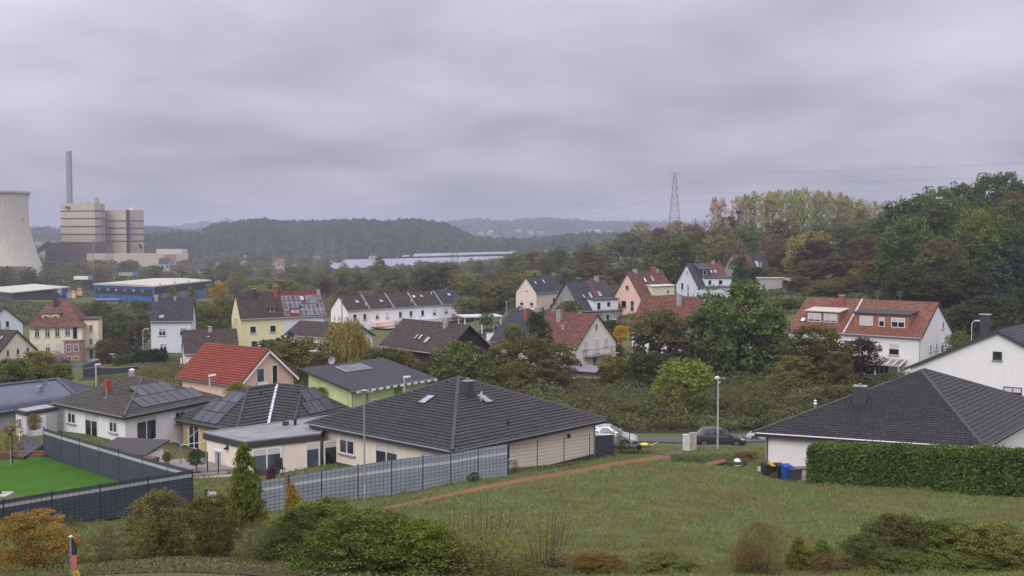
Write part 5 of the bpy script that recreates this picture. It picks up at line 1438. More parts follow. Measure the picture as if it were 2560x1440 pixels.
# bins and locker at the right bungalow
def bin_(px, yb, d, body, lid, label, sc=1.0):
    p = U(px, yb, d)
    o = thing('wheelie_bin', label, 'bin', p, .25, 'bins at the bungalow wall')
    part('body', MB().hexa([(-.23, -.25, .06), (.23, -.25, .06), (.23, .25, .06), (-.23, .25, .06)], [(-.29, -.34, .95 * sc), (.29, -.34, .95 * sc), (.29, .34, .95 * sc), (-.29, .34, .95 * sc)]), body, o)
    part('lid', MB().hexa([(-.30, -.37, .952 * sc), (.30, -.37, .952 * sc), (.30, .38, .99 * sc), (-.30, .38, .99 * sc)], [(-.27, -.33, 1.0 * sc), (.27, -.33, 1.0 * sc), (.27, .36, 1.07 * sc), (-.27, .36, 1.07 * sc)]), lid, o)
    part('rim', MB().box(-.31, .31, -.36, -.342, .86 * sc, .95 * sc), body, o)
    for s in (-1, 1): part('wheel', MB().tube((s * .2, .28, .1), (s * .27, .28, .1), .1, .1, 10), TYRE, o)
    part('handle', MB().tube((-.25, .42, 1.0 * sc), (.25, .42, 1.0 * sc), .02, .02, 5), body, o)
PG = paint('bin_green', (.035, .045, .035)); PK = paint('bin_black', (.028, .027, .026)); PB = paint('bin_blue', (.02, .085, .36)); PY = paint('bin_lid_yellow', (.52, .33, .02))
bin_(1917, 1195, 71.6, PG, PG, 'dark green wheelie bin, first from the bungalow corner')
bin_(1934, 1198, 71.2, PK, PY, 'black wheelie bin with yellow lid between green and blue bins')
bin_(1949, 1199, 70.9, PK, PK, 'all-black wheelie bin squeezed against the blue bin')
bin_(1967, 1203, 70.2, PB, PB, 'bright blue wheelie bin at the bungalow wall', 1.04)
p = U(1999, 1202, 70.2)
o = thing('storage_locker', 'low grey storage locker with one pale door beside the blue bin', 'locker', p, .22)
part('box', MB().box(-.78, .72, -.28, .3, 0, .82), DFRAME, o); part('lid', MB().box(-.84, .78, -.36, .36, .822, .88), paint('locker_lid', (.16, .13, .13)), o)
part('door', MB().box(-.0, .70, -.31, -.282, .04, .79), FGL, o); part('door', MB().box(-.74, -.03, -.31, -.282, .04, .79), paint('locker_door_dark', (.07, .065, .06)), o); part('handle', MB().box(.06, .1, -.33, -.312, .2, .34), BLACK, o)
for k in range(6):
    p = U(1895 + k * 29, 1196 + k * 3.6, 71.6 - k * .6)
    kb = part('kerb_stone', MB().box(-.36, .36, -.08, .08, -.3, .10), CONC, None, T((p.x, p.y - .62, p.z)) @ RZ(.2)); tag(kb, 'grey kerb stone edging the strip in front of the bins', 'kerb stone', 'kerb stones by the bins')
# planter, ornament
p = U(1795, 1180, 73.5)
o = thing('stone_planter', 'low wooden-roofed garden planter among shrubs at the bed edge', 'planter', p, .1)
part('box', MB().box(-.55, .6, -.3, .4, -.3, .42), paint('slate_board', (.10, .10, .115)), o); part('roof', MB().hexa([(-.95, -.4, .40), (.5, -.4, .78), (.5, .5, .78), (-.95, .5, .40)], [(-.95, -.4, .47), (.5, -.4, .85), (.5, .5, .85), (-.95, .5, .47)]), WOOD, o)
part('bench_board', MB().box(-.3, .5, -.5, -.31, .05, .16), FGL, o)
p = U(1843, 1172, 74)
o = thing('garden_ornament', 'round dark red garden ornament with white domed cap', 'ornament', p)
part('barrel', MB().lathe([(.2, -.2), (.26, .1), (.27, .3), (.24, .52)], 12), paint('ornament_red', (.12, .035, .045)), o); part('cap', MB().lathe([(.26, .52), (.24, .6), (.15, .68), (.02, .72)], 12), WHITE, o); part('band', MB().lathe([(.275, .22), (.285, .27), (.275, .3)], 12), FGL, o)
for i, dz in enumerate((.0, -.25)): tag(part('stone_slab', MB().box(-.5, .5, -.2, .2, -.2, .08), FGL, None, T(U(1842, 1178 + i * 12, 73.2 - i)) @ RZ(.1)), ('pale stone slab right under the domed ornament', 'lower pale stone slab in the rosebed edge')[i], 'stone slab')
o = thing('utility_stub', 'small white meter post at the corner of the right bungalow', 'post', U(1897, 1185, 73.2)); part('post', MB().box(-.09, .09, -.07, .07, -.2, .5), FGL, o)

# things around the balcony house garden
p = U(1455, 955, 150)
o = thing('garden_wall', 'long low red brick garden wall below the balcony house', 'wall', p, -.02)
part('brickwork', MB().box(-4.2, 4.2, 0, .35, -1.5, .45), paint('brick_dark', (.14, .05, .045), .25, 3), o); part('coping', MB().box(-3.6, 4.3, -.06, .42, .452, .6), paint('coping_buff', (.36, .31, .26)), o)
p = U(1458, 926, 158)
o = thing('garden_shed', 'flat grey lean-to roof in front of the balcony house', 'shed', p, -.5); part('roof', MB().hexa([(-3, -1, -.1), (2.5, -1, -.1), (2.5, 1.6, .55), (-3, 1.6, .55)], [(-3, -1, .0), (2.5, -1, .0), (2.5, 1.6, .66), (-3, 1.6, .66)]), paint('felt_grey', (.2, .21, .22)), o); part('wall', MB().box(-2.7, 2.2, -.7, 1.5, -2.4, -.12), WOOD, o)
p = U(1560, 968, 146)
o = thing('tarpaulin', 'pale crumpled tarpaulin sheet lying over a frame in the brambles', 'tarpaulin', p, .1)
mb = MB(); Zs = [[R.uniform(-.1, .25) + .35 * (1 - abs(i - 3) / 4) for i in range(8)] for j in range(4)]
for i in range(7):
    for j in range(3): mb.poly([(i * .62 - 2.2, j * .6, Zs[j][i]), (i * .62 - 1.58, j * .6, Zs[j][i + 1]), (i * .62 - 1.58, j * .6 + .6, Zs[j + 1][i + 1]), (i * .62 - 2.2, j * .6 + .6, Zs[j + 1][i])])
part('sheet', mb, paint('tarp_pale', (.42, .40, .38), .2), o); part('frame', MB().tube((-2.2, 0, -1), (-2.2, 0, .2), .05, .05, 5).tube((2.1, 0, -1), (2.1, 0, .2), .05, .05, 5), WOOD, o)
# carports by the terrace, sheds up on the slope
p = at(1196, 224)
o = thing('carport', 'pale flat-roofed carport right of the white terrace', 'carport', Vector((p.x, p.y, CZ - 19.6)), .3)
part('roof', MB().box(-4, 4.4, -3, 3, 2.5, 2.75), paint('sheet_roof_pale', (.55, .56, .60)), o); [part('post', MB().box(x - .09, x + .09, y - .09, y + .09, -1.5, 2.499), WHITE, o) for x in (-3.6, 0, 4) for y in (-2.6, 2.6)]
p = at(1238, 210)
o = thing('garden_wall', 'white garden wall beside the lane right of the carport', 'wall', p, .4); part('wall', MB().box(-1.8, 1.8, -.1, .1, -1, 1.5), WHITE, o); part('coping', MB().box(-1.9, 1.9, -.16, .16, 1.501, 1.6), CONC, o)
p = at(1932, 268); p.z = U(1932, 722, 268).z
o = thing('garage', 'long pale concrete garage on the slope below the lamp post', 'garage', p, -.15); part('wall', MB().box(-3.6, 2.9, 0, 5, -1.5, 2.5), paint('garage_pale', (.36, .345, .33)), o); part('roof', MB().box(-3.8, 3.1, -.2, 5.2, 2.502, 2.7), CONC, o); part('door', MB().box(-2.6, .2, -.05, -.002, -.2, 2.0), GREYW, o)
p = at(1990, 260); p.z = U(1990, 730, 260).z
o = thing('pavilion', 'grey-roofed open garden pavilion beside the pale garage', 'pavilion', p, .1)
part('roof', MB().hexa([(-2.2, -1, 2.6), (2.5, -1, 2.6), (2.5, 4, 3.1), (-2.2, 4, 3.1)], [(-2.2, -1, 2.75), (2.5, -1, 2.75), (2.5, 4, 3.3), (-2.2, 4, 3.3)]), paint('felt_grey', (.2, .21, .22)), o); [part('post', MB().box(x - .08, x + .08, -.8, -.64, -1, 2.59), WOOD, o) for x in (-1.9, .2, 2.2)]
part('wall', MB().box(-2, 2.3, .5, 3.8, -1.5, .7), GREYW, o); part('back_wall', MB().box(-2, 2.3, 3.5, 3.8, .71, 2.6), WOOD, o); part('table', MB().box(-.5, 1.6, .45, .5, .3, .9), WHITE, o)


# ------------------------------------------------------------------ blue hall, yard, power station
BLUE = paint('cladding_blue', (.034, .125, .33), .15, .15, .5); BLUEL = paint('cladding_light_blue', (.10, .22, .38), .12, .15, .5); FASC = paint('fascia_maroon', (.045, .035, .04), .2, .2, .6)
RFB = paint('sheet_roof_buff', (.50, .48, .40), .12, .05, .6)
h0, h1, h2 = UZ(232, 709, 21.5), UZ(387, 715, 21.5), UZ(530, 700, 21.5)
h3 = h0 + h2 - h1
hz = CZ - 21.5
o = thing('warehouse', 'long blue-clad industrial hall with pale low roof', 'warehouse', Vector((h1.x, h1.y, CZ - 29)))
l = o.location
L2 = [(p.x - l.x, p.y - l.y) for p in (h0, h1, h2, h3)]
zt = hz - l.z
q = inset([Vector(p) for p in L2], .5)
part('wall', MB().prism([tuple(p) for p in q], -2, zt - .4), BLUE, o)
cen = sum((Vector((*p, 0)) for p in L2), Vector()) / 4
mb = MB(); rid = [(Vector((*L2[0], zt)) + Vector((*L2[1], zt))) / 2 + Vector((0, 0, .5)), (Vector((*L2[2], zt)) + Vector((*L2[3], zt))) / 2 + Vector((0, 0, .5))]
LL = [Vector((*p, zt)) for p in L2]
mb.poly([LL[1], LL[2], rid[1], rid[0]]); mb.poly([LL[3], LL[0], rid[0], rid[1]]); mb.poly([LL[0], LL[1], rid[0]]); mb.poly([LL[2], LL[3], rid[1]])
part('roof', mb, RFB, o); part('eaves', MB().prism(L2, zt - .55, zt - .02), paint('eaves_pale', (.42, .42, .40)), o)
def wallband(parent, q, i, s0, s1, z0, z1, t, name, mat):
    M = wall_frame(q, i, 0, 0)
    return part(name, MB().box(s0, s1, -t, 0, z0, z1), mat, parent, M)
len0 = (q[1] - q[0]).length; len1 = (q[2] - q[1]).length
wallband(o, q, 0, 1.0, len0 - 1.5, zt - 4.2, zt - 1.6, .12, 'window_band', paint('window_band_dark', (.05, .045, .05), .3, .2, .4))
for k in range(6): wallband(o, q, 0, 3 + k * 5.6, 4.6 + k * 5.6, zt - 2.6, zt - 1.9, .2, 'pane', SKYGL)
for k in range(12): wallband(o, q, 0, .9 + k * (len0 - 1.8) / 11.5, 1.0 + k * (len0 - 1.8) / 11.5, -1, zt - 4.3, .1, 'cladding_rib', BLUEL)
wallband(o, q, 1, .0, len1, zt - 3.4, zt - .56, .3, 'fascia', FASC)
for k in range(8): wallband(o, q, 1, 6 + k * 6.2, 11.6 + k * 6.2, -1, zt - 3.5, .1, 'gate_panel', BLUEL if k > 3 else paint('gate_grey_blue', (.20, .24, .30)))
for k in range(4): part('roof_light', MB().box(-.3, .3, -.3, .3, 0, .9), CONC, o, T(LL[1].lerp(LL[2], .12 + .24 * k) + Vector((-1.5, 1.5, 0))))
lo_ = at(262, 440); t_ = thing('truck_trailer', 'dark flatbed trailer parked before the blue hall', 'trailer', Vector((U(272, 752, 440).x, 440, CZ - 28.4)), .1)
part('bed', MB().box(-6, 7, -1.2, 1.2, 1.2, 1.6), DFRAME, t_); part('load', MB().box(-5.5, 4, -1.1, 1.1, 1.601, 2.0), CONC, t_); [part('wheel', MB().tube((x, -1.25, .5), (x, 1.25, .5), .5, .5, 10), TYRE, t_) for x in (-4.5, -3.2, 4.5)]
# green-grey shed left
s0, s1, s2 = UZ(-60, 722, 23.2), UZ(30, 731, 23.2), UZ(176, 717, 23.2)
o = thing('storage_shed', 'open grey-green storage shed with pale roof at the left edge', 'shed', Vector((s1.x, s1.y, CZ - 29))); l = o.location
q = [(p.x - l.x, p.y - l.y) for p in (s0, s1, s2, s0 + s2 - s1)]; zt = CZ - 23.2 - l.z
part('wall', MB().prism([tuple(p) for p in inset([Vector(p) for p in q], 1.2)], -2, zt - .4), paint('shed_green', (.085, .105, .085)), o); part('roof', MB().prism(q, zt - .39, zt), RFB, o)
# the power station
PB_ = paint('cladding_beige', (.49, .425, .32), .1, .02, .7); PD = paint('cladding_brown', (.135, .11, .085), .1, .02, .7); BAND = paint('band_dark', (.05, .045, .05), .1, .05); PLB = paint('cladding_pale', (.52, .45, .35), .1, .02, .7)
def pz(py, d): return U(0, py, d).z
def block(parent, name, pxs, d0, d1, d2, pyt, zb, mat, bands=(), bandmat=None, pyt_d=None):
    """a block with two visible faces: left edge, corner, right edge as pixel columns at depths"""
    a, b, c = [U(px, 600, d) for px, d in zip(pxs, (d0, d1, d2))]
    e = a + c - b
    zt = pz(pyt, d1)
    l = parent.location
    ring = [(p.x - l.x, p.y - l.y) for p in (a, b, c, e)]
    o = part(name, MB().prism(ring, zb - l.z, zt - l.z), mat, parent)
    for py in bands:
        z = pz(py, d1)
        part('band', MB().prism([tuple(p) for p in inset([Vector(r) for r in ring], -.25)], z - l.z - .38, z - l.z + .38), bandmat or BAND, o)
    return o, ring, zt - l.z
gz = CZ - 34
o = thing('power_station', 'beige banded power station blocks with low brown annex', 'power station', Vector((U(250, 650, 900).x, 900, gz)))
block(o, 'boiler_house', (153, 238, 264), 905, 890, 908, 508, gz - 3, PB_, (527, 546, 566, 586, 606))
block(o, 'turbine_house', (262, 320, 360), 915, 905, 920, 525, gz - 3, PB_, (552, 570, 586, 603))
b, r_, zt = block(o, 'stair_tower', (316, 322, 325), 903, 902, 904, 524, gz - 3, BAND)
block(o, 'annex', (113, 240, 262), 893, 880, 890, 607, gz - 3, PD, (636,))
block(o, 'low_hall', (216, 425, 470), 872, 872, 880, 634, gz - 3, PLB)
block(o, 'small_hall', (390, 455, 468), 905, 900, 905, 623, gz - 3, paint('hall_white', (.55, .55, .53), .1, .05))
block(o, 'roof_unit', (238, 246, 249), 900, 899, 901, 494, pz(512, 900), ZINC)
block(o, 'roof_unit', (322, 335, 339), 915, 914, 916, 519, pz(530, 915), paint('hall_white', (.55, .55, .53)))
block(o, 'roof_unit', (216, 224, 226), 900, 899, 901, 505, pz(512, 900), CONC)
for px in (155, 203, 324): part('mast', MB().tube(U(px, 520, 905) - o.location, U(px, 497, 905) - o.location, .25, .15, 5), CONC, o)
for i, px in enumerate((166, 172)): part('louvre', MB().box(-1, 1, -.4, 0, 0, 2), BAND, o, T(U(px, 522, 900) - o.location))
for k, (a, b_, d_, y0, y1) in enumerate(((259, 260, 905, 510, 640), (264.5, 265, 905, 527, 640))):
    p, q = U(a, y1, d_ - 2) - o.location, U(a, y0, d_ - 2) - o.location; part('pipe', MB().tube(p, q, .45, .45, 6), PD if k % 2 else CONC, o)
for k in range(4): part('gantry', MB().box(-5, 5, -1.2, 0, 0, .5), STEEL_ if False else CONC, o, T(U(330 + k * 7, 560 + k * 17, 908) - o.location))
p, q = U(120, 612, 880) - o.location, U(60, 660, 850) - o.location
part('conveyor_bridge', MB().hexa([p, p + Vector((0, 3, 0)), q + Vector((0, 3, 0)), q], [p + Vector((0, 0, 3.4)), p + Vector((0, 3, 3.4)), q + Vector((0, 3, 3.4)), q + Vector((0, 0, 3.4))]), PD, o)
for px, py in ((350, 618), (353, 622)): part('louvre', MB().box(-.8, .8, -.4, 0, 0, 3), BAND, o, T(U(px, py, 911) - o.location))
o = thing('chimney_stack', 'tall slender grey chimney stack rising behind the power station', 'chimney', Vector((U(177, 650, 930).x, 930, gz)))
hh = pz(378, 930) - gz; mb = MB(); rr = 7.2 * 930 / F
part('shaft', MB().lathe([(rr * 1.08, -3), (rr, hh - 6), (rr, hh - 5.9)], 20), paint('stack_grey', (.27, .28, .31), .12, .03), o, smooth=True); part('crown', MB().lathe([(rr * 1.01, hh - 5.88), (rr * 1.01, hh), (rr * .7, hh + .1)], 20), paint('stack_pale', (.34, .34, .36), .25, .3), o)
for k in range(5): part('platform', MB().lathe([(rr * 1.12, hh * (.45 + .11 * k)), (rr * 1.12, hh * (.45 + .11 * k) + .5)], 20), CONC, o)
part('ladder', MB().box(rr * .6, rr * .8, -rr * .9, -rr * .75, 20, hh), CONC, o)
# cooling tower
d = 830; k = d / F
o = thing('cooling_tower', 'pale concrete cooling tower cut by the left edge', 'cooling tower', Vector((U(-52, 650, d).x, d, gz)))
prof = [(pz(py, d) - gz, r * k) for py, r in ((696, 158), (680, 152), (650, 139), (620, 129), (590, 121.5), (560, 117), (535, 115.5), (510, 115.5), (487, 117), (478, 118))]
t = NT('concrete_tower'); tc = t.node('ShaderNodeTexCoord').outputs['Object']
st_ = t.noise(t.node('ShaderNodeMapping', {'Vector': tc, 'Scale': (.5, .5, .02)}).outputs[0], 1, 4); sp = t.node('ShaderNodeSeparateXYZ', {0: tc})
rb = t.math('SINE', t.math('MULTIPLY', t.math('ARCTAN2', sp.outputs[1], sp.outputs[0]), 110))
TOW = t.bsdf(t.ramp(st_, [(.3, (.50, .475, .385)), (.7, (.60, .565, .46))]), .85, rb, .18, .2)
part('shell', MB().lathe([(r, z) for z, r in prof], 64), TOW, o, smooth=True)
zt = prof[-1][0]; part('rim', MB().lathe([(prof[-2][1] + .5, zt - 2.5), (prof[-1][1] + .6, zt - 2.4), (prof[-1][1] + .9, zt), (prof[-1][1] - .6, zt + .1)], 64), paint('tower_rim', (.40, .40, .37), .1, .05), o, smooth=True)
for j, z in enumerate((zt - 22, zt - 36, zt - 50)): part('warning_lamp', MB().box(-.8, .8, -.8, .8, 0, 1.6), CONC, o, T((115.6 * k + .5, -4, z)))

# ------------------------------------------------------------------ pylons and lines
STEEL = paint('pylon_steel', (.16, .17, .18), .15, .5, .6, .3)
def pylon(px, yt, yb, d, arms, label, wbase=.16, th=None, yaw=0):
    top, base = U(px, yt, d), U(px, yb, d)
    h = top.z - base.z; th = th or max(.09, d * .00013)
    o = thing('pylon', label, 'pylon', base, yaw, 'electricity pylons in the valley')
    mb = MB(); lv = 9
    w = lambda t: h * wbase / 2 * (1 - t) ** 1.5 + h * .026 * (1 - .6 * t ** 6)
    for sx in (-1, 1):
        for sy in (-1, 1):
            for k in range(lv):
                a, b = k / lv, (k + 1) / lv
                mb.tube((sx * w(a), sy * w(a), h * a - (6 if k == 0 else 0)), (sx * w(b), sy * w(b), h * b), th * (1.3 - .6 * a), th * (1.3 - .6 * b), 4)
    for k in range(lv):
        a, b = k / lv, (k + 1) / lv
        for s in (-1, 1):
            for u, v in ((-1, 1), (1, -1)):
                mb.tube((u * w(a), s * w(a), h * a), (v * w(b), s * w(b), h * b), th * .55, None, 3); mb.tube((s * w(a), u * w(a), h * a), (s * w(b), v * w(b), h * b), th * .55, None, 3)
            mb.tube((-w(b), s * w(b), h * b), (w(b), s * w(b), h * b), th * .6, None, 3)
    part('tower', mb, STEEL, o)
    for f, half in arms:
        z = h * f; ww = w(f)
        mb = MB()
        for s in (-1, 1):
            for y in (-ww, ww): mb.tube((s * ww, y, z), (s * half * h, 0, z + h * .01), th * .8, th * .5, 4)
            mb.tube((s * ww, 0, z + h * .03), (s * half * h, 0, z + h * .01), th * .7, th * .5, 4)
            for q in (.98, .55): mb.tube((s * half * h * q, 0, z), (s * half * h * q, 0, z - h * .03), th * .6, None, 4)
        part('crossarm', mb, STEEL, o)
    return o, h
pylon(1686, 433, 600, 800, [(.985, .10), (.90, .05), (.78, .052), (.66, .058), (.54, .06)], 'tallest steel lattice pylon, standing against the sky', .16, .13)
pylon(1137, 573, 664, 900, [(.86, .14), (.74, .20), (.62, .14)], 'lattice pylon with three crossarms in front of the solar field', .14)
pylon(800, 553, 650, 1100, [(.88, .12), (.76, .15), (.60, .12)], 'lattice pylon standing before the wooded hill', .16)
pylon(513, 585, 690, 1000, [(.86, .10), (.74, .14), (.62, .10)], 'lattice pylon right of the power station', .12)
pylon(275, 574, 700, 620, [(.9, .05), (.75, .06)], 'lattice pylon in front of the power station', .15)
pylon(832, 592, 645, 1300, [(.86, .2), (.7, .25)], 'smaller faint pylon right of the hillside pylon', .12)
pylon(862, 600, 645, 1350, [(.86, .2), (.7, .25)], 'faintest small pylon left of the solar field', .12)
pylon(646, 614, 660, 1200, [(.86, .2), (.7, .25)], 'small pylon at the foot of the wooded hill', .12)
pylon(1249, 551, 625, 1500, [(.86, .1), (.72, .14), (.58, .1)], 'pylon before the far blue hills', .12)
pylon(1738, 545, 610, 700, [(.88, .14), (.74, .2), (.6, .14)], 'short dark pylon right of the tallest pylon, half behind trees', .14)
pylon(2252, 487, 560, 600, [(.85, .12), (.7, .16), (.55, .2)], 'pylon top above the dark trees at the right', .14)
pylon(505, 553, 575, 2600, [(.9, .3), (.6, .35)], 'tiny pylon on the left horizon', .2)
o = thing('power_pole', 'single tall pole with short crossarm before the power station', 'pole', U(235, 712, 600)); h = U(235, 598, 600).z - o.location.z
part('shaft', MB().tube((0, 0, -3), (0, 0, h), .38, .25, 7), paint('pole_buff', (.30, .24, .19)), o); part('crossarm', MB().box(-1.2, 1.2, -.12, .12, h - .6, h - .3), STEEL, o)
o = thing('power_pole', 'pale thin pole in the valley before the wooded hill', 'pole', U(613, 678, 900)); h = U(613, 641, 900).z - o.location.z; part('shaft', MB().tube((0, 0, -3), (0, 0, h), .3, .22, 6), CONC, o); part('lamp', MB().box(-.8, .8, -.3, .3, h, h + .7), WHITE, o)
def wire(pts, r, label):
    P = [U(*p) for p in pts]
    o = part('power_line', MB().path([p - P[0] for p in P], r, 3), paint('cable', (.12, .12, .13)), None, T(P[0]))
    tag(o, label, 'power line', 'power lines across the sky')
def cat(p, q, sag, n=14):
    return [(p[0] + (q[0] - p[0]) * t, p[1] + (q[1] - p[1]) * t + sag * 4 * t * (1 - t), 1 / ((1 - t) / p[2] + t / q[2])) for t in [i / n for i in range(n + 1)]]
for a, b, sg, lb in (((1700, 457, 800), (2600, 437, 480), 7, 'upper pair of cables running right from the tallest pylon'), ((1702, 481, 800), (2600, 462, 480), 8, 'middle cable running right from the tallest pylon'), ((1702, 505, 800), (2320, 500, 600), 4, 'lowest cable running right behind the poplars'), ((1704, 434, 800), (2600, 405, 480), 5, 'faint top earth wire running right from the tallest pylon'),
                 ((1668, 437, 800), (1137, 573, 900), 16, 'top cable slanting left down from the tallest pylon'), ((1680, 459, 800), (1150, 580, 900), 18, 'upper cable slanting left from the tallest pylon'), ((1678, 482, 800), (1125, 584, 900), 18, 'middle cable slanting left from the tallest pylon'), ((1676, 506, 800), (1140, 592, 900), 16, 'lowest cable slanting left from the tallest pylon')):
    wire(cat(a, b, sg), .05, lb)

# ------------------------------------------------------------------ solar field
SF = paint('solar_field_glass', (.30, .30, .36), .06, .02, .85, 0, .15)
def table(pts, label):
    P = [U(*p) for p in pts]            # nearer edge left, right; farther edge right, left
    o = thing('solar_table', label, 'solar panels', P[0], 0, 'solar tables in the valley')
    n = 26
    l = P[0]
    for i in range(n):
        f0, f1 = i / n, (i + .975) / n
        q = [P[0].lerp(P[1], f0), P[0].lerp(P[1], f1), P[3].lerp(P[2], f1), P[3].lerp(P[2], f0)]
        z = R.uniform(-.1, .1)
        part('module_row', MB().hexa([p - l + Vector((0, 0, z - .3)) for p in q], [p - l + Vector((0, 0, z)) for p in q]), SF, o)
    part('frame', MB().hexa([P[3] - l - Vector((0, 0, 1.6)), P[2] - l - Vector((0, 0, 1.6)), P[2] - l + Vector((0, .4, -1.6)), P[3] - l + Vector((0, .4, -1.6))], [P[3] - l, P[2] - l, P[2] - l + Vector((0, .4, 0)), P[3] - l + Vector((0, .4, 0))]), DFRAME, o)
table([(820, 672, 1000), (1250, 655, 1060), (1262, 640, 1260), (826, 650, 1180)], 'broad nearest band of pale solar panels on the valley floor')
table([(1032, 641, 1300), (1400, 630, 1340), (1398, 626, 1400), (1036, 634, 1380)], 'second narrow band of solar panels behind the pylon')
table([(1005, 642, 1285), (1022, 641, 1290), (1024, 637, 1340), (1008, 638, 1335)], 'tiny solar table left of the narrow panel band')
table([(1370, 628, 1380), (1395, 626.5, 1385), (1395, 624, 1430), (1372, 625, 1425)], 'small solar table beyond the right end of the narrow band')
table([(1505, 624, 1330), (1556, 623, 1340), (1556, 618, 1420), (1508, 619, 1410)], 'solar table glimpsed between the trees on the right')

# small far houses on the valley floor and the far slope
HW = paint('far_wall', (.42, .40, .38)); HR_ = paint('far_roof', (.20, .09, .065)); HD = paint('far_roof_dark', (.07, .06, .062))
def far_house(px, py, d, w, roof, label, dep=9, hw=4.5, yaw=.3):
    p = U(px, py, d)
    o = thing('far_house', label, 'house', p, yaw, 'small houses far down the valley')
    part('wall', MB().box(-w / 2, w / 2, -dep / 2, dep / 2, -3, hw), HW, o)
    part('roof', MB().poly([(-w / 2 - .4, -dep / 2 - .4, hw - .1), (w / 2 + .4, -dep / 2 - .4, hw - .1), (w / 2 + .4, 0, hw + dep * .4), (-w / 2 - .4, 0, hw + dep * .4)]).poly([(w / 2 + .4, dep / 2 + .4, hw - .1), (-w / 2 - .4, dep / 2 + .4, hw - .1), (-w / 2 - .4, 0, hw + dep * .4), (w / 2 + .4, 0, hw + dep * .4)]), roof, o)
    part('gable', MB().hexa([(w / 2 - .1, -dep / 2, hw), (w / 2, -dep / 2, hw), (w / 2, dep / 2, hw), (w / 2 - .1, dep / 2, hw)], [(w / 2 - .1, -.1, hw + dep * .36), (w / 2, -.1, hw + dep * .36), (w / 2, .1, hw + dep * .36), (w / 2 - .1, .1, hw + dep * .36)]), HW, o)
    for x in (-.25, .25): part('window', MB().box(x * w - .6, x * w + .6, -dep / 2 - .05, -dep / 2 - .001, 1.5, 3), GLASS, o)
for a in ((40, 697, 700, 11, HD, 'white house with dark roof below the cooling tower'), (412, 674, 760, 7, HD, 'dark-roofed house before the low beige power station hall'), (425, 664, 800, 8, HR_, 'reddish-roofed house beside the dark-roofed one by the power station'),
          (932, 650, 1150, 7, HD, 'white gabled house at the left end of the solar field'), (792, 657, 1250, 8, HR_, 'red-roofed house at the foot of the wooded hill'), (690, 662, 1200, 9, HD, 'pale flat house among the valley trees'), (470, 692, 700, 22, HD, 'low grey hall right behind the blue warehouse roof'),
          (700, 668, 1000, 6, HR_, 'tiny red-roofed house among the valley trees')): far_house(*a)
for i in range(13):
    px = R.uniform(1170, 1610); far_house(px, R.uniform(576, 592), R.uniform(2300, 2700), R.uniform(7, 13), R.choice((HR_, HD, HW)), 'tiny pale house in the hazy settlement below the far hills', 8, 4, R.uniform(-.8, .8))
for i in range(4): far_house(R.uniform(85, 150), R.uniform(600, 615), 1500, 8, R.choice((HR_, HD)), 'tiny pale house on the slope between cooling tower and power station', 7, 3.5, R.uniform(-.6, .6))
# parked machines and scrap at the yard left
for i in range(12):
    p = U(R.uniform(140, 200), R.uniform(735, 745), 430)
    o = part('scrap_crate', MB().box(-1.2, 1.2, -.8, .8, -.5, R.uniform(.6, 1.8)).box(-.6, .9, -.5, .5, 1.81, 2.3), R.choice((OCHRE, BRICK, WOOD, CONC, PB)), None, T(p) @ RZ(R.uniform(0, 3))); tag(o, 'scrap crate on the recycling yard behind the villa roof', 'crate', 'scrap on the recycling yard')
for i, (px, py, c) in enumerate(((318, 694, CONC), (206, 703, WHITE))):
    p = U(px, py, 560); o = thing('lorry', ('grey lorry behind the blue hall roof', 'long white lorry left of the blue hall')[i], 'lorry', p, .2)
    part('box', MB().box(-4, 3, -1.2, 1.2, .9, 2.6), c, o); part('cab', MB().box(3.1, 5, -1.15, 1.15, .6, 2.9), BLUEL, o); [part('wheel', MB().tube((x, -1.2, .5), (x, 1.2, .5), .5, .5, 8), TYRE, o) for x in (-3, -1.5, 4)]

# ------------------------------------------------------------------ hills with their woods
def noise1(x, seed):
    r = np.random.default_rng(seed); y = np.zeros_like(x)
    for k in range(5):
        n = 6 * 2 ** k; v = r.standard_normal(n + 2); t = (x - x.min()) / (np.ptp(x) + 1e-9) * n; i = t.astype(int).clip(0, n); f = t - i; f = f * f * (3 - 2 * f)
        y += (v[i] * (1 - f) + v[np.minimum(i + 1, n + 1)] * f) * .5 ** k
    return y
ico = [(0, 0, 1)] + [(math.cos(k * 1.2566) * .894, math.sin(k * 1.2566) * .894, .447) for k in range(5)] + [(math.cos(k * 1.2566 + .628) * .894, math.sin(k * 1.2566 + .628) * .894, -.447) for k in range(5)]
icf = [(0, 1 + k, 1 + (k + 1) % 5) for k in range(5)] + [(1 + k, 6 + k, 1 + (k + 1) % 5) for k in range(5)] + [(1 + (k + 1) % 5, 6 + k, 6 + (k + 1) % 5) for k in range(5)]
def crowns(name, pos, rad, mat, kind='stuff'):
    n = len(pos); iv = np.array(ico, np.float32); fv = np.array(icf, np.int32)
    V = iv[None] * (1 + NR.uniform(-.28, .28, (n, 11, 1))) * rad[:, None, None] * np.array([1, 1, 1.15]) + pos[:, None, :]
    Fc = fv[None] + (np.arange(n) * 11)[:, None, None]
    m = bpy.data.meshes.new(name)
    m.vertices.add(n * 11); m.loops.add(Fc.size); m.polygons.add(n * 15)
    m.vertices.foreach_set('co', V.astype(np.float32).ravel()); m.loops.foreach_set('vertex_index', Fc.ravel().astype(np.int32)); m.polygons.foreach_set('loop_start', np.arange(0, Fc.size, 3, dtype=np.int32))
    m.update(calc_edges=True)
    o = link(name, m, mat); o['kind'] = kind
    return o
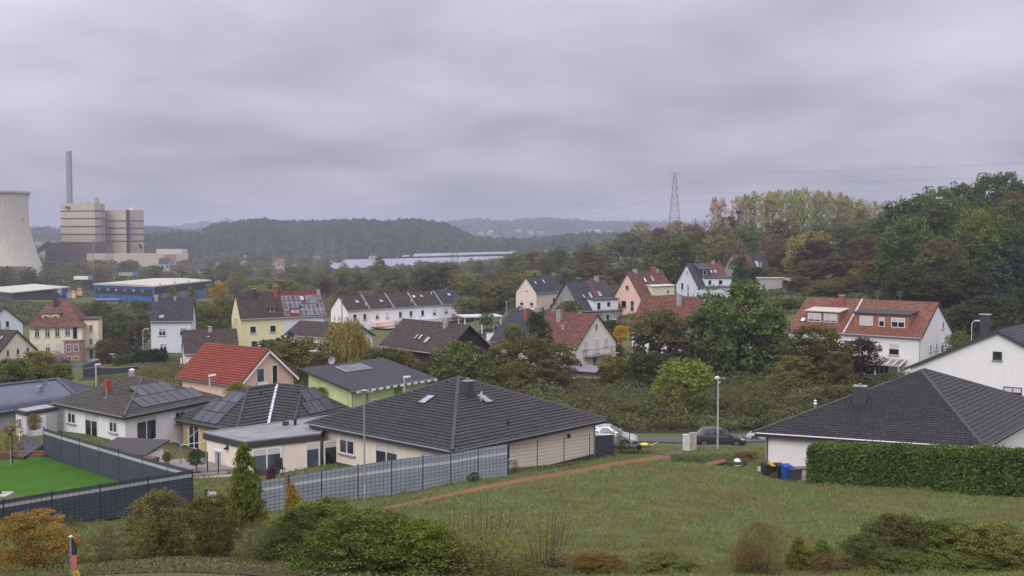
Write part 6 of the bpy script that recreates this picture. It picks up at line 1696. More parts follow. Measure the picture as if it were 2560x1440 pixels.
def woodmat(name, stops, sc=.02):
    t = NT(name); gg = t.node('ShaderNodeNewGeometry')
    n1 = t.noise(gg.outputs['Position'], sc, 4, .6); n2 = t.noise(gg.outputs['Position'], .35, 3, .6)
    f = t.math('ADD', t.math('MULTIPLY', n1, .42), t.math('ADD', t.math('MULTIPLY', gg.outputs['Random Per Island'], .3), t.math('MULTIPLY', n2, .28)))
    return t.bsdf(t.ramp(f, stops), .95, n2, .8, 1.5, 0, .05)
WOODM = woodmat('wood_canopy', [(.28, (.012, .022, .010)), (.45, (.024, .036, .015)), (.6, (.045, .048, .018)), (.78, (.075, .048, .022))])
def hill(name, prof, d, depth, zb, wood=0, size=6.5, seed=1, frontal=1.0):
    """silhouette columns (px, py) of the canopy at distance d; the slope comes down towards the valley over `depth` metres"""
    px = np.linspace(prof[0][0], prof[-1][0], 150); py = np.interp(px, [a for a, b in prof], [b for a, b in prof])
    rows = 16; X = np.zeros((rows, len(px))); Y = X.copy(); Z = X.copy()
    rx = (px - 1280) / F; top = CZ - (py - 585) / F * d - size * 1.5
    wob = noise1(px, seed)
    for r in range(rows):
        t = r / (rows - 1)
        s = np.sin(min(1, t / .62) * math.pi / 2) if t < .62 else 1 - ((t - .62) / .38) ** 2
        dd = d - depth * .62 + depth * t + wob * depth * .05 * (1 - t)
        k = 1 if t <= .62 else 1.0
        X[r] = rx * (d if t > .62 else dd); Y[r] = dd; Z[r] = zb - 4 + (top - zb + 4) * max(0, s) + wob * 2 * (1 - s)
    if px[0] > -1e9:
        fade = np.clip(np.minimum(np.arange(len(px)), np.arange(len(px))[::-1]) / 8.0, 0, 1)
        Z = (zb - 4) + (Z - zb + 4) * fade ** .6
    V = np.stack([X, Y, Z], -1).reshape(-1, 3); n = len(px); idx = np.arange(rows * n).reshape(rows, n)
    fc = np.stack([idx[:-1, :-1], idx[:-1, 1:], idx[1:, 1:], idx[1:, :-1]], -1).reshape(-1, 4)
    m = bpy.data.meshes.new(name); m.from_pydata(V.tolist(), [], fc.tolist()); m.polygons.foreach_set('use_smooth', [True] * len(m.polygons))
    o = link(name, m, WOODM); o['kind'] = 'structure'
    if wood:
        r = NR.uniform(0, rows * .66 - 1.001, wood); c = NR.uniform(0, n - 1.001, wood)
        i, j = r.astype(int), c.astype(int); fr, fcx = (r - i)[:, None], (c - j)[:, None]
        P = np.stack([X, Y, Z], -1)
        q = (P[i, j] * (1 - fr) + P[i + 1, j] * fr) * (1 - fcx) + (P[i, j + 1] * (1 - fr) + P[i + 1, j + 1] * fr) * fcx
        sz = size * NR.uniform(.6, 1.25, wood)
        q[:, 2] += sz * .55
        crowns('distant_woods', q, sz, WOODM)
hill('hill', [(470, 610), (505, 582), (525, 566), (560, 560), (610, 556), (660, 551), (700, 554), (760, 556), (830, 553), (900, 552), (960, 556), (1020, 551), (1065, 554), (1100, 557), (1135, 570), (1165, 585), (1200, 598), (1260, 607), (1300, 612)], 1750, 520, 8, 5200, 6.5, 3)
hill('hill', [(-300, 574), (75, 573), (110, 570), (150, 577), (260, 574), (340, 570), (390, 569), (430, 573), (480, 575), (530, 574), (600, 585)], 2500, 700, 9, 3600, 8, 5)
hill('hill', [(360, 590), (400, 586), (450, 583), (490, 586), (530, 592), (560, 605)], 1500, 260, 7, 800, 6, 8)
hill('hill', [(-300, 560), (300, 570), (420, 566), (480, 559), (560, 552), (640, 549), (700, 551), (760, 555), (900, 570)], 5200, 900, 20, 1200, 14, 11)
hill('hill', [(900, 575), (1000, 565), (1110, 556), (1150, 552), (1195, 547), (1230, 551), (1265, 554), (1300, 551), (1340, 547), (1378, 545), (1410, 549), (1460, 552), (1500, 556), (1560, 557), (1640, 558), (1750, 566)], 4200, 1200, 22, 3000, 11, 13)
hill('hill', [(1350, 562), (1480, 556), (1580, 552), (1660, 552), (1740, 555), (1900, 556), (2100, 552), (2400, 560), (2700, 566)], 6000, 1200, 30, 1200, 15, 17)
hill('hill', [(1150, 600), (1220, 596), (1300, 598), (1380, 592), (1430, 586), (1480, 582), (1530, 585), (1580, 590), (1640, 600)], 1750, 260, 8, 1400, 6, 19)
hill('hill', [(930, 628), (1000, 614), (1060, 606), (1130, 604), (1180, 606), (1260, 612), (1330, 606), (1400, 600), (1470, 604), (1540, 602), (1620, 612), (1700, 620)], 1480, 120, 7, 1500, 5, 23)

# ------------------------------------------------------------------ foliage: leaf-sized faces gathered in clumps
def leaf_quads(P, Nrm, size, aspect=.6, jitter=.6, droop=0.0):
    n = len(P)
    Nn = Nrm + NR.normal(0, jitter, (n, 3)); Nn /= np.linalg.norm(Nn, axis=1, keepdims=True) + 1e-9
    a = NR.normal(0, 1, (n, 3)); a[:, 2] -= droop
    a -= (a * Nn).sum(1, keepdims=True) * Nn; a /= np.linalg.norm(a, axis=1, keepdims=True) + 1e-9
    b = np.cross(Nn, a)
    s = (size * NR.uniform(.6, 1.35, n))[:, None] if np.isscalar(size) else (size * NR.uniform(.6, 1.35, n))[:, None]
    return np.stack([P - a * s, P - b * s * aspect, P + a * s, P + b * s * aspect], 1)
def sph(n):
    v = NR.normal(0, 1, (n, 3)); return v / np.linalg.norm(v, axis=1, keepdims=True)
def shape_r(kind, z):
    """crown radius at height z (0..1)"""
    if kind == 'round': return np.sqrt(np.clip(1 - ((z - .56) / .46) ** 2, 0, 1))
    if kind == 'wide': return np.sqrt(np.clip(1 - ((z - .42) / .6) ** 2, 0, 1))
    if kind == 'oval': return np.clip(1 - np.abs((z - .5) / .56) ** 2.4, 0, 1) * .95
    if kind == 'poplar': return np.clip(np.minimum((z - .12) * 3.2, np.sqrt(np.clip(1 - ((z - .55) / .47) ** 2, 0, 1))), 0, 1)
    if kind == 'cone': return np.clip(1.02 - z, 0, 1) ** .75 * np.clip((z + .06) * 9, 0, 1)
    if kind == 'thuja': return np.clip(1.0 - z, 0, 1) ** .62 * np.clip(.62 + z * 1.6, 0, 1)
    if kind == 'bush': return np.sqrt(np.clip(1 - (np.clip(z - .32, 0, 1) / .7) ** 2, 0, 1)) * np.clip(.72 + z, 0, 1)
    return np.ones_like(z)
def crown_mesh(name, kind, clumps, per, size, seed, rad=.24, zr=(.06, .97), gaps=0.0, droop=0.0, aspect=.6, inner=.25):
    global NR
    NR = np.random.default_rng(seed)
    Q = []
    k = 0
    while k < clumps:
        z = NR.uniform(*zr); r = float(shape_r(kind, np.array(z)))
        if r <= .03 or NR.uniform() > r + .12: continue
        a = NR.uniform(0, 6.2832); lump = 1 + .17 * math.sin(a * 3 + seed) + .15 * math.sin(a * 2 + z * 9 + seed * 2) + .08 * math.sin(a * 7 + z * 15)
        rr = r * lump * (NR.uniform(.55, .95) if NR.uniform() > inner else NR.uniform(0, .55))
        c = np.array([math.cos(a) * rr, math.sin(a) * rr, z])
        R_ = rad * NR.uniform(.6, 1.25) * (.55 + .45 * r)
        m_ = int(per * NR.uniform(.7, 1.3))
        d = sph(m_); d[:, 2] = np.where(d[:, 2] < -.2, d[:, 2] * .4, d[:, 2])
        rrad = R_ * NR.uniform(.35, 1.0, m_) ** .5
        P = c + d * rrad[:, None] * np.array([1, 1, .42 if kind not in ('cone', 'thuja') else .3])
        n = d + np.array([0, 0, .55])
        Q.append((P, n)); k += 1
    P = np.concatenate([q[0] for q in Q]); n = np.concatenate([q[1] for q in Q])
    P[:, 2] = np.clip(P[:, 2], .0, 1.02)
    # heights count in crown heights; leaves stay leaf-shaped for a crown twice as tall as its radius
    q = leaf_quads(P * np.array([1, 1, 2.0]), n, size, aspect, .55, droop)
    q[:, :, 2] *= .5
    return quadmesh(name, q)
def willow_mesh(seed=5):
    global NR
    NR = np.random.default_rng(seed); P = []
    for k in range(230):
        a = NR.uniform(0, 6.28); r = NR.uniform(.15, 1) ** .6; z0 = .98 - .42 * r ** 2 + NR.uniform(-.08, .04); ln = NR.uniform(.25, .62)
        m_ = int(30 * ln / .4); t = np.linspace(0, 1, m_)
        x = math.cos(a) * r * (1 + .1 * t); y = math.sin(a) * r * (1 + .1 * t)
        P.append(np.stack([x + NR.normal(0, .025, m_), y + NR.normal(0, .025, m_), z0 - ln * t], -1))
    P = np.concatenate(P); P = P[P[:, 2] > .02]
    n = P * np.array([1, 1, 0]) + np.array([0, 0, .3])
    q = leaf_quads(P * np.array([1, 1, 2.0]), n, .050, .4, .5, 3.0); q[:, :, 2] *= .5
    return quadmesh('crown', q)
CR = {
 'round': [crown_mesh('crown', 'round', 140, 58, .045, s) for s in (11, 12, 13)],
 'wide': [crown_mesh('crown', 'wide', 190, 56, .042, s, zr=(.0, .97)) for s in (21, 22, 23)],
 'oval': [crown_mesh('crown', 'oval', 95, 60, .058, s, rad=.28) for s in (31, 32)],
 'poplar': [crown_mesh('crown', 'poplar', 120, 34, .038, s, rad=.20, zr=(.16, .99), inner=.15) for s in (41, 42, 43)],
 'sparse': [crown_mesh('crown', 'round', 70, 22, .042, s, rad=.22, zr=(.1, .99)) for s in (46, 47)],
 'cone': [crown_mesh('crown', 'cone', 150, 34, .055, s, rad=.17, zr=(.02, .98), droop=1.2) for s in (51, 52)],
 'willow': [willow_mesh()],
 'thuja': [crown_mesh('crown', 'thuja', 420, 60, .034, s, rad=.19, zr=(.0, .97), droop=-2.5, aspect=.45) for s in (61, 62)],
 'bush': [crown_mesh('bush', 'bush', 330, 70, .025, s, rad=.20, zr=(.0, .97)) for s in (71, 72, 73)],
 'lowbush': [crown_mesh('bush', 'bush', 75, 45, .055, s, rad=.25, zr=(.0, .97)) for s in (81, 82)],
 'thin': [crown_mesh('bush', 'bush', 210, 36, .022, s, rad=.24, zr=(.05, .99)) for s in (91, 92)],
}
def trunk_mesh(kind, seed):
    r = random.Random(seed); mb = MB()
    if kind in ('cone',):
        mb.tube((0, 0, -.08), (0, 0, .9), .05, .01, 6); return mb.mesh('trunk', smooth=True)
    top = .62 if kind != 'poplar' else .85
    mb.tube((0, 0, -.08), (.02, .01, top * .5), .045, .032, 7).tube((.02, .01, top * .5), (0, .02, top), .032, .012, 6)
    for k in range(8 if kind != 'poplar' else 13):
        z = r.uniform(.22, top); a = r.uniform(0, 6.28); ln = r.uniform(.35, .75)
        p1 = (math.cos(a) * ln * .5, math.sin(a) * ln * .5, z + ln * .16); p2 = (math.cos(a + .2) * ln, math.sin(a + .2) * ln, z + ln * .38)
        mb.tube((0, .01, z), p1, .018, .012, 4).tube(p1, p2, .012, .005, 4)
    return mb.mesh('trunk', smooth=True)
TRK = {k: trunk_mesh(k, 3) for k in ('round', 'poplar', 'cone')}
COLR = dict(dk=(.036, .050, .020), md=(.056, .074, .027), gr=(.072, .096, .032), ol=(.086, .090, .036), yg=(.135, .130, .040), ye=(.24, .18, .035), og=(.17, .085, .03), rb=(.094, .062, .042),
            br=(.080, .078, .040), pop=(.155, .155, .085), pu=(.034, .024, .026), pine=(.020, .036, .026), go=(.20, .165, .025), lg=(.092, .115, .032), wil=(.165, .15, .045), hz=(.108, .100, .052))
NM = dict(round='deciduous_tree', wide='deciduous_tree', oval='deciduous_tree', poplar='poplar_tree', sparse='bare_branched_tree', cone='conifer_tree', willow='willow_tree', thuja='thuja_tree', bush='shrub', lowbush='shrub', thin='twiggy_shrub')
def tree(px, yt, w, d, kind, col, label, mix=.25, yb=None, group=None, vr=None, k=1.0, spread=1.0):
    """px: middle column, yt: top row, w: width in photo pixels, at depth d; base on the terrain (or at row yb)"""
    base = at(px, d)
    if yb is not None: base.z = U(px, yb, d).z
    top = U(px, yt, d).z
    h = max(.5, top - base.z); rw = w * d / F / 2
    i = R.randrange(len(CR[kind])) if vr is None else vr
    yaw = R.uniform(0, 6.28)
    c = COLR[col] if isinstance(col, str) else col
    kk = R.uniform(.9, 1.2); c = [max(.004, v * kk * R.uniform(.9, 1.1)) for v in c]; c[0] *= 1.08; c[2] *= .85
    cat_ = 'shrub' if 'shrub' in NM[kind] else 'tree'
    o = thing(NM[kind], label, cat_, base, yaw, group)
    dy = rw * spread
    cr = link('crown' if cat_ == 'tree' else 'foliage', CR[kind][i], LEAF, o); cr.scale = (rw, dy, h)
    cr.color = (*c, mix)
    if cat_ == 'tree' and kind not in ('thuja',):
        t = link('trunk', TRK['poplar' if kind in ('poplar', 'sparse') else 'cone' if kind == 'cone' else 'round'], BARK, o); t.scale = (rw, rw, h)
    elif cat_ == 'shrub':
        def stems():
            mb = MB(); r = random.Random(4)
            for k in range(14):
                a = r.uniform(0, 6.28); mb.tube((math.cos(a) * .1, math.sin(a) * .1, -.05), (math.cos(a) * r.uniform(.2, .75), math.sin(a) * r.uniform(.2, .75), r.uniform(.5, .85)), .012, .005, 3)
            return mb.mesh('stems')
        t = link('stems', cached('stems', stems), BARK, o); t.scale = (rw, dy, h)
    return o

# -- near garden, from left to right
N_ = [
 (62, 1280, 205, 33, 'bush', (.19, .15, .035), 'round orange-yellow shrub in the lower left corner', .45),
 (168, 1290, 70, 37, 'thin', 'br', 'narrow dark brown shrub right of the orange-yellow shrub', .5),
 (248, 1318, 130, 35.5, 'thin', 'rb', 'sparse reddish shrub behind the flag pole', .6),
 (385, 1226, 190, 36, 'bush', 'ol', 'large olive round shrub in front of the slate fence', .1),
 (512, 1236, 165, 35.5, 'bush', (.062, .072, .026), 'darker green round shrub touching the large olive one', .35),
 (640, 1300, 130, 35, 'thin', 'br', 'thin brown shrub between dark round shrub and green hedge mass', .45),
 (545, 1290, 70, 40, 'thin', 'rb', 'reddish twiggy shrub below the tall thuja', .5),
 (800, 1252, 310, 36, 'bush', (.075, .098, .026), 'bright-topped green shrub mass beside the grey screen fence', .15),
 (925, 1286, 390, 31.5, 'bush', (.058, .080, .024), 'big dense green shrub in the lower middle', .1),
 (735, 1268, 170, 34.5, 'bush', (.052, .070, .024), 'dark left shoulder of the green shrub mass', .1),
 (1060, 1302, 250, 31, 'bush', (.06, .088, .02), 'yellow-tipped right flank of the big green shrub', .2),
 (1200, 1335, 360, 30.2, 'thin', (.115, .115, .04), 'twiggy shrub with thin yellow leaves in the lower middle', .3),
 (1345, 1380, 180, 32.5, 'thin', 'hz', 'nearly leafless shrub right of the yellow-leaved one', .6),
 (1495, 1396, 160, 31, 'bush', (.16, .09, .022), 'low clipped orange shrub at the bottom edge', .6),
 (1672, 1398, 190, 31, 'bush', 'gr', 'low green shrub at the bottom edge right of the orange one', .15),
 (1915, 1308, 170, 30, 'thin', (.19, .072, .046), 'rust-red twiggy shrub in the lower right', .9),
 (1880, 1355, 120, 30.5, 'thin', (.18, .07, .045), 'second rust-red shrub leaning at the foot of the first', .9),
 (2175, 1338, 150, 30, 'bush', 'md', 'dark green shrub right of the pair of small thujas', .35),
 (2265, 1288, 240, 31.5, 'bush', (.05, .055, .024), 'tall purple-green shrub in the lower right', .5),
 (2395, 1302, 230, 31, 'bush', (.06, .078, .025), 'mottled green shrub between purple-green and bright shrubs', .4),
 (2515, 1308, 220, 30, 'bush', 'lg', 'bright green shrub at the lower right corner', .15),
 (2250, 1380, 220, 29.8, 'bush', 'gr', 'low green shrub in front of the purple-green one', .2),
 (2420, 1390, 230, 29.6, 'bush', 'gr', 'low dense green shrub along the bottom edge at right', .25),
 (2090, 1420, 150, 29.8, 'thin', 'rb', 'low reddish shrub at the foot of the small thujas', .5)]
for a in N_: tree(*a, spread=1.0)
T_ = [
 (604, 1104, 118, 43, 'thuja', (.090, .105, .024), 'tall golden-green thuja before the cream annex', .35, 1318), (724, 1208, 52, 45, 'thuja', 'go', 'small golden thuja against the grey screen fence', .3, 1275),
 (2006, 1336, 82, 31, 'thuja', 'lg', 'left of two small yellow-green thujas in the lower right', .15), (2066, 1346, 88, 30.6, 'thuja', (.085, .115, .024), 'right of two small yellow-green thujas in the lower right', .25)]
for a in T_: tree(*a)
tree(714, 1188, 24, 46, 'thin', (.12, .03, .035), 'small dark red sapling beside the golden thuja', 0, 1235)
# -- gardens of the first houses
for a in [(20, 1052, 75, 66, 'sparse', 'ye', 'yellowing sapling beside the slate tarpaulin', .6, 1150), (76, 1033, 36, 76, 'bush', 'yg', 'tuft of tall yellow-green pampas grass before the garage', .3, 1074),
          (484, 1122, 46, 69, 'bush', 'dk', 'dark green clipped shrub on the terrace by the ochre wall', 0, 1162), (410, 1130, 30, 67, 'bush', 'br', 'small brown shrub right of the log stack', .4, 1152), (470, 1128, 26, 72, 'thin', 'md', 'thin bush under the clothes dryer', .2, 1150),
          (800, 968, 40, 101, 'bush', 'lg', 'bright yellow-green bush before the lime green wall', .4, 995), (711, 1014, 16, 83, 'thin', 'yg', 'thin yellowish sapling before the pale valley of the L-shaped roof', .5, 1050),
          (467, 915, 56, 118, 'cone', (.075, .06, .022), 'orange-tinged conical conifer left of the red pantile roof', .75, 985), (590, 955, 72, 108, 'bush', 'lg', 'light green bush under the red pantile eave', .1, 1000),
          (1182, 1188, 36, 62.5, 'lowbush', 'dk', 'low dark shrub at the foot of the grey screen fence', 0, 1201), (1288, 1150, 22, 67, 'thin', 'rb', 'tiny leafless shrub against the cream wall', .5, 1180), (1555, 1083, 34, 79.5, 'thin', 'md', 'thin green shrub in front of the white car', .2, 1140),
          (1707, 1142, 44, 76, 'cone', (.022, .04, .018), 'small dark cone-shaped shrub at the meadow edge', .1, 1180), (1730, 1160, 34, 75, 'lowbush', 'md', 'little green mound beside the dark cone shrub', .3, 1182), (1812, 1138, 66, 74.2, 'thin', 'ol', 'rose bush with pale flowers behind the planter', .6, 1182),
          (1868, 1128, 60, 79, 'lowbush', (.11, .07, .03), 'rust-coloured grass clump by the bungalow wall', .6, 1152), (1868, 1155, 30, 75.5, 'lowbush', 'dk', 'dark ball shrub right of the domed ornament', 0, 1178), (1890, 1125, 34, 80, 'lowbush', 'lg', 'pale green bush at the bungalow corner', .2, 1165),
          (1942, 1180, 26, 70.4, 'thin', (.17, .10, .045), 'small dry straw-coloured plant before the bins', .8, 1206), (1762, 1148, 30, 75, 'thin', 'rb', 'brown low shrub left of the planter', .6, 1180)]: tree(*a)
for i, a in enumerate([(1340, 990, 120, 122), (1470, 1000, 110, 118), (1585, 1010, 100, 112), (1420, 1040, 100, 104), (1560, 1045, 110, 102), (1830, 1000, 110, 112), (1930, 1010, 110, 108), (2030, 990, 120, 112), (2110, 965, 110, 116), (1880, 1045, 90, 100), (1650, 1050, 90, 101)]):
    tree(*a, 'wide', ('ol', 'br', 'md', 'hz')[i % 4], ('tall bramble mound behind the long brick wall', 'bramble mound below the balcony house', 'brown bramble mound below the pale tarpaulin', 'green bramble mound nearest the bungalow roof hip', 'olive bramble mound at the road by the white car', 'brown bramble mound right of the slim lamp post', 'green bramble mound above the right bungalow eave', 'russet bramble mound over the hipped roof', 'olive bramble mound beside the purple tree', 'low brown bramble mound behind the dark hatchback', 'low green bramble mound behind the electrical cabinets')[i], .45)
# -- between the houses
M_ = [
 (862, 782, 132, 150, 'willow', 'wil', 'large yellow weeping willow in front of the small dark-roofed bungalow', .45, 960),
 (745, 842, 150, 142, 'wide', 'ol', 'broad olive tree left of the willow', .5, 960), (700, 835, 90, 165, 'cone', 'dk', 'dark spruce before the yellow semi-detached house', .1, 910), (663, 850, 70, 160, 'round', 'md', 'green garden tree below the yellow wall', .2, 905), (725, 825, 50, 168, 'cone', 'pine', 'second dark spruce before the lilac-white wall', .05, 890),
 (800, 880, 100, 138, 'wide', 'br', 'brownish bush at the foot of the willow', .5, 960), (955, 868, 110, 140, 'round', 'md', 'dark green tree right of the willow', .35, 960), (1010, 875, 80, 142, 'wide', 'ol', 'olive shrub below the large dark roof', .5, 955), (1050, 905, 60, 132, 'wide', 'br', 'brown shrub behind the lime green house', .5, 965),
 (1142, 856, 152, 126, 'wide', 'gr', 'rounded fresh green tree before the tent-roofed bungalow', .15, 985),
 (1258, 852, 110, 140, 'wide', 'ol', 'olive-brown tree before the balcony house roof', .55, 975), (1330, 838, 120, 138, 'round', 'br', 'brown-leaved tree left of the balcony gable', .75, 975), (1395, 855, 110, 142, 'round', 'hz', 'russet tree with thin leaves beside the balcony gable', .8, 965), (1290, 905, 120, 128, 'wide', 'ol', 'ochre-tinged thicket before the brown trees', .7, 985), (1220, 905, 70, 127, 'wide', 'gr', 'green shrub between fresh green tree and thicket', .3, 980), (1375, 900, 110, 132, 'wide', 'br', 'reddish undergrowth tree below the balcony house', .8, 975),
 (1346, 782, 78, 150, 'oval', 'dk', 'dense dark round tree in front of the balcony house roof', .05, 905), (1285, 812, 60, 150, 'round', 'ol', 'light olive tree before the grey half roof', .35, 900), (1420, 752, 70, 215, 'round', 'ol', 'small olive tree before the grey-gabled house', .3, 800),
 (1640, 772, 160, 150, 'wide', (.066, .074, .034), 'dull brown-green tree covering the broad red roof', .6, 975), (1735, 795, 150, 148, 'wide', (.060, .070, .032), 'dark brownish tree right of the dull tree', .55, 965), (1625, 880, 120, 143, 'wide', 'dk', 'dark shrub tree at the foot of the dull tree', .3, 980),
 (1850, 706, 250, 150, 'wide', (.054, .076, .030), 'great dark green tree in the middle right', .08, 975), (1790, 752, 120, 146, 'round', 'md', 'green side tree left in front of the great dark tree', .15, 960), (1925, 770, 120, 147, 'round', 'md', 'green side tree right in front of the great dark tree', .2, 965),
 (2050, 818, 190, 128, 'wide', (.062, .070, .026), 'yellow-speckled olive tree before the semi-detached house', .55, 975), (1990, 890, 120, 124, 'wide', 'ol', 'olive bush below the yellow-speckled tree', .45, 985), (2105, 880, 90, 122, 'wide', (.10, .09, .026), 'yellowish bush right below the yellow-speckled tree', .7, 975),
 (2010, 845, 150, 132, 'wide', 'md', 'green tree filling the gap right of the great dark tree', .25), (2162, 846, 88, 126, 'round', 'pu', 'dark purple-leaved tree beside the glazed canopy', .0, 965), (1716, 898, 165, 112, 'wide', (.115, .140, .040), 'yellow-green young tree left of the slim white lamp post', .25, 1075), (1690, 960, 100, 110, 'wide', 'ol', 'low yellow-green growth below the young tree', .45, 1080), (1752, 985, 70, 108, 'wide', 'md', 'green growth behind the lamp post', .3, 1080),
 (1530, 888, 78, 147, 'round', (.16, .125, .028), 'small yellow tree behind the drooping flag', .55, 968), (1560, 905, 60, 150, 'round', 'gr', 'green bush right of the small yellow tree', .1, 970), (1553, 815, 46, 178, 'round', (.28, .17, .02), 'brilliant yellow-orange bush beside the broad red roof', .5, 858), (1545, 860, 40, 170, 'wide', 'md', 'green bush below the brilliant yellow bush', .1, 900), (1523, 800, 50, 185, 'round', 'dk', 'dark bush behind the balcony gable', .1, 850),
 (90, 878, 120, 150, 'wide', 'yg', 'yellow-green garden tree beside the porch house', .45, 962), (25, 898, 110, 140, 'wide', 'md', 'dark green bush at the left edge before the porch house', .15, 965), (150, 905, 60, 145, 'wide', 'lg', 'light green bush right of the yellow-green garden tree', .2, 960),
 (265, 846, 76, 215, 'round', (.062, .05, .03), 'small round-headed brownish street tree before the side street', .5, 918), (240, 756, 90, 262, 'wide', 'md', 'large dark green tree right of the villa', .15), (300, 780, 80, 255, 'round', 'md', 'green tree behind the side street', .25), (342, 800, 60, 250, 'round', 'rb', 'reddish tree left of the plain white house', .6), (325, 825, 40, 245, 'cone', 'pine', 'dark conifer left of the plain white house', .0), (305, 830, 44, 240, 'cone', 'dk', 'second dark conifer left of the plain white house', .0), (285, 772, 80, 300, 'wide', 'ol', 'olive tree before the blue hall', .4), (350, 782, 70, 310, 'round', 'md', 'green tree right in front of the blue hall', .3), (210, 760, 70, 320, 'wide', 'br', 'brown brush behind the villa roof', .5),
 (430, 716, 32, 300, 'round', 'lg', 'small green tree on the blue hall corner', .2), (479, 718, 26, 330, 'round', 'yg', 'small yellow-green tree before the hall gates', .3), (548, 702, 46, 330, 'round', 'ye', 'bright yellow tree right of the blue hall', .5), (520, 760, 90, 240, 'wide', 'ol', 'olive tree right of the plain white house', .45), (560, 745, 70, 270, 'wide', 'gr', 'green tree left of the yellow house', .3), (535, 800, 80, 225, 'wide', 'md', 'green hedge tree left of the yellow house wall', .3),
 (1105, 654, 120, 430, 'wide', (.12, .10, .022), 'wide tree turning orange-yellow before the solar field', .75), (1060, 668, 90, 420, 'wide', 'md', 'dark green tree left of the orange-yellow one', .25), (948, 644, 40, 560, 'oval', 'lg', 'tall pale green tree before the broad solar band', .15), (985, 672, 70, 470, 'wide', 'gr', 'green tree below the solar band', .25), (860, 672, 80, 480, 'wide', 'lg', 'pale green bushy tree above the solar roof', .2), (905, 680, 70, 470, 'wide', 'ol', 'olive tree above the terrace houses', .35), (810, 690, 70, 430, 'wide', 'br', 'brown thicket tree behind the solar roof', .6), (1000, 700, 80, 400, 'wide', 'ol', 'olive tree behind the white terrace', .35), (700, 700, 120, 420, 'wide', 'lg', 'light green brush behind the yellow house', .4), (640, 715, 90, 400, 'wide', 'yg', 'yellow-green brush behind the yellow house chimney', .5),
 (1190, 700, 80, 330, 'round', 'rb', 'rust-brown tree right of the white terrace', .8), (1235, 710, 80, 300, 'round', 'br', 'dark brown tree left of the peach house', .6), (1262, 690, 70, 310, 'round', 'ol', 'olive tree behind the peach house', .4), (1205, 748, 70, 270, 'round', 'rb', 'reddish tree beside the terrace carport', .7), (1250, 745, 60, 275, 'round', 'dk', 'dark tree left of the peach wall', .3), (1215, 782, 40, 215, 'oval', 'gr', 'small green tree by the garden wall', .1, 815), (1300, 682, 50, 330, 'round', 'yg', 'yellow-green tree touching the peach house ridge', .4), (1330, 676, 60, 335, 'round', (.13, .14, .03), 'bright yellow-green tree behind the peach house', .35),
 (1280, 640, 80, 480, 'round', 'br', 'brown tree right of the pylon', .5), (1330, 625, 70, 490, 'round', 'hz', 'bare-branched tall tree before the narrow solar band', .5), (1395, 622, 70, 480, 'round', 'gr', 'rounded green tree in the middle distance', .25), (1365, 640, 60, 460, 'round', 'ol', 'olive tree left of the rounded green tree', .4), (1470, 628, 110, 430, 'wide', 'rb', 'broad russet tree above the grey-gabled house', .75), (1440, 660, 80, 400, 'round', 'br', 'brown tree above the grey-gabled roof', .6), (1415, 675, 60, 370, 'round', 'ol', 'olive tree behind the grey-gabled house', .4), (1545, 668, 90, 370, 'round', 'br', 'brown tree left of the salmon house ridge', .6), (1575, 645, 80, 400, 'wide', 'ol', 'olive tree above the salmon house', .4), (1505, 690, 60, 350, 'round', 'hz', 'pale thin tree between grey-gabled and salmon houses', .5), (1625, 602, 34, 420, 'oval', 'pine', 'narrow blue-black conifer above the salmon house', .0), (1600, 556, 66, 520, 'poplar', 'yg', 'tall thin yellow-green tree left of the tallest pylon', .35), (1565, 580, 60, 520, 'round', 'ol', 'olive tree left of the tall thin tree', .4)]
for a in M_: tree(*a)
# -- poplars and the wooded slope at the right
ORD = ['', '', 'leftmost', 'second from left', 'third from left', 'fourth from left', 'tallest middle', 'sixth from left', 'seventh from left', 'eighth from left', 'fourth from right', 'third from right', 'second from right', 'rightmost', 'rear leftmost', 'rear second', 'rear middle', 'rear fourth', 'rear rightmost']
for i, (px, yt, w) in enumerate(((1795, 494, 62), (1845, 492, 56), (1885, 480, 60), (1915, 478, 58), (1948, 476, 60), (1978, 474, 56), (2006, 471, 60), (2036, 476, 58), (2064, 479, 56), (2092, 482, 58), (2122, 492, 54), (2155, 498, 56), (2185, 505, 54), (2212, 512, 46), (1865, 486, 50), (1930, 482, 56), (1992, 478, 56), (2050, 482, 56), (2108, 490, 52))):
    tree(px, yt, w, 480 + (i % 3) * 14, 'poplar', (.20, .165, .115) if i < 2 else (.135, .15, .05) if i % 3 else (.155, .155, .06), ('pale bronze poplar at the left end of the poplar row' if i == 0 else 'thin bronze poplar carrying a dark nest' if i == 1 else ORD[i] + ' pale yellow-green poplar of the tall skyline row'), .25, 612, 'row of poplars')
OAKL = ['dark oak forming the left shoulder', 'dark oak second from the left on the skyline', 'broad dark oak below the first rise of the skyline', 'dark oak in the step of the skyline', 'highest dark oak crown', 'dark oak just right of the highest crown', 'dark skyline oak at the frame edge', 'dark oak in the notch left of the highest crown', 'dark oak one tier below the left shoulder', 'dark oak one tier below the skyline step', 'dark oak right under the highest crown', 'dark second-tier oak at the frame edge', 'lowest dark oak on the left flank', 'dark oak above the semi-detached house', 'dark oak in the middle of the third tier', 'dark oak above the spruces', 'dark third-tier oak at the frame edge']
W_ = [(2250, 500, 120, 255), (2300, 488, 150, 265), (2350, 470, 150, 285), (2415, 455, 110, 300), (2470, 437, 110, 305), (2510, 434, 100, 310), (2560, 446, 110, 300), (2395, 468, 100, 290), (2270, 540, 150, 235), (2350, 520, 160, 245), (2440, 510, 150, 255), (2530, 500, 140, 260), (2240, 590, 120, 222), (2310, 590, 150, 222), (2400, 580, 150, 232), (2490, 570, 150, 238), (2560, 560, 120, 240)]
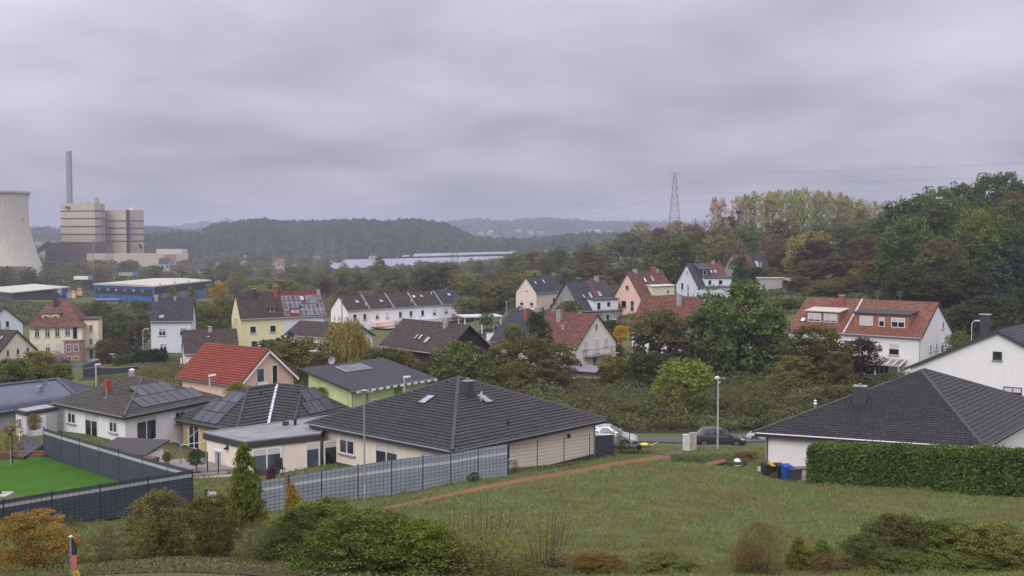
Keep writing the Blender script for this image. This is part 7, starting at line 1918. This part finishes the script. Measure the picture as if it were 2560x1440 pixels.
for i, (px, yt, w, d) in enumerate(W_):
    tree(px, yt, w, d, 'wide' if i % 3 else 'round', ((.036, .054, .022), (.046, .068, .026), (.058, .084, .032))[i % 3], OAKL[i] + ' in the right-hand wood', .12, None, 'dark oaks of the right-hand wood')
for a in [(2535, 480, 120, 270, 'wide', 'rb', 'rust-brown oak at the upper right edge of the wood', .8), (2440, 520, 110, 235, 'round', 'lg', 'lighter green tree in the upper wood', .1), (2350, 600, 130, 212, 'wide', 'br', 'brown tree inside the wood', .6), (2500, 640, 120, 205, 'cone', (.030, .05, .036), 'blue-green spruce in front of the wood', .0), (2455, 640, 90, 200, 'cone', (.026, .045, .032), 'darker spruce left of the blue-green spruce', .0), (2545, 620, 110, 208, 'cone', 'pine', 'dark spruce at the right edge', .0), (2400, 660, 130, 200, 'wide', (.042, .042, .024), 'dull brown-green tree below the dark oaks', .5), (2280, 660, 130, 205, 'wide', 'dk', 'very dark tree below the dark oaks at left', .25), (2335, 690, 120, 198, 'round', 'dk', 'deep green tree above the semi-detached ridge', .2), (2560, 720, 110, 185, 'wide', 'dk', 'dark tree above the white gable roof', .1), (2480, 740, 130, 182, 'round', (.030, .038, .022), 'dull dark tree right of the semi-detached house', .4), (2420, 760, 110, 178, 'wide', 'dk', 'dark bush tree beside the white gable wall', .2), (2400, 830, 70, 150, 'wide', 'ol', 'yellowish shrub between the semi-detached house and the gable roof', .6),
          (2190, 650, 130, 250, 'round', (.15, .11, .028), 'yellow-topped maple above the semi-detached house', .7), (2130, 690, 110, 240, 'wide', (.115, .10, .026), 'golden olive maple left of the yellow-topped one', .7), (2070, 710, 110, 235, 'wide', (.10, .085, .024), 'ochre tree above the left half of the semi-detached house', .7), (2230, 690, 100, 235, 'round', 'ol', 'olive tree right of the yellow-topped maple', .5),
          (2170, 590, 110, 290, 'round', 'rb', 'dark red tree left of the dark oaks', .7), (2110, 570, 100, 330, 'wide', 'dk', 'dark green tree below the poplars', .15), (2040, 600, 90, 320, 'round', 'pu', 'dark brown-violet tree right of the orange tree', .3), (2100, 640, 100, 290, 'round', 'rb', 'deep red-brown tree above the golden maple', .7), (2030, 650, 90, 295, 'round', 'br', 'brown tree above the pavilion', .6), (2040, 560, 90, 400, 'wide', 'gr', 'green tree at the foot of the poplars', .25), (1955, 552, 110, 390, 'wide', 'og', 'broad orange-brown tree below the poplars', .9), (1945, 600, 110, 360, 'wide', (.16, .075, .026), 'orange tree behind the distant half-red house', .85), (2000, 630, 80, 330, 'round', 'og', 'rusty tree right of the slope lamp post', .8),
          (1870, 562, 100, 420, 'wide', 'gr', 'green domed tree left of the orange tree', .3), (1800, 570, 90, 430, 'wide', 'ol', 'olive tree below the bronze poplar', .4), (1740, 580, 90, 440, 'round', 'hz', 'brownish thin tree right of the tallest pylon', .5), (1690, 552, 70, 500, 'poplar', 'yg', 'tall yellow-green tree at the foot of the tallest pylon', .3), (1655, 570, 60, 480, 'round', 'rb', 'reddish tree left of the tallest pylon foot', .7), (1665, 610, 90, 400, 'round', 'rb', 'rust-red tree above the white gable house', .7), (1720, 620, 100, 390, 'round', 'br', 'brown tree above the white gable house', .55), (1780, 610, 90, 390, 'round', 'hz', 'dull bronze tree right above the white gable house', .5), (1835, 600, 80, 390, 'round', 'br', 'brown tree behind the distant house', .5), (1700, 570, 50, 505, 'sparse', 'ol', 'thin tree beside the tallest pylon foot', .4), (1755, 560, 50, 505, 'sparse', 'hz', 'thin bare tree under the lowest cable', .5),
          (1850, 642, 58, 285, 'oval', (.034, .05, .024), 'dense dark green tree before the distant half-red house', .15), (1893, 668, 56, 280, 'round', 'dk', 'dark tree right in front of the distant house', .15), (1925, 670, 70, 285, 'wide', 'gr', 'green bush below the slope lamp post', .3), (2000, 690, 70, 260, 'wide', 'br', 'brown bush right of the pavilion', .5), (1860, 700, 70, 255, 'wide', 'md', 'green bush behind the great dark tree', .2), (1690, 655, 60, 330, 'round', 'dk', 'dark tree left of the tall white gable house', .3), (1650, 655, 60, 330, 'round', 'br', 'brown tree right of the salmon ridge', .5), (1500, 655, 70, 400, 'round', 'rb', 'red-brown tree left of the olive tree over the salmon house', .7), (2190, 760, 80, 215, 'wide', 'dk', 'dark bush behind the semi-detached ridge', .3), (2050, 740, 90, 215, 'wide', 'md', 'green bush left behind the semi-detached house', .3), (1975, 745, 80, 225, 'wide', 'gr', 'green bush below the pavilion', .2)]: tree(*a)
# dark bird's nest in the second poplar
tag(part('nest', MB().lathe([(.1, -.9), (1.0, -.5), (1.2, .2), (.8, .8), (.1, 1.0)], 9), BLACK, None, T(U(1846, 530, 478))), 'dark round nest in the bronze poplar on the skyline', 'nest')
# -- valley floor: the nearer small trees are things, the far ones read as one mass
VC = [('ol', 'olive', .4), ('br', 'brown', .5), ('md', 'dark green', .2), ('lg', 'light green', .25), ('hz', 'russet', .4), ('yg', 'yellow-green', .4), ('md', 'dark green', .2)]
def spots(n, x0, x1, d0, d1, h0, h1, skip=()):
    out = []
    for i in range(n):
        d = math.exp(R.uniform(math.log(d0), math.log(d1))); px = R.uniform(x0, x1)
        if any(a <= px <= b and c <= d <= e for a, b, c, e in skip): continue
        out.append((px, d, R.uniform(h0, h1)))
    return out
def zone(place, *a):
    for px, d, h in spots(*a):
        b = at(px, d); yt = 585 + (CZ - b.z - h) * F / d
        c, nm, mx = R.choice(VC)
        tree(px, yt, h * R.uniform(.8, 1.35) * F / d, d, R.choice(('wide', 'round', 'wide')), c, 'small ' + nm + ' tree ' + place, mx, None, nm + ' trees ' + place)
SKIPH = ((225, 540, 425, 560), (-60, 190, 400, 470))
zone('on the fallow land behind the yellow house', 18, 560, 1000, 300, 420, 3, 6); zone('between villa and blue hall', 12, 200, 560, 290, 380, 3, 5, SKIPH)
zone('on the brush slope above the terrace', 18, 1150, 1300, 260, 420, 5, 9); zone('on the slope below the poplars', 16, 1640, 2240, 320, 520, 9, 15)
FARS = spots(70, -40, 620, 560, 850, 6, 12) + spots(24, 100, 480, 820, 866, 7, 13) + spots(50, 480, 860, 480, 1000, 6, 11) + spots(50, 780, 1300, 560, 950, 5, 8) + spots(36, 1260, 1660, 520, 900, 7, 12) + spots(40, 480, 860, 1000, 1500, 8, 13) + spots(24, -40, 130, 900, 1300, 9, 14) + spots(40, 860, 1700, 1400, 1560, 6, 11)
for tone, (c, nm, mx) in enumerate(VC[:6]):
    Q = []
    for (px, d, h) in FARS[tone::6]:
        src = CR['wide'][R.randrange(3)]; n = len(src.polygons)
        v = np.empty(n * 12, np.float32); src.vertices.foreach_get('co', v); v = v.reshape(n, 4, 3)
        v = v[NR.permutation(n)[:1500]] ; ctr = v.mean(1, keepdims=True); v = ctr + (v - ctr) * 2.0
        b = at(px, d); rw = h * R.uniform(.45, .7)
        Q.append(v * np.array([rw, rw, h]) + np.array(b))
    o = link('valley_trees', quadmesh('valley_trees', np.concatenate(Q)), LEAF); o['kind'] = 'stuff'; o.color = (*COLR[c], mx)

# -- hedges
def hedge(label, a, b, h, dep, size, n, col, name='hedge', mix=.05, seed=3, taper=0.25):
    global NR
    NR = np.random.default_rng(seed)
    a, b = Vector(a), Vector(b); L = (b.xy - a.xy).length; ang = math.atan2(b.y - a.y, b.x - a.x); dz = (b.z - a.z) / L
    u = NR.uniform(0, L, n); f = NR.uniform(0, 1, n); t = NR.uniform(0, 1, n)
    per = dep + 2 * h; s = f * per
    z = np.where(s < h, s, np.where(s < h + dep, h, per - s)); y = np.where(s < h, 0, np.where(s < h + dep, s - h, dep))
    bul = 1 + .06 * np.sin(u * 1.7) + .05 * np.sin(u * 4.1 + z * 3)
    ny = np.where(s < h, -1.0, np.where(s < h + dep, 0, 1.0)); nz = np.where((s >= h) & (s < h + dep), 1.0, .25)
    endz = np.clip(np.minimum(u, L - u) / taper, 0, 1) ** .4
    z = np.minimum(z, h * (.55 + .45 * endz))
    y = (y - dep / 2) * bul + ny * NR.normal(0, size * .8, n); z = z * (1 + .02 * np.sin(u * 2.3)) + np.where(nz > .5, NR.normal(0, size * .9, n), 0)
    P = np.stack([u, y, np.maximum(0, z) + dz * u], -1)
    e = NR.uniform(0, 1, n) < .05; P[e, 0] = NR.choice([0.0, L], e.sum()) + NR.normal(0, size, e.sum()); P[e, 1] = NR.uniform(-dep / 2, dep / 2, e.sum()); P[e, 2] = NR.uniform(0, h * .9, e.sum())
    q = leaf_quads(P, np.stack([np.zeros(n), ny, nz], -1), size, .5, .55)
    o = thing(name, label, 'hedge', a, ang)
    m = link('foliage', quadmesh('foliage', q), LEAF, o); m.color = (*col, mix)
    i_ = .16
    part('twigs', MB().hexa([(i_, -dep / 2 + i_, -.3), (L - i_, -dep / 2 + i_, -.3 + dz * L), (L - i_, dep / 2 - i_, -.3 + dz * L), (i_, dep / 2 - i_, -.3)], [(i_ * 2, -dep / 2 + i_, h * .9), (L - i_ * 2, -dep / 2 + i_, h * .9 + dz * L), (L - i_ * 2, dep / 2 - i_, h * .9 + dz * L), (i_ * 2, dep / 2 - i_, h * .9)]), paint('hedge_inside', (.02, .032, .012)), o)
    return o
ha, hb = U(2045, 1207, 68), U(2640, 1250, 55)
ha.y += .6; hb.y += .6
hedge('long dense green laurel hedge in front of the right bungalow', ha, hb, 2.35, 1.6, .10, 30000, (.055, .082, .022), mix=.14)
hedge('clipped dark green box hedge beside the side street', at(332, 196), at(412, 197), 2.2, 2.0, .16, 3500, (.022, .040, .016), seed=5)
hedge('low light green hedge left of the clipped dark hedge', at(285, 198), at(332, 197), 1.6, 2.0, .16, 1600, (.045, .06, .02), seed=6)
p0 = hit(1850, 1186)

# -- brambles behind the road, dry grass field at the left, meadow
def cover(name, quad, n, size, hgt, cols, clump, seed, stuff=True, exclude=None):
    global NR
    NR = np.random.default_rng(seed)
    a, b, c, d = [np.array(p[:2]) for p in quad]
    u, v = NR.uniform(0, 1, n), NR.uniform(0, 1, n)
    xy = (a * (1 - u)[:, None] + b * u[:, None]) * (1 - v)[:, None] + (d * (1 - u)[:, None] + c * u[:, None]) * v[:, None]
    x, y = xy.T
    hb_ = hgt * (.75 + .5 * np.sin(x * .23 / clump + np.sin(y * .31 / clump) * 1.7) * np.sin(y * .37 / clump + 1.3)) * (.55 + .3 * np.sin(x * 1.1 / clump + np.sin(y * .7 / clump) * 2) + .3 * np.sin(y * 1.5 / clump + x * .33 / clump) + .2 * np.sin(x * 2.9 / clump + y * 2.1 / clump))
    z = G(x, y) + np.clip(hb_, .1, 9) * NR.uniform(.25, 1.0, n) ** .5
    q = leaf_quads(np.stack([x, y, z], -1), np.tile(np.array([[0, -.25, 1.0]]), (n, 1)), size, .6, .6)
    o = link(name, quadmesh(name, q), LEAF); o['kind'] = 'stuff'; o.color = cols
    return o
cover('brambles', [at(1230, 96), at(2000, 95), at(2150, 150), at(1180, 150)], 75000, .16, 2.3, (.070, .076, .034, .42), 1.3, 5)
cover('undergrowth', [at(1980, 95), at(2350, 104), at(2330, 140), at(2020, 140)], 16000, .17, 1.8, (.05, .055, .024, .45), 1.5, 6)
cover('dry_weeds', [at(210, 128), at(470, 128), at(520, 186), at(240, 168)], 26000, .13, .8, (.085, .085, .036, .5), 1.2, 7)
cover('rough_grass', [at(190, 168), at(480, 170), at(470, 204), at(250, 199)], 22000, .12, .45, (.095, .088, .04, .45), 1.5, 17)
cover('garden_growth', [at(640, 122), at(1240, 122), at(1300, 172), at(660, 180)], 26000, .22, 1.6, (.05, .062, .024, .4), 1.8, 8)
cover('fallow_brush', [at(560, 300), at(1180, 300), at(1250, 600), at(520, 600)], 30000, .55, 1.6, (.085, .068, .036, .3), 6, 9)
cover('valley_floor', [at(-80, 470), at(1250, 600), at(1300, 1050), at(-80, 850)], 60000, .9, 2.2, (.075, .072, .034, .4), 9, 18)
cover('valley_brush', [at(-60, 300), at(560, 290), at(560, 420), at(-60, 420)], 14000, .5, 1.8, (.06, .065, .028, .45), 5, 10)
cover('slope_brush', [at(1200, 215), at(2150, 215), at(2250, 420), at(1200, 480)], 42000, .36, 1.3, (.05, .052, .024, .5), 4, 12)
cover('wood_floor', [at(2180, 175), at(2640, 165), at(2700, 330), at(2150, 330)], 24000, .42, 3.0, (.030, .036, .018, .25), 4, 13)
cover('garden_bed', [at(1680, 74.5), at(1860, 73.6), at(1885, 79), at(1680, 79)], 5000, .06, .3, (.055, .07, .028, .3), .5, 14)
def meadow():
    global NR
    NR = np.random.default_rng(99)
    n = 240000
    d = np.exp(NR.uniform(math.log(27), math.log(86), n)); px = NR.uniform(-60, 2640, n)
    x = (px - 1280) / F * d; y = d
    # outside the lawn, terraces, path, road and house floors
    def seg_d(pts):
        m_ = np.full(n, 1e9)
        for a, b in zip(pts, pts[1:]):
            ax, ay, bx, by = a[0], a[1], b[0], b[1]; t = np.clip(((x - ax) * (bx - ax) + (y - ay) * (by - ay)) / ((bx - ax) ** 2 + (by - ay) ** 2), 0, 1)
            m_ = np.minimum(m_, np.hypot(x - ax - t * (bx - ax), y - ay - t * (by - ay)))
        return m_
    ok = seg_d(pth) > (.55 + .25 * NR.uniform(0, 1, n) ** 2)
    def inpoly(poly):
        r = np.zeros(n, bool); k = len(poly)
        for i in range(k):
            (ax, ay), (bx, by) = poly[i][:2], poly[(i + 1) % k][:2]
            r ^= ((ay > y) != (by > y)) & (x < (bx - ax) * (y - ay) / (by - ay + 1e-12) + ax)
        return r
    for poly in ([tuple(p[:2]) for p in (c1, c2, c4, c3)], [tuple(p[:2]) for p in K], [tuple(p[:2]) for p in AX], [tuple(p[:2]) for p in (RL, RN, RR, RB)]): ok &= ~inpoly(poly)
    ok &= ~((y > 84.5) & (px > 1150))
    ok &= ~((d < 36.5 + 1.5 * np.sin(px / 60)) & (px < 800) & (NR.uniform(0, 1, n) < .8))
    x, y, d = x[ok], y[ok], d[ok]; k = len(x)
    z = G(x, y)
    tuft = .5 + .5 * np.sin(x * 1.9 + np.sin(y * 1.3) * 1.7) * np.sin(y * 2.3 + np.sin(x * .9) * 2)
    tuft = .6 * tuft + .4 * NR.uniform(0, 1, k)
    h = (.04 + .26 * tuft ** 2.6) * (d / 45) ** .25
    w = .017 * (d / 40)
    a = NR.uniform(0, 6.2832, k); lean = NR.normal(0, .55, (k, 2)) * h[:, None]
    ca, sa = np.cos(a) * w, np.sin(a) * w
    P = np.stack([x, y, z - .01], -1)
    q = np.stack([P + np.stack([-ca, -sa, 0 * x], -1), P + np.stack([ca, sa, 0 * x], -1), P + np.stack([lean[:, 0] + ca * .3, lean[:, 1] + sa * .3, h], -1), P + np.stack([lean[:, 0] - ca * .3, lean[:, 1] - sa * .3, h], -1)], 1)
    t = NT('grass_blades'); gg = t.node('ShaderNodeNewGeometry')
    n1 = t.noise(gg.outputs['Position'], .3, 5, .68); n2 = t.noise(gg.outputs['Position'], 1.5, 4, .65)
    f = t.math('ADD', t.math('MULTIPLY', n1, .5), t.math('ADD', t.math('MULTIPLY', n2, .3), t.math('MULTIPLY', gg.outputs['Random Per Island'], .22)))
    col = t.ramp(f, [(.40, (.25, .165, .085)), (.46, (.215, .195, .075)), (.52, (.115, .185, .055)), (.58, (.17, .265, .078)), (.66, (.33, .31, .13))])
    df = t.node('ShaderNodeBsdfDiffuse', {'Color': col}); tr = t.node('ShaderNodeBsdfTranslucent', {'Color': col}); mx = t.node('ShaderNodeMixShader', {0: .3, 1: df.outputs[0], 2: tr.outputs[0]}); t.l.new(mx.outputs[0], t.out.inputs[0])
    o = link('meadow_grass', quadmesh('meadow_grass', q), t.m); o['kind'] = 'stuff'
meadow()
cover('fallen_leaves', [at(-150, 28.3), at(840, 28.8), at(780, 38), at(-150, 39)], 9000, .035, .06, (.11, .085, .045, .6), 2, 31)
cover('fallen_leaves', [at(-150, 28.3), at(1500, 28.8), at(1400, 34), at(-150, 36)], 6000, .05, .35, (.075, .085, .035, .3), 2, 32)
# bare upright twigs of the garden shrubs in front
def twigs(label, px, d, n, spread, h0, h1, mat, leafc):
    o = thing('twiggy_shrub', label, 'shrub', at(px, d), 0)
    mb = MB(); tips = []
    for k in range(n):
        a = R.uniform(0, 6.28); r = R.uniform(.05, spread); h = R.uniform(h0, h1) * 1.25; x, y = math.cos(a) * r * .45, math.sin(a) * r * .3
        x2, y2 = x + R.uniform(-.12, .12) + math.cos(a) * r * .4, y + R.uniform(-.1, .1)
        mb.tube((x, y, -.1), (x2, y2, h), .012, .005, 4)
        for j in range(5): t = R.uniform(.25, .98); tips.append((x + (x2 - x) * t + R.uniform(-.06, .06), y + (y2 - y) * t + R.uniform(-.06, .06), h * t))
    part('stems', mb, mat, o)
    q = leaf_quads(np.array(tips), NR.normal(0, 1, (len(tips), 3)), .030, .65, .4); m = link('leaves', quadmesh('leaves', q), LEAF, o); m.color = (*leafc, .6)
twigs('bare upright rods of a cut-back shrub rising over the yellow leaves', 1205, 32.6, 46, 1.9, 1.0, 1.75, BARK, (.30, .24, .03))
twigs('bare upright rods at the bottom edge right of the yellow-leaved shrub', 1365, 31.6, 34, 1.3, .9, 1.5, BARK, (.25, .2, .03))
twigs('bare grey rods beside the grey-topped hedge at the bottom', 1120, 33.5, 16, .8, .9, 1.5, BARK, (.30, .26, .05))

# ------------------------------------------------------------------ haze
hz_m = bpy.data.materials.new('haze'); hz_m.use_nodes = True
hn = hz_m.node_tree.nodes; hn.clear()
ho = hn.new('ShaderNodeOutputMaterial'); hv = hn.new('ShaderNodeVolumePrincipled')
hv.inputs['Color'].default_value = (.74, .79, .96, 1); hv.inputs['Density'].default_value = .00024; hv.inputs['Anisotropy'].default_value = .2
hz_m.node_tree.links.new(hv.outputs[0], ho.inputs['Volume'])
hzb = part('haze', MB().box(-10500, 10500, -400, 9400, -14, 134), hz_m, None); hzb['kind'] = 'stuff'
